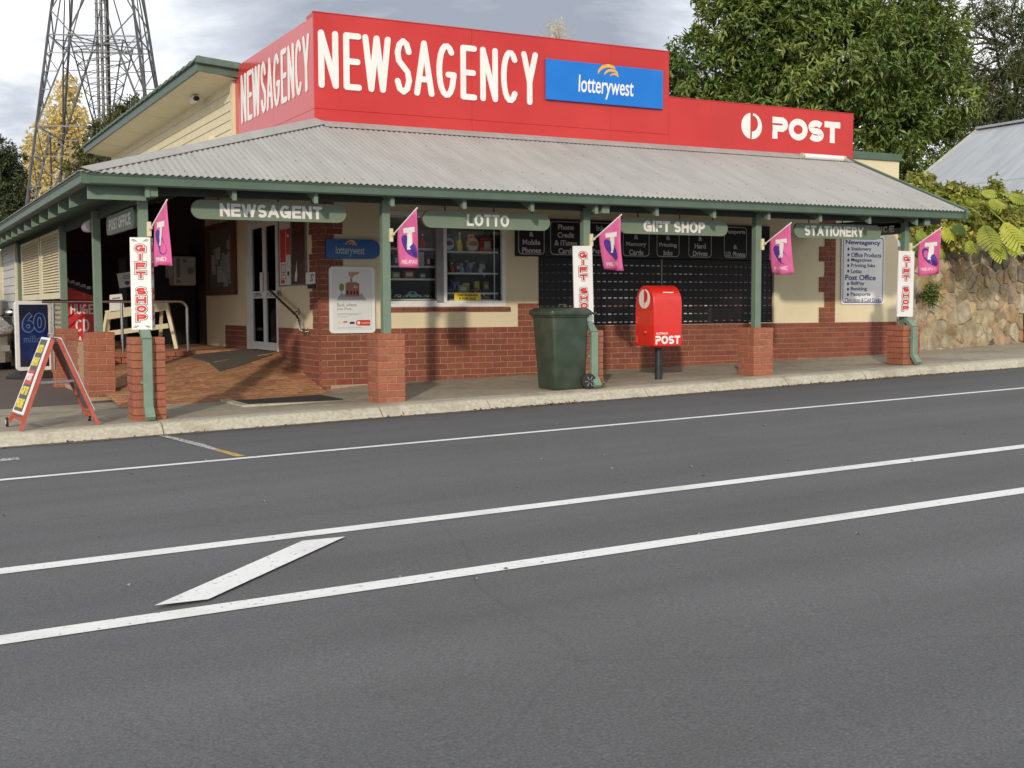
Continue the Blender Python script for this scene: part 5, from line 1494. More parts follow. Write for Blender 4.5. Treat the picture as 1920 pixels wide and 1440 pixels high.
mb = MB(); mb.poly([(-.08, .2), (.04, .215), (.04, .235), (-.08, .22)], (.90, 6.889, .26), (1, 0, 0), (0, 0, 1), .002); mb.build('print_line', GREYT, ct)
lat = thing('lattice_screen', 'pale crossed lattice screen below the louvred blinds', 'lattice', (.0, 7.5, -.9))
mb = MB()
for i in range(-6, 18):
    y0 = 6.5 + i * .16
    for s in (-1, 1):
        a = Vector((.06, y0, -.36 if s > 0 else .44)); b = Vector((.06, y0 + .8, .44 if s > 0 else -.36))
        if 6.4 < a.y and b.y < 9.0: mb.bar(a, b, .008, .022)
mb.build('laths', KERB, lat, kind='stuff')

# ------------------------------------------------------------------ louvred blinds and annex at far left
def blind(y0, y1, label):
    b = thing('louvred_blind', label, 'blind', (0, (y0 + y1) / 2, .47), 'cream louvred blinds between side posts')
    z0, z1 = .47, 1.56
    for a, c, d, e_ in ((y0, y0 + .12, z0, z1), (y1 - .12, y1, z0, z1), (y0 + .12, y1 - .12, z0, z0 + .10), (y0 + .12, y1 - .12, z1 - .05, z1)):
        B(-.03, .03, a, c, d, e_, 'frame', CREAMT, b)
    n = 20
    for i in range(n):
        z = z0 + .12 + i * (z1 - z0 - .18) / n
        mb = MB(); mb.add([(-.03, y0 + .12, z), (-.03, y1 - .12, z), (.015, y1 - .12, z + .055), (.015, y0 + .12, z + .055), (-.022, y0 + .12, z - .004), (-.022, y1 - .12, z - .004), (.023, y1 - .12, z + .051), (.023, y0 + .12, z + .051)],
                          [(0, 3, 2, 1), (4, 5, 6, 7), (0, 1, 5, 4), (2, 3, 7, 6)])
        mb.build('slat', CREAMT, b)
blind(6.50, 8.90, 'cream louvred blind beside the third side post')
blind(9.05, 12.0, 'cream louvred blind second from the third side post')
an = thing('weatherboard_annex', 'pale weatherboard wall beyond the louvred blinds', 'wall', (0, 15, -.9))
for i in range(15):
    z0 = -.9 + i * .17
    mb = MB(); mb.add([(-.05, 12.9, z0), (-.05, 15.6, z0), (-.03, 15.6, z0 + .168), (-.03, 12.9, z0 + .168), (.03, 12.9, z0), (.03, 15.6, z0), (.03, 15.6, z0 + .168), (.03, 12.9, z0 + .168)],
                      [(0, 3, 2, 1), (0, 1, 5, 4), (2, 3, 7, 6), (0, 4, 7, 3), (1, 2, 6, 5)])
    mb.build('weatherboard', WBOARD, an)
B(-.07, .04, 12.72, 12.89, -.9, 1.6, 'corner_board', CREAMT, an); B(-.07, .04, 15.61, 15.8, -.9, 1.6, 'corner_board', CREAMT, an)
B(-.06, .03, 15.81, 17.4, -.9, 1.6, 'cream_panel', CREAMT, an)
blv = thing('bulkhead_lamp', 'white bulkhead lamp hanging beside the second side post', 'lamp', (-.02, 3.4, 1.2))
mb = MB(); mb.tube([(-.03, 3.30, 1.42), (-.03, 3.55, 1.42), (-.03, 3.75, 1.42), (-.03, 3.85, 1.42)], [.075, .08, .065, .02], 14); mb.build('diffuser', WHITE, blv, smooth=True)
B(-.06, .0, 3.20, 3.29, 1.34, 1.5, 'base', GFRAME, blv)

# ------------------------------------------------------------------ sandwich board
sw = thing('sandwich_board', 'red framed sandwich board on the footpath advertising lotto and news', 'sandwich board', (-1.0, -.05, -.93))
apex_z = .12
fA = Vector((-1.345, -.33, G(-1.3))); bA = Vector((-1.40, .22, G(-1.4)))          # left leaf feet
fB = Vector((-.565, -.25, G(-.6))); bB = Vector((-.60, .20, G(-.6)))
tF = Vector((-1.00, -.30, .0)); tB = Vector((-1.02, .22, .0))
tF2 = tF + Vector((.05, 0, 0)); tB2 = tB + Vector((.05, 0, 0))
def leg(a, b, nm='leg'):
    mb = MB(); mb.bar(a, b, .035, .05, up=(0, 1, 0)); mb.build(nm, AFRAME, sw)
leg(fA, tF); leg(bA + Vector((0, 0, .05)), tB); leg(fB, tF2); leg(bB + Vector((0, 0, .05)), tB2)
def quadpanel(a, b, c, d, m, nm, off, th=.012, par=sw):
    n = (b - a).cross(d - a).normalized()
    V = [p + n * off for p in (a, b, c, d)] + [p + n * (off - th) for p in (a, b, c, d)]
    mb = MB(); mb.add(V, [(0, 1, 2, 3), (7, 6, 5, 4), (0, 4, 5, 1), (1, 5, 6, 2), (2, 6, 7, 3), (3, 7, 4, 0)]); return mb.build(nm, m, par), n
def lerp(a, b, t): return a + (b - a) * t
# left leaf faces -X
lo_b, lo_f = lerp(bA, tB, .16), lerp(fA, tF, .16)
up_b, up_f = tB, tF
_, nA = quadpanel(lo_b, lo_f, up_f, up_b, WHITE, 'white_frame', .035)
def inner(u, v): return lerp(lerp(lo_b, lo_f, u), lerp(up_b, up_f, u), v)
quadpanel(inner(.13, .03), inner(.87, .03), inner(.87, .97), inner(.13, .97), mat('board_grey', (.07, .065, .06), (.10, .095, .085), rough=.6, scale=8), 'face', .040, .006)
for k, (w_, v0, v1, m_, tm) in enumerate((('LOTTO', .79, .90, YELLOW, INK), ('NEWS', .62, .735, YELLOW, INK), ('POST', .38, .565, REDI, WHITE), ('GIFTS', .24, .35, YELLOW, INK), ('PHONE', .07, .19, YELLOW, INK))):
    a, b, c, d = inner(.20, v0), inner(.80, v0), inner(.80, v1), inner(.20, v1)
    U_ = (b - a); wv = U_.length; U_.normalize(); V_ = (d - a); hv = V_.length; V_.normalize()
    if m_ is REDI:
        quadpanel(a, b, c, d, REDI, 'red_strip', .044, .003)
        lettering('lettering', w_, (a + c) / 2 + nA * .0455, U_, V_, wv * .9, hv * .5, WHITE, sw, bold=.04)
    else:
        lettering('lettering', w_, (a + c) / 2 + nA * .041, U_, V_, wv, hv, YELLOW, sw, bold=.05)
lo_b2, lo_f2 = lerp(bB, tB2, .16), lerp(fB, tF2, .16)
quadpanel(lo_f2, lo_b2, tB2, tF2, WHITE, 'white_frame', .035)
quadpanel(lo_f2, lo_b2, tB2, tF2, mat('board_back', (.10, .095, .09), (.13, .125, .12), rough=.7, scale=8), 'inner_face', .018, .004)
mb = MB(); mb.bar(lerp(fB, tF2, .12), lerp(bB, tB2, .12), .03, .04); mb.build('bottom_rail', AFRAME, sw)
mb = MB(); mb.bar(lerp(fA, tF, .12), lerp(bA, tB, .12), .03, .04); mb.build('bottom_rail', AFRAME, sw)
mb = MB(); mb.bar(lerp(fA, tF, .52) + Vector((.03, .02, 0)), lerp(fB, tF2, .52) + Vector((-.03, .02, 0)), .012, .025); mb.build('brace_strap', STEEL, sw)
mb = MB(); mb.tube([tF + Vector((.02, .15, .02)), tF + Vector((.02, .18, .05)), tB + Vector((.02, -.18, .05)), tB + Vector((.02, -.15, .02))], .008, 6); mb.build('carry_handle', STEEL, sw)
for c_ in (bA, bB):
    mb = MB(); c2 = c_ + Vector((-.02 if c_ is bA else .02, .03, .05)); mb.tube([c2 + Vector((-.012, 0, 0)), c2 + Vector((.012, 0, 0))], .05, 16); w_o = mb.build('wheel', RUBBER, sw, smooth=True)
    mb = MB(); mb.tube([c2 + Vector((-.015, 0, 0)), c2 + Vector((.015, 0, 0))], .026, 12); mb.build('hub', WHITE, sw)

# ------------------------------------------------------------------ lotto pavement sign
ls_ = thing('lotto_pavement_sign', 'white framed pavement sign with blue 60 million poster on a black base', 'pavement sign', (-.14, 9.2, -.91))
LU = Vector((math.cos(R(12)), math.sin(R(12)), 0)); LV = Vector((0, 0, 1)); O_ = Vector((-.16, 9.1, -.16))
mb = MB(); mb.poly(rrect(.62, 1.22, .06), O_, LU, LV, .035, back=.035); mb.build('frame', WHITE, ls_)
LN = LU.cross(LV)
mb = MB(); mb.poly(rrect(.50, 1.09, .01), O_ + LN * .036, LU, LV, .002); po = mb.build('poster', mat('lotto_poster', (.012, .015, .03), (.02, .03, .08), rough=.25, scale=3), ls_)
mb = MB(); mb.poly([(-.24, -.42), (.24, -.50), (.24, .12), (-.24, .22)], O_ + LN * .0385, LU, LV, .001); mb.build('blue_wash', mat('lotto_blue', (.006, .016, .08), (.01, .035, .16), rough=.25, scale=6), ls_)
lettering('lettering', '60', O_ + LN * .0415 + LV * .23, LU, LV, .42, .36, mat('lotto_edge', (.16, .20, .34), rough=.3), ls_, bold=.06, th=.001)
lettering('lettering', '60', O_ + LN * .0435 + LV * .23, LU, LV, .38, .325, mat('lotto_blue2', (.008, .028, .15), rough=.3), ls_, bold=.02, th=.001)
lettering('lettering', 'million', O_ + LN * .0415 - LV * .06, LU, LV, .36, .13, mat('lotto_dim', (.10, .15, .30), rough=.3), ls_, bold=.0, th=.001)
mb = MB(); mb.tube([(-.12, 9.25, -.905), (-.12, 9.25, -.87), (-.12, 9.25, -.80), (-.12, 9.25, -.765)], [.50, .50, .36, .12], 28); mb.build('base', RUBBER, ls_, smooth=True)
for s in (-.2, .2):
    mb = MB(); mb.bar(tuple(O_ + LU * s - LV * .62), tuple(O_ + LU * s - LV * .54), .05, .03); mb.build('foot_spring', STEEL, ls_)

# ------------------------------------------------------------------ wheelie bin
bn = thing('wheelie_bin', 'dark green wheelie bin with closed lid on the footpath', 'bin', (5.30, .05, G(5.3)))
zb = G(5.3)
def loft(rings, name, m, parent, smooth=True, cap=True):
    n = len(rings[0]); mb = MB(); V = [p for r_ in rings for p in r_]; F = []
    for i in range(len(rings) - 1):
        for k in range(n): F.append((i * n + k, i * n + (k + 1) % n, (i + 1) * n + (k + 1) % n, (i + 1) * n + k))
    if cap: F += [tuple(range(n))[::-1], tuple(range((len(rings) - 1) * n, len(rings) * n))]
    mb.add(V, F); return mb.build(name, m, parent, smooth=smooth)
def rr3(cx, cy, z, w, d, r): return [(cx + p[0], cy + p[1], z) for p in rrect(w, d, r, 4)]
BX, BY = 5.34, .02
loft([rr3(BX - .03, BY, zb + .005, .46, .46, .06), rr3(BX - .03, BY, zb + .03, .475, .48, .06), rr3(BX - .04, BY, zb + .5, .51, .515, .05), rr3(BX - .05, BY, zb + .93, .545, .55, .05), rr3(BX - .05, BY, zb + .945, .58, .585, .05), rr3(BX - .05, BY, zb + .975, .58, .585, .05)], 'body', BINM, bn)
loft([rr3(BX - .05, BY, zb + .965, .63, .63, .06), rr3(BX - .05, BY, zb + .978, .64, .64, .06), rr3(BX - .05, BY, zb + 1.02, .63, .63, .06), rr3(BX - .05, BY, zb + 1.035, .60, .58, .06), rr3(BX - .04, BY, zb + 1.058, .55, .52, .06), rr3(BX - .04, BY, zb + 1.062, .40, .36, .06)], 'lid', BINM, bn)
mb = MB(); mb.tube([(BX - .16, BY - .15, zb + 1.07), (BX - .15, BY - .15, zb + 1.10), (BX - .05, BY - .15, zb + 1.10), (BX - .04, BY - .15, zb + 1.07)], .010, 8); mb.build('lid_handle', BINM, bn, smooth=True)
mb = MB(); mb.tube([(BX + .33, BY - .22, zb + .97), (BX + .36, BY - .22, zb + .99), (BX + .36, BY + .22, zb + .99), (BX + .33, BY + .22, zb + .97)], .014, 8); mb.build('grip_bar', BINM, bn, smooth=True)
for s in (-1, 1):
    wy = BY + s * .275
    mb = MB(); mb.tube([(BX + .215, wy - .03, zb + .105), (BX + .215, wy - .024, zb + .105), (BX + .215, wy + .024, zb + .105), (BX + .215, wy + .03, zb + .105)], [.085, .102, .102, .085], 24); wh = mb.build('wheel', RUBBER, bn, smooth=True)
    mb = MB(); mb.tube([(BX + .215, wy - .036, zb + .105), (BX + .215, wy + .036, zb + .105)], .028, 12); mb.build('hub', BLACKM, wh)
    for a in range(0, 360, 60):
        mb = MB(); c_, s_ = math.cos(R(a)), math.sin(R(a)); mb.bar((BX + .215 + c_ * .02, wy - .033, zb + .105 + s_ * .02), (BX + .215 + c_ * .072, wy - .033, zb + .105 + s_ * .072), .012, .012, up=(0, 1, 0)); mb.build('spoke', GFRAME, wh)
mb = MB(); mb.tube([(BX + .215, BY - .22, zb + .105), (BX + .215, BY + .22, zb + .105)], .012, 8); mb.build('axle', STEEL, bn)

# ------------------------------------------------------------------ red mailbox
ml = thing('mailbox', 'red street mailbox on a dark post with white POST lettering', 'mailbox', (7.0, .3, G(7, .3)))
MXc, MYc = 7.02, .28; mz = G(7, .3)
mw2, md2 = .235, .225
mz0, mz1 = mz + .475, mz + 1.04
prf = [(-md2, mz0), (md2, mz0), (md2, mz1 - .0)] + [(md2 * math.cos(R(a)), mz1 + .27 * math.sin(R(a))) for a in range(10, 180, 10)] + [(-md2, mz1)]
V = []
for xx in (MXc - mw2, MXc + mw2): V += [(xx, MYc + p[0], p[1]) for p in prf]
n_ = len(prf); mb = MB(); mb.add(V, [tuple(range(n_))[::-1], tuple(range(n_, 2 * n_))] + [(i, (i + 1) % n_, n_ + (i + 1) % n_, n_ + i) for i in range(n_)])
body = mb.build('body', REDM, ml, smooth=True)
bv = body.modifiers.new('bev', 'BEVEL'); bv.width = .008; bv.segments = 2; bv.limit_method = 'ANGLE'; bv.angle_limit = R(50)
mb = MB(); mb.tube([(MXc, MYc, mz - .02), (MXc, MYc, mz0 - .001)], .052, 20); mb.build('post', mat('post_charcoal', (.018, .022, .026), (.026, .03, .034), rough=.4, scale=8), ml, smooth=True)
B(MXc - .09, MXc + .09, MYc - .09, MYc + .09, mz0 - .025, mz0 - .001, 'post_plate', REDM, ml)
fy = MYc - md2 - .0015
cap_text('pOST', (MXc + .0, fy + .001, mz0 + .085), (1, 0, 0), (0, 0, 1), .41, .115, WHITE, ml, .30, .06, .002)
lettering('lettering', 'AUSTRALIA', (MXc - mw2 + .135, fy, mz0 + .175), (1, 0, 0), (0, 0, 1), .20, .028, WHITE, ml, bold=.02, th=.002)
post_logo(0, 0, .135, (MXc - mw2 - .0015, MYc, mz1 + .085), (0, -1.0, 0), (0, 0, 1), WHITE, ml, th=.003)
dU = (0, -1, 0); dO = Vector((MXc - mw2, MYc, mz0 + .27))
mb = MB(); mb.poly(rrect(.33, .40, .01), dO - Vector((0, 0, .03)), dU, (0, 0, 1), .006); mb.build('door', REDM, ml)
mb = MB(); c_ = dO + Vector((-.006, -.05, -.08)); mb.tube([c_, c_ + Vector((-.02, 0, 0)), c_ + Vector((-.035, 0, 0))], [.03, .032, .02], 14); mb.build('lock', REDM, ml, smooth=True)
for dz in (.09, -.18):
    mb = MB(); c_ = dO + Vector((-.008, .175, dz)); mb.tube([c_ - Vector((0, 0, .05)), c_ + Vector((0, 0, .05))], .016, 10); mb.build('hinge', REDM, ml, smooth=True)
B(MXc - .05, MXc + .12, MYc - .185, MYc - .165, mz1 + .165, mz1 + .178, 'rating_strip', WHITE, ml)

# ------------------------------------------------------------------ parked car at the left edge
car = thing('parked_car', 'silver car parked at the left edge of the photo behind the pavement sign', 'car', (-1.1, 14.5, -.95))
cz = -.95; cx = -1.10; hw = .90; y0 = 12.2
secs = []   # front to back: (y, halfwidth, zlow, zmid, ztop-hood, roof)
def carring(y, w, zl, zb_, zt, wt):
    return [(cx - w * .9, y, zl), (cx + w * .9, y, zl), (cx + w, y, zl + .12), (cx + w, y, zb_), (cx + wt, y, zt), (cx - wt, y, zt), (cx - w, y, zb_), (cx - w, y, zl + .12)]
loft([carring(y0, .62, cz + .30, cz + .70, cz + .78, .55), carring(y0 + .08, .80, cz + .24, cz + .82, cz + .90, .70), carring(y0 + .35, .89, cz + .22, cz + .92, cz + 1.0, .78), carring(y0 + 1.25, hw, cz + .22, cz + 1.0, cz + 1.10, .80),
      carring(y0 + 4.2, hw, cz + .24, cz + 1.02, cz + 1.12, .80), carring(y0 + 4.6, .82, cz + .30, cz + .95, cz + 1.05, .72)], 'body', CARP, car)
loft([[(cx - .78, y0 + 1.15, cz + 1.08), (cx + .78, y0 + 1.15, cz + 1.08), (cx + .78, y0 + 4.4, cz + 1.08), (cx - .78, y0 + 4.4, cz + 1.08)], [(cx - .62, y0 + 2.0, cz + 1.66), (cx + .62, y0 + 2.0, cz + 1.66), (cx + .62, y0 + 4.1, cz + 1.66), (cx - .62, y0 + 4.1, cz + 1.66)]], 'cabin_glass', mat('car_glass', (.02, .025, .028), rough=.05, coat=.5), car, smooth=False)
loft([[(cx - .64, y0 + 1.95, cz + 1.655), (cx + .64, y0 + 1.95, cz + 1.655), (cx + .64, y0 + 4.15, cz + 1.655), (cx - .64, y0 + 4.15, cz + 1.655)], [(cx - .58, y0 + 2.1, cz + 1.72), (cx + .58, y0 + 2.1, cz + 1.72), (cx + .58, y0 + 4.0, cz + 1.72), (cx - .58, y0 + 4.0, cz + 1.72)]], 'roof', CARP, car)
for s in (-1, 1):
    mb = MB(); mb.tube([(cx + s * .62, y0 + .00, cz + .80), (cx + s * .80, y0 + .10, cz + .83), (cx + s * .885, y0 + .34, cz + .88)], [.08, .10, .06], 10); mb.build('headlight', mat('headlight', (.22, .22, .22), (.5, .5, .5), rough=.08, scale=20), car, smooth=True)
    mb = MB(); mb.box(cx + s * .72 - .12, cx + s * .72 + .12, y0 + .02, y0 + .12, cz + .42, cz + .54); mb.build('fog_light', GFRAME, car)
    mb = MB(); mb.tube([(cx + s * .93, y0 + 1.62, cz + 1.16), (cx + s * 1.02, y0 + 1.60, cz + 1.18), (cx + s * 1.10, y0 + 1.60, cz + 1.18), (cx + s * 1.13, y0 + 1.60, cz + 1.18)], [.05, .085, .085, .03], 12); mr = mb.build('mirror', STEEL, car, smooth=True)
    mb = MB(); mb.bar((cx + s * .80, y0 + 1.62, cz + 1.10), (cx + s * .96, y0 + 1.62, cz + 1.15), .05, .03); mb.build('mirror_arm', BLACKM, car)
    for yy in (y0 + .85, y0 + 3.6):
        mb = MB(); mb.tube([(cx + s * .74, yy, cz + .34), (cx + s * .90, yy, cz + .34)], .34, 24); w_ = mb.build('wheel', RUBBER, car, smooth=True)
        mb = MB(); mb.tube([(cx + s * .895, yy, cz + .34), (cx + s * .912, yy, cz + .34)], .22, 20); mb.build('rim', STEEL, w_)
B(cx - .6, cx + .6, y0 - .03, y0 + .02, cz + .38, cz + .56, 'grille', BLACKM, car, .01)
loft([[(cx - .74, y0 - .02, cz + .20), (cx + .74, y0 - .02, cz + .20), (cx + .88, y0 + .3, cz + .20), (cx - .88, y0 + .3, cz + .20)], [(cx - .74, y0 - .05, cz + .40), (cx + .74, y0 - .05, cz + .40), (cx + .90, y0 + .28, cz + .42), (cx - .90, y0 + .28, cz + .42)]], 'bumper', CARP, car)

# ------------------------------------------------------------------ rubble stone wall
swl = thing('stone_wall', 'tan rubble stone wall with uneven stones right of the shop', 'wall', (15.6, 2.7, -.5))
SW0 = Vector((13.44, 2.42, 0)); SU = Vector((1, .16, 0)).normalized(); SL_ = 4.40; SZ0, SZ1 = -.62, 1.34
SN = SU.cross(Vector((0, 0, 1)))
mb = MB(); mb.poly([(0, SZ0 - .3), (SL_, SZ0 - .3), (SL_, SZ1 - .04), (0, SZ1 - .06)], SW0, SU, (0, 0, 1), .012, back=.35); mb.build('mortar', STONEM, swl)
def clip(poly, a, b, c):
    out = []
    for i in range(len(poly)):
        p, q = poly[i], poly[(i + 1) % len(poly)]
        dp = a * p[0] + b * p[1] - c; dq = a * q[0] + b * q[1] - c
        if dp <= 0: out.append(p)
        if dp * dq < 0:
            t = dp / (dp - dq); out.append((p[0] + (q[0] - p[0]) * t, p[1] + (q[1] - p[1]) * t))
    return out
pts = []
tries = 0
while len(pts) < 125 and tries < 20000:
    tries += 1
    p = (rnd.uniform(0, SL_), rnd.uniform(SZ0, SZ1)); rr = .30 * rnd.choice((.45, .6, .75, .95, 1.2))
    if all((((p[0] - q[0]) / 1.15) ** 2 + (p[1] - q[1]) ** 2) > ((rr + q[2]) / 2) ** 2 for q in pts): pts.append((*p, rr))
for p in pts:
    poly = [(0, SZ0), (SL_, SZ0), (SL_, SZ1 + .03 * math.sin(p[0] * 7)), (0, SZ1 + .03 * math.sin(p[0] * 7))]
    for q in pts:
        if q is p: continue
        if abs(q[0] - p[0]) > 1.2 or abs(q[1] - p[1]) > 1.2: continue
        a, b = q[0] - p[0], q[1] - p[1]; L_ = math.hypot(a, b); a /= L_; b /= L_
        off = L_ * (.5 + .5 * (p[2] - q[2]) / (p[2] + q[2]) * .8)
        c = a * p[0] + b * p[1] + off - .013
        poly = clip(poly, a, b, c)
        if len(poly) < 3: break
    if len(poly) < 3: continue
    # subdivide and wobble the outline, dome the face
    out = []
    for i in range(len(poly)):
        u_, v_ = poly[i], poly[(i + 1) % len(poly)]
        for f_ in (.07, .35, .65, .93): out.append((u_[0] * (1 - f_) + v_[0] * f_ + rnd.uniform(-.010, .010), u_[1] * (1 - f_) + v_[1] * f_ + rnd.uniform(-.010, .010)))
    cxx = sum(o[0] for o in out) / len(out); czz = sum(o[1] for o in out) / len(out)
    hgt = rnd.uniform(.018, .05); tlt = rnd.uniform(-.12, .12); tl2 = rnd.uniform(-.12, .12); rings = []
    for sc_, hh in ((1.0, -.02), (.985, hgt * .5), (.90, hgt), (.45, hgt * 1.03)):
        rings.append([SW0 + SU * (cxx + (o[0] - cxx) * sc_) + Vector((0, 0, czz + (o[1] - czz) * sc_)) + SN * (hh + (0 if hh < 0 else tlt * (o[0] - cxx) + tl2 * (o[1] - czz)) + rnd.uniform(-.007, .007)) for o in out])
    n_ = len(out); mb = MB(); V = [v for r_ in rings for v in r_]; F = []
    for i in range(3):
        for k in range(n_): F.append((i * n_ + k, i * n_ + (k + 1) % n_, (i + 1) * n_ + (k + 1) % n_, (i + 1) * n_ + k))
    F.append(tuple(range(3 * n_, 4 * n_)))
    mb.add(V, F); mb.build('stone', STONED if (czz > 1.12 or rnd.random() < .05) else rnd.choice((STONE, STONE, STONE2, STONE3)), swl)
gt = thing('timber_gate', 'dark brown timber gate at the right edge beside the stone wall', 'gate', (18.4, 3.2, -.5))
for i in range(5):
    a = SW0 + SU * (SL_ + .10 + i * .155)
    mb = MB(); mb.poly([(0, -.50), (.148, -.50), (.148, 1.15), (0, 1.15)], a, SU, (0, 0, 1), .0, back=.035); mb.build('board', WOODB, gt)
mb = MB(); mb.bar(SW0 + SU * (SL_ + .05) + Vector((0, -.03, .35)), SW0 + SU * (SL_ + .5) + Vector((0, -.03, .35)), .03, .06); mb.build('hinge_strap', BLACKM, gt)
mb = MB(); mb.bar(SW0 + SU * (SL_ - .25) + Vector((0, -.06, 1.24)), SW0 + SU * (SL_ + 1.0) + Vector((0, -.06, 1.24)), .22, .08); mb.build('lintel', DARKB, gt)

# ------------------------------------------------------------------ foliage tools
def leaf_mesh(centers, normals, dirs, L_, W_, name, m, fold=.25):
    """one mesh of many small folded leaves (numpy)"""
    n = len(centers)
    d = dirs / np.linalg.norm(dirs, axis=1, keepdims=True)
    nn = normals - (normals * d).sum(1, keepdims=True) * d
    nn /= np.linalg.norm(nn, axis=1, keepdims=True) + 1e-9
    s = np.cross(d, nn)
    Lc = L_[:, None]; Wc = W_[:, None]
    base = centers; mid = centers + d * Lc * .45
    v = np.stack([base, mid + s * Wc * .5 + nn * Wc * fold, centers + d * Lc - nn * Lc * .10, mid - s * Wc * .5 + nn * Wc * fold], 1).reshape(-1, 3)
    me = bpy.data.meshes.new(name)
    me.vertices.add(4 * n); me.vertices.foreach_set('co', v.astype(np.float32).ravel())
    idx = np.arange(n) * 4
    tri = np.stack([idx, idx + 1, idx + 2, idx, idx + 2, idx + 3], 1).ravel()
    me.loops.add(6 * n); me.loops.foreach_set('vertex_index', tri.astype(np.int32))
    me.polygons.add(2 * n); me.polygons.foreach_set('loop_start', (np.arange(2 * n) * 3).astype(np.int32)); 
    me.update(calc_edges=True); me.validate()
    me.materials.append(m)
    return me
def unit(n):
    v = nrg.normal(size=(n, 3)); return v / np.linalg.norm(v, axis=1, keepdims=True)
def crown_points(lobes, n, shell=.35, back=.25):
    """cluster centres near the surface of lobes (cx,cy,cz,rx,ry,rz), mostly on the side the camera may see"""
    vol = np.array([l[3] * l[5] for l in lobes]); pr = vol / vol.sum()
    ch = nrg.choice(len(lobes), n, p=pr); L = np.array(lobes)[ch]
    u = unit(n); r = 1 - shell * nrg.random(n) ** 1.6
    P = L[:, :3] + u * L[:, 3:6] * r[:, None]
    N = u / L[:, 3:6]; N /= np.linalg.norm(N, axis=1, keepdims=True)
    return P, N
def whorls(P, N, per, L_, W_, droop=.2, spread=1.0):
    n = len(P)
    C = np.repeat(P, per, 0); A = np.repeat(N, per, 0)
    jit = nrg.normal(size=C.shape)
    d = A * (.35 + .3 * nrg.random((len(C), 1))) + jit * spread * .62
    d[:, 2] -= droop
    up = A * .6 + np.array([0, 0, .7]) + nrg.normal(size=C.shape) * .35
    s = .7 + .6 * nrg.random(len(C))
    C = C + nrg.normal(size=C.shape) * L_ * .28
    return C, up, d, L_ * s, W_ * s
def limb_tree(mbx, base, top, r0, targets, rr=.35):
    base = Vector(base); top = Vector(top)
    mid = (base + top) / 2 + Vector((rnd.uniform(-.2, .2), rnd.uniform(-.2, .2), 0))
    mbx.tube([base, mid, top], [r0, r0 * .8, r0 * .6], 10)
    for t in targets:
        t = Vector(t); st = base.lerp(top, rnd.uniform(.55, 1.0))
        m1 = st.lerp(t, .35) + Vector((rnd.uniform(-.3, .3), rnd.uniform(-.3, .3), .3)); m2 = st.lerp(t, .7) + Vector((rnd.uniform(-.2, .2), rnd.uniform(-.2, .2), .15))
        r_ = r0 * rr * rnd.uniform(.6, 1)
        mbx.tube([st, m1, m2, t], [r_, r_ * .75, r_ * .5, r_ * .2], 6)
        for q in range(3):
            s2 = m1.lerp(t, rnd.random()); e2 = s2 + Vector((rnd.uniform(-1, 1), rnd.uniform(-1, 1), rnd.uniform(-.3, .9)))
            mbx.tube([s2, s2.lerp(e2, .5) + Vector((0, 0, .1)), e2], [r_ * .35, r_ * .25, r_ * .1], 5)
def add_crown(parent, me, name='crown'):
    o = bpy.data.objects.new(name, me); link(o, parent, (0, 0, 0)); return o
LEAFG = mat('leaf_dark_green', (.10, .155, .028), (.21, .27, .06), rough=.42, scale=.55, detail=3, island=.45, trans=.16, spec=.5)
LEAFY = mat('leaf_gold', (.80, .66, .27), (.88, .79, .46), rough=.6, scale=.6, detail=3, island=.30, trans=.4)
LEAFE = mat('leaf_evergreen', (.045, .062, .022), (.085, .105, .036), rough=.6, scale=.5, detail=3, island=.4, trans=.12)
LEAFF = mat('leaf_feathery', (.085, .11, .035), (.15, .17, .06), rough=.6, scale=.5, detail=3, island=.4, trans=.25)
LEAFO = mat('leaf_olive', (.09, .10, .03), (.14, .14, .045), rough=.6, scale=.7, detail=3, island=.35, trans=.25)
LEAFV = mat('leaf_vine', (.26, .30, .05), (.46, .46, .10), rough=.55, scale=1.6, detail=4, island=.4, trans=.3, col3=(.26, .15, .04), s3=2.2, amt3=.4)
LEAFM = mat('leaf_monstera', (.27, .34, .03), (.46, .50, .06), rough=.4, scale=3.0, detail=3, rand=.28, trans=.25)
LEAFM2 = mat('leaf_monstera_deep', (.075, .13, .018), (.14, .20, .028), rough=.4, scale=3.0, detail=3, rand=.28, trans=.2)
GZ = -1.2

# big broadleaf tree behind the shop
bt = thing('broadleaf_tree', 'large dense dark green broadleaf tree rising behind the POST sign', 'tree', (20, 11.5, GZ + .5))
lobes = []
for (px, pz, r_, dd) in ((1330, 130, 1.25, 0), (1290, 190, 1.0, .3), (1420, 40, 1.5, -.3), (1380, -60, 1.4, .2), (1520, -40, 1.9, -.4), (1560, 110, 1.9, -.9), (1660, 0, 1.6, 0), (1690, 120, 1.7, -.4), (1755, 190, 1.15, .1), (1640, 230, 1.5, -.6),
                          (1470, 190, 1.5, -.8), (1370, 230, 1.2, -.2), (1740, 70, 1.1, .4), (1600, 300, 1.4, -.2), (1720, 270, 1.2, .2), (1540, 10, 1.5, .6), (1450, 100, 1.5, .6)):
    # depth 32 m along the view axis
    d = 32 + dd * 1.5
    q = CAM + (_fw + _r2 * ((px - 960) / 2278.74) + _u2 * ((720 - pz) / 2278.74)) * d
    lobes.append((q.x, q.y, q.z, r_, r_, r_ * .86))
P, N = crown_points(lobes, 6200, .40)
C_, up_, d_, L_, W_ = whorls(P, N, 12, .21, .062, .28, 1.0)
add_crown(bt, leaf_mesh(C_, up_, d_, L_, W_, 'crown', LEAFG))
mb = MB(); limb_tree(mb, (20.2, 12.0, GZ + .4), (20.2, 12.2, 5.0), .34, [(l[0], l[1], l[2]) for l in lobes]); mb.build('trunk', BARK, bt, smooth=True)

def pix(px, py, d): return CAM + (_fw + _r2 * ((px - 960) / 2278.74) + _u2 * ((720 - py) / 2278.74)) * d

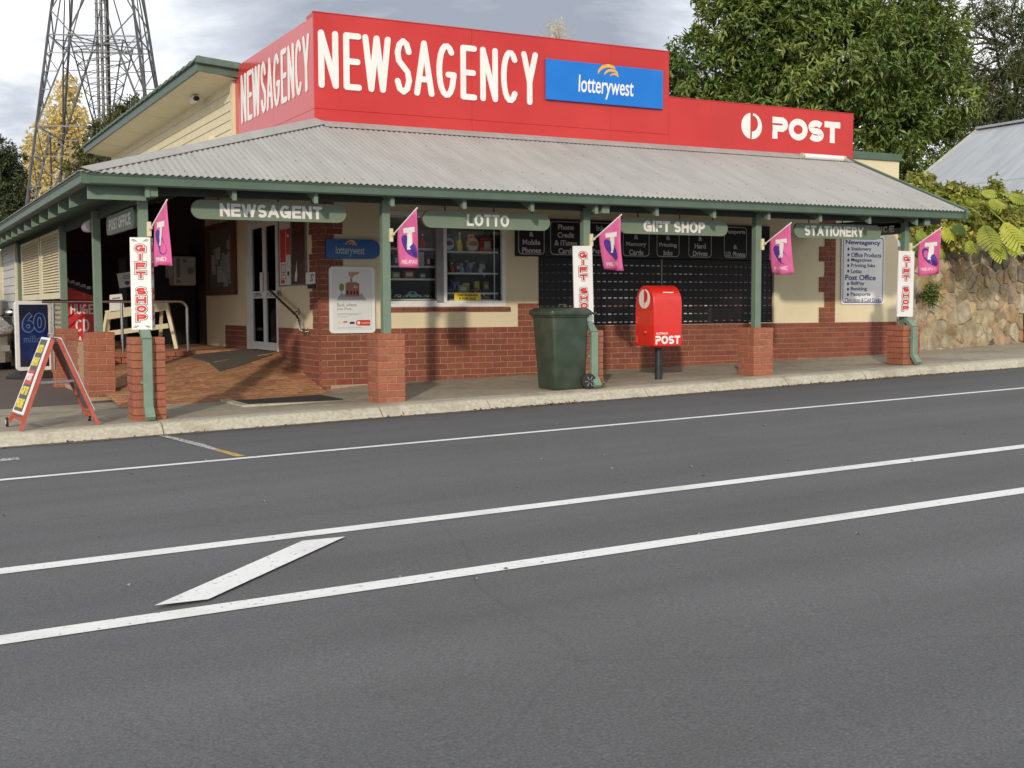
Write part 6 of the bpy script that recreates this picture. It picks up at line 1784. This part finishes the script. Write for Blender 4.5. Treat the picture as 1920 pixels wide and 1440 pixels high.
# wispy dark tree at the far right
wt = thing('feathery_tree', 'tall dark feathery tree with bare twisting branches at the top right', 'tree', (36, 19, GZ + .5))
lobes = []
for (px, py, r_) in ((1900, 130, 1.9), (1850, 210, 1.5), (1930, 40, 2.0), (1880, 250, 1.6), (1930, 230, 1.8), (1830, 150, .9), (1960, 120, 2.0), (1800, 235, .9), (1860, 20, 1.0), (1780, 290, 1.1), (1840, 300, 1.2)):
    q = pix(px, py, 46); lobes.append((q.x, q.y, q.z, r_, r_, r_ * .8))
P, N = crown_points(lobes, 2600, .9)
C_, up_, d_, L_, W_ = whorls(P, N, 9, .26, .035, .35, 1.2)
add_crown(wt, leaf_mesh(C_, up_, d_, L_, W_, 'crown', LEAFF))
mb = MB()
tb0 = pix(1905, 560, 47)
limb_tree(mb, tb0, pix(1895, 200, 47), .35, [(l[0], l[1], l[2]) for l in lobes], .4)
rb = random.Random(3)
for k in range(26):
    a = pix(rb.uniform(1850, 1920), rb.uniform(60, 250), 46); ang = rb.uniform(2.2, 3.6)
    p_ = a.copy(); ptl = [p_.copy()]; dr_ = Vector((_r2 * math.cos(ang) + _u2 * math.sin(ang)))
    for s_ in range(7):
        dr_ = (dr_ + Vector((rb.uniform(-.5, .5), rb.uniform(-.5, .5), rb.uniform(-.35, .45)))).normalized(); p_ = p_ + dr_ * rb.uniform(.3, .6); ptl.append(p_.copy())
        if s_ > 1:
            e2 = p_ + Vector((rb.uniform(-.6, .6), rb.uniform(-.5, .5), rb.uniform(-.3, .6))); mb.tube([p_, p_.lerp(e2, .5) + Vector((0, 0, .06)), e2], [.016, .011, .005], 4)
    mb.tube(ptl, [.06 - .007 * i for i in range(len(ptl))], 5)
mb.build('trunk', BARK, wt, smooth=True)

# golden poplar behind the tower
gp = thing('golden_poplar', 'golden yellow autumn poplar behind the pylon', 'tree', (7, 61, GZ))
lobes = []
for (px, py, rx_, rz_) in ((128, 175, .75, 1.2), (118, 230, 1.4, 1.6), (95, 280, 1.5, 1.7), (140, 260, 1.3, 1.8), (75, 300, 1.1, 1.5), (150, 320, 1.0, 1.5), (105, 340, 1.6, 1.6), (60, 360, .9, 1.1), (130, 390, 1.3, 1.4), (90, 410, 1.4, 1.4), (60, 420, 1.0, 1.2), (48, 385, .6, .7)):
    q = pix(px, py, 70); lobes.append((q.x, q.y, q.z, rx_, rx_, rz_))
P, N = crown_points(lobes, 4200, .8)
C_, up_, d_, L_, W_ = whorls(P, N, 8, .14, .11, .1, 1.4)
add_crown(gp, leaf_mesh(C_, up_, d_, L_, W_, 'crown', LEAFY))
mb = MB(); limb_tree(mb, pix(105, 640, 70), pix(118, 210, 70), .22, [(l[0], l[1], l[2] + .6) for l in lobes], .3); mb.build('trunk', BARK, gp, smooth=True)

def simple_tree(name, label, px_list, depth, nclu, per, L0, W0_, m, trunk, shell=.7, droop=.1):
    t = thing(name, label, 'tree', pix(trunk[0][0], trunk[0][1], depth))
    lobes = []
    for (px, py, r1, r2_) in px_list:
        q = pix(px, py, depth); lobes.append((q.x, q.y, q.z, r1, r1, r2_))
    P, N = crown_points(lobes, nclu, shell)
    C_, up_, d_, L_, W_ = whorls(P, N, per, L0, W0_, droop, 1.2)
    add_crown(t, leaf_mesh(C_, up_, d_, L_, W_, 'crown', m))
    mb = MB(); limb_tree(mb, pix(*trunk[0], depth), pix(*trunk[1], depth), trunk[2], [(l[0], l[1], l[2]) for l in lobes], .35); mb.build('trunk', BARK, t, smooth=True)
simple_tree('evergreen_tree', 'dark evergreen tree at the left edge beyond the verandah roof', [(10, 300, .9, 1.0), (-10, 350, 1.6, 1.5), (25, 380, 1.0, 1.3), (15, 440, 1.5, 1.2), (-40, 300, 1.6, 1.6), (30, 330, .5, .5), (5, 400, 1.4, 1.4)], 60, 1700, 9, .22, .08, LEAFE, ((0, 620), (5, 330), .2))
simple_tree('olive_tree', 'olive green tree top peeking over the green tiled eave', [(248, 200, .38, .42), (222, 222, .45, .4), (200, 250, .6, .5), (180, 290, .8, .7), (235, 250, .7, .6), (160, 330, .9, .8)], 44, 700, 9, .17, .06, LEAFO, ((200, 600), (215, 260), .12))
simple_tree('bare_tree', 'thin almost leafless tree top above the red sign', [(1047, 50, .5, .45), (1040, 80, .7, .5), (1030, 120, .6, .5)], 55, 150, 4, .09, .05, LEAFY, ((1045, 560), (1045, 130), .14), .9)
tw_ = bpy.data.objects['bare_tree']
mb = MB()
for k in range(46):
    a = pix(1046 + rb.uniform(-16, 16), 135, 55); b = pix(1047 + rb.uniform(-38, 38), rb.uniform(22, 70), 55)
    m_1 = a.lerp(b, .55) + Vector((rb.uniform(-.1, .1), 0, rb.uniform(0, .15)))
    mb.tube([a, m_1, b], [.012, .008, .004], 4)
mb.build('twigs', mat('pale_twig', (.46, .40, .30), rough=.9), tw_)

# low wood far behind the car park
lobes = [(x_ + rb.uniform(-2, 2), 78 + rb.uniform(-5, 5), rb.uniform(.5, 2.2), rb.uniform(3, 5), 3.0, rb.uniform(2.5, 4)) for x_ in range(-75, 45, 4)]
P, N = crown_points(lobes, 3600, .5)
C_, up_, d_, L_, W_ = whorls(P, N, 6, .55, .22, .2, 1.2)
o = bpy.data.objects.new('far_wood', leaf_mesh(C_, up_, d_, L_, W_, 'far_wood', LEAFE)); link(o); tag(o, 'low dark wood far behind the car park', 'wood', kind='stuff')

# creeper and split-leaf plants on the stone wall
vn = thing('wall_creeper', 'mixed green and brown creeper heaped along the top of the stone wall', 'creeper', (15.5, 3.2, 1.3))
lobes = []
for (px, py, d, r_) in ((1700, 365, 24, .34), (1725, 358, 24.2, .36), (1755, 372, 23.8, .36), (1790, 372, 23.5, .40), (1825, 380, 23.4, .36), (1865, 385, 23.4, .38), (1905, 390, 23.4, .40), (1740, 400, 22.8, .42), (1790, 410, 22.6, .44), (1840, 415, 22.6, .42), (1890, 420, 22.6, .42),
                        (1760, 440, 22.3, .32), (1800, 447, 22.2, .28), (1720, 430, 22.5, .38), (1920, 445, 22.5, .36), (1862, 345, 23.5, .13), (1865, 362, 23.5, .17), (1712, 338, 24.2, .16), (1738, 335, 24.3, .15)):
    q = pix(px, py, d); lobes.append((q.x, q.y, q.z, r_, r_, r_ * .75))
P, N = crown_points(lobes, 2400, .6)
C_, up_, d_, L_, W_ = whorls(P, N, 6, .085, .07, .25, 1.3)
add_crown(vn, leaf_mesh(C_, up_, d_, L_, W_, 'foliage', LEAFV), 'foliage')
mb = MB()
for k in range(22):
    a = SW0 + SU * rb.uniform(.1, SL_) + Vector((0, .35, 1.2)); b = Vector(rb.choice(lobes)[:3])
    mb.tube([a, a.lerp(b, .5) + Vector((0, 0, .2)), b], [.02, .014, .006], 5)
mb.build('stems', BARK, vn)
def monstera(L0):
    """split leaf outline: lobed both sides of a midrib, slightly cupped"""
    mb = MB(); n = 9
    V = []; F = []
    for side in (-1, 1):
        for k in range(n):
            t0 = .04 + .90 * k / n; t1 = t0 + .90 / n * (.76 if k > 0 else .92)
            w = math.sin(math.pi * min(.12 + t0 * .88, 1)) ** .75 * .46
            w2 = w * .94
            sw_ = .16 + .12 * t0
            i = len(V)
            V += [(0, t0 * L0, 0), (0, t1 * L0, 0), (side * w2 * L0 * .55, (t1 + sw_ * .55) * L0, .04 * L0), (side * w2 * L0, (t1 + sw_) * L0 - .02 * L0, -.05 * L0), (side * w * L0 * .97, (t0 + sw_ * .9) * L0, -.06 * L0), (side * w * L0 * .55, (t0 + sw_ * .5) * L0, .04 * L0)]
            F.append((i, i + 5, i + 2, i + 1) if side < 0 else (i, i + 1, i + 2, i + 5))
            F.append((i + 5, i + 4, i + 3, i + 2) if side < 0 else (i + 5, i + 2, i + 3, i + 4))
    mb.add(V, F)
    mb.tube([(0, -.55 * L0, -.12 * L0), (0, 0, 0.004), (0, .5 * L0, .006), (0, .95 * L0, 0)], [.010, .010, .007, .003], 5)
    return mb
mo_me = []
for i in range(3):
    q = monstera(.44 + .06 * i); mo_me.append([mesh_from(q.v, q.f, m_, 'leaf') for m_ in (LEAFM, LEAFM2)])
mp_ = thing('split_leaf_plant', 'philodendron with large split yellow-green leaves spilling over the stone wall', 'plant', (15.5, 2.6, 1.3))
spots = [(1858, 372, 22.0, .1), (1845, 420, 21.6, .0), (1880, 415, 21.6, .3), (1740, 372, 23.2, .3), (1765, 362, 23.2, -.2), (1722, 368, 23.3, -.5), (1778, 380, 22.8, .5), (1705, 395, 22.6, .2), (1725, 430, 22.0, -.1), (1745, 455, 21.9, .2), (1812, 368, 23.2, .1), (1838, 360, 23.0, .6),
         (1900, 385, 22.0, -.3), (1912, 425, 21.7, .4), (1895, 450, 21.6, .0), (1875, 378, 22.9, -.4), (1800, 420, 22.0, -.5), (1818, 450, 21.7, -.1), (1770, 425, 22.0, .1), (1700, 440, 22.0, .2), (1860, 455, 21.6, .2), (1785, 362, 23.4, .2), (1920, 392, 22.6, .2), (1735, 362, 23.8, -.1), (1830, 395, 21.9, -.6), (1890, 365, 22.4, .5)]
for k, (px, py, d, tw) in enumerate(spots):
    q = pix(px, py, d)
    big = 2 if k in (1, 2) else rb.randrange(3)
    o = piece('leaf', mo_me[big][0 if rb.random() < .8 else 1], mp_, q)
    # leaf hangs outwards: tip (local +y) down and toward the road, face (local +z) toward the camera
    ydir = Vector((-.15 + tw, -.55, -.75 if py > 400 else -.25 + rb.uniform(-.3, .3))).normalized()
    zdir = Vector((-.25, -.75, .55)); xdir = ydir.cross(zdir).normalized(); zdir = xdir.cross(ydir)
    o.rotation_euler = Matrix((xdir, ydir, zdir)).transposed().to_euler()
    sc_ = 1.05 if k in (1, 2) else rb.uniform(.55, .85)
    o.scale = (sc_, sc_, sc_)
# little plants growing from the wall
fern = thing('wall_fern', 'small dark fern growing out of the stone wall', 'fern', tuple(SW0 + SU * 1.2 + Vector((0, -.1, .55))))
Pc = np.array([list(SW0 + SU * (1.15 + nrg.normal() * .12) + SN * .08 + Vector((0, 0, .52 + nrg.normal() * .07))) for _ in range(60)])
C_, up_, d_, L_, W_ = whorls(Pc, np.tile(np.array([[0, -1, .3]]), (60, 1)), 5, .11, .03, .3, 1.2)
add_crown(fern, leaf_mesh(C_, up_, d_, L_, W_, 'fronds', LEAFG), 'fronds')

# neighbour's roof at the right edge
nrf = thing('neighbour_house', 'grey corrugated iron roof of the neighbouring house at the right edge', 'house', (20, 5, 0))
RX, RYf, RZ = 20.88, 7.0, 4.48
V = []; F = []
drop = .65
n = int(3.6 / .076 * 4)
for i in range(n + 1):
    y = RYf - 3.6 * i / n; h = .010 * math.sin(math.pi / 2 * i)
    V += [(RX, y, RZ + h), (RX - 2.4, y, RZ - 2.4 * drop + h), (RX - 2.41, y, RZ - 2.4 * drop - .03 + h), (RX - 3.6, y, RZ - 3.6 * drop - .03 + h)]
for i in range(n): F += [(i * 4 + j, i * 4 + j + 1, i * 4 + 5 + j, i * 4 + 4 + j) for j in range(3)]
mb = MB(); mb.add(V, F); mb.build('roof', ROOFB, nrf, smooth=True)
B(RX - .12, RX + .12, 3.35, RYf + .03, RZ + .0, RZ + .05, 'ridge_capping', ROOFB, nrf)
mb = MB(); mb.bar((RX, RYf + .04, RZ - .06), (RX - 3.6, RYf + .04, RZ - 3.6 * drop - .06), .05, .18); mb.build('barge_board', WBOARD, nrf)
B(RX - 2.6, RX + 2.6, 3.6, RYf - .3, GZ + .4, RZ - 1.85, 'wall', CREAM, nrf)
mb = MB(); mb.add([(RX, RYf, RZ - .02), (RX + 3.6, RYf, RZ - 3.6 * drop), (RX + 3.6, 3.4, RZ - 3.6 * drop), (RX, 3.4, RZ - .02)], [(0, 1, 2, 3)]); mb.build('far_slope', ROOFB, nrf)

# ------------------------------------------------------------------ lattice pylon
py = thing('lattice_pylon', 'grey steel lattice pylon with a ribbed central mast', 'pylon', (8, 50, GZ))
ub = MB(); ub.box(-.5, .5, 0, 1, -.5, .5); ub_me = mesh_from(ub.v, ub.f, GALV, 'brace')
def strut(a, b, w=.09, nm='brace'):
    a = Vector(a); b = Vector(b); d = b - a
    o = piece(nm, ub_me, py, a); q = d.to_track_quat('Y', 'Z'); o.rotation_euler = q.to_euler(); o.scale = (w * .74, d.length, w * .74)
PD = 60.0
ctr = pix(192, 120, PD)
rot_ = R(18)
ax = Vector((math.cos(rot_ - _yaw * .0), math.sin(rot_), 0)); ay = Vector((-ax.y, ax.x, 0))
# ground-plan directions relative to the view: ax roughly across, ay away
ax = (_r2 * math.cos(R(7)) + Vector((_fw.x, _fw.y, 0)).normalized() * math.sin(R(7))); ax.z = 0; ax.normalize(); ay = Vector((-ax.y, ax.x, 0))
def zpix(py_): return CAM.z + ((720 - py_) / 2278.74 * PD * 1.0) + (_fw.z * PD)
def hwid(z):     # half-width of the pylon at height z
    zt, zb_ = zpix(-40), zpix(370)
    return 1.68 + (z - zt) / (zb_ - zt) * (2.95 - 1.68)
c0 = Vector((ctr.x, ctr.y, 0))
def corner(sx, sy, z): return c0 + ax * (sx * hwid(z)) + ay * (sy * hwid(z)) + Vector((0, 0, z))
ZL = [GZ, zpix(520), zpix(372), zpix(248), zpix(82), zpix(-60)]
for sx in (-1, 1):
    for sy in (-1, 1): strut(corner(sx, sy, GZ), corner(sx, sy, ZL[-1]), .13, 'leg')
def face(f):     # f: 0..3
    if f == 0: return lambda s, z: c0 + ax * (s * hwid(z)) - ay * hwid(z) + Vector((0, 0, z))
    if f == 1: return lambda s, z: c0 + ax * (s * hwid(z)) + ay * hwid(z) + Vector((0, 0, z))
    if f == 2: return lambda s, z: c0 - ax * hwid(z) + ay * (s * hwid(z)) + Vector((0, 0, z))
    return lambda s, z: c0 + ax * hwid(z) + ay * (s * hwid(z)) + Vector((0, 0, z))
for f in range(4):
    q = face(f)
    strut(q(-1, ZL[4]), q(1, ZL[4]), .07); strut(q(-1, ZL[3]), q(1, ZL[3]), .08)
    for s in (-1, 1):
        # main diagonal of the tall panel, from the inner joint on the upper ring to the leg at the lower ring
        a = q(s * .45, ZL[4]); b = q(s * 1.0, ZL[3]); strut(a, b, .11)
        t_prev = None
        for k in range(1, 5):
            t = k / 5
            pa = a.lerp(b, t); pb2 = q(s * 1.0, ZL[4]).lerp(q(s * 1.0, ZL[3]), t)
            strut(pa, pb2, .055)
            top_leg = q(s * 1.0, ZL[4]).lerp(q(s * 1.0, ZL[3]), (k - 1) / 5); strut(pa, top_leg, .055)
        # upper panel
        strut(q(s * .45, ZL[4]), q(s * 1.0, zpix(38)), .08); strut(q(s * 1.0, zpix(38)), q(s * .35, ZL[-1]), .09); strut(q(s * .45, ZL[4]), q(0, ZL[-1]), .07)
        # lower panel: inverted V from ring centre to legs
        strut(q(0, ZL[3]), q(s * 1.0, ZL[1]), .11)
        for k in range(1, 5):
            t = k / 5
            pa = q(0, ZL[3]).lerp(q(s, ZL[1]), t); pb2 = q(s, ZL[3]).lerp(q(s, ZL[1]), t); strut(pa, pb2, .055)
            strut(pa, q(s, ZL[3]).lerp(q(s, ZL[1]), (k - 1) / 5), .055)
    strut(q(-1, ZL[1]), q(1, ZL[1]), .08)
    # plan bracing
    strut(q(0, ZL[3]), c0 + Vector((0, 0, ZL[3])), .06); strut(q(-.45, ZL[4]), c0 + Vector((0, 0, ZL[4])), .06); strut(q(.45, ZL[4]), c0 + Vector((0, 0, ZL[4])), .06)
# inner cage narrowing downwards round the mast
def cage(sx, sy, z):
    t = (z - zpix(245)) / (zpix(82) - zpix(245)); h = .32 + .93 * max(t, 0)
    return c0 + ax * (sx * h) + ay * (sy * h) + Vector((0, 0, z))
zs_c = [zpix(v) for v in (245, 222, 198, 174, 150, 127, 104, 82)]
for sx in (-1, 1):
    for sy in (-1, 1): strut(cage(sx, sy, zs_c[0]), cage(sx, sy, zs_c[-1]), .07, 'cage_leg')
for a_, b_ in zip(zs_c[:-1], zs_c[1:]):
    for (s1, s2) in (((-1, -1), (1, -1)), ((-1, 1), (1, 1)), ((-1, -1), (-1, 1)), ((1, -1), (1, 1))):
        strut(cage(*s1, a_), cage(*s2, b_), .045); strut(cage(*s1, b_), cage(*s2, b_), .045)
for sx in (-.22, .0, .22):
    mb = MB(); a = c0 + ax * sx; mb.tube([a + Vector((0, 0, GZ)), a + Vector((0, 0, ZL[-1] + 3))], .07, 8); mb.build('mast_pipe', GALV, py, smooth=True)
mb = MB(); a = c0 + ax * .33 - ay * .1; mb.tube([a + Vector((0, 0, GZ)), a + Vector((0, 0, ZL[-1] + 3))], .06, 6); mb.build('cable_run', RUBBER, py)
z = zpix(420)
while z < ZL[-1]:
    strut(c0 + ax * -.3 + Vector((0, 0, z)) - ay * .1, c0 + ax * .36 + Vector((0, 0, z)) - ay * .1, .05, 'rung'); z += .33

# ------------------------------------------------------------------ leaf litter and weeds by the kerb
LIT = mat('dead_leaf', (.16, .075, .03), (.30, .17, .08), rough=.9, scale=30, island=.4)
n = 520
xs_ = np.concatenate([nrg.uniform(-3, 18, 260), nrg.normal(4.6, .35, 90), nrg.normal(10.9, .8, 120), nrg.normal(8.9, .5, 50)])
ys_ = -.65 - np.abs(nrg.normal(0, .035, n))
C_ = np.stack([xs_, ys_, -1.03 + SL * xs_ + .012], 1)
d_ = nrg.normal(size=(n, 3)); d_[:, 2] *= .25
lm = leaf_mesh(C_, np.tile(np.array([[0, 0, 1.0]]), (n, 1)) + nrg.normal(size=(n, 3)) * .3, d_, nrg.uniform(.02, .06, n), nrg.uniform(.012, .03, n), 'leaf_litter', LIT)
o = bpy.data.objects.new('leaf_litter', lm); link(o); tag(o, 'brown dead leaves gathered along the kerb', 'leaf litter', kind='stuff')
n = 240
C_ = np.stack([5.70 + nrg.normal(0, .05, n), -.24 + nrg.normal(0, .025, n), G(5.6) + .01 + np.abs(nrg.normal(0, .045, n))], 1)
lm = leaf_mesh(C_, nrg.normal(size=(n, 3)), nrg.normal(size=(n, 3)) + np.array([0, 0, .6]), nrg.uniform(.03, .07, n), nrg.uniform(.008, .018, n), 'dry_weeds', mat('dry_weed', (.17, .14, .05), (.28, .22, .09), rough=.9, scale=20, island=.4))
o = bpy.data.objects.new('dry_weeds', lm); link(o); tag(o, 'dry weeds at the foot of the downpipe beside the bin', 'weeds', kind='stuff')
n = 60
xs_ = nrg.uniform(-3, 14, n); ys_ = nrg.uniform(-9, -1.0, n)
C_ = np.stack([xs_, ys_, -1.03 + SL * xs_ + .006], 1); d_ = nrg.normal(size=(n, 3)); d_[:, 2] *= .05
lm = leaf_mesh(C_, np.tile(np.array([[0, 0, 1.0]]), (n, 1)), d_, nrg.uniform(.02, .05, n), nrg.uniform(.012, .03, n), 'road_debris', mat('debris', (.30, .26, .20), (.5, .47, .42), rough=.9, scale=3, island=.6))
o = bpy.data.objects.new('road_debris', lm); link(o); tag(o, 'scattered leaf scraps on the asphalt', 'debris', kind='stuff')
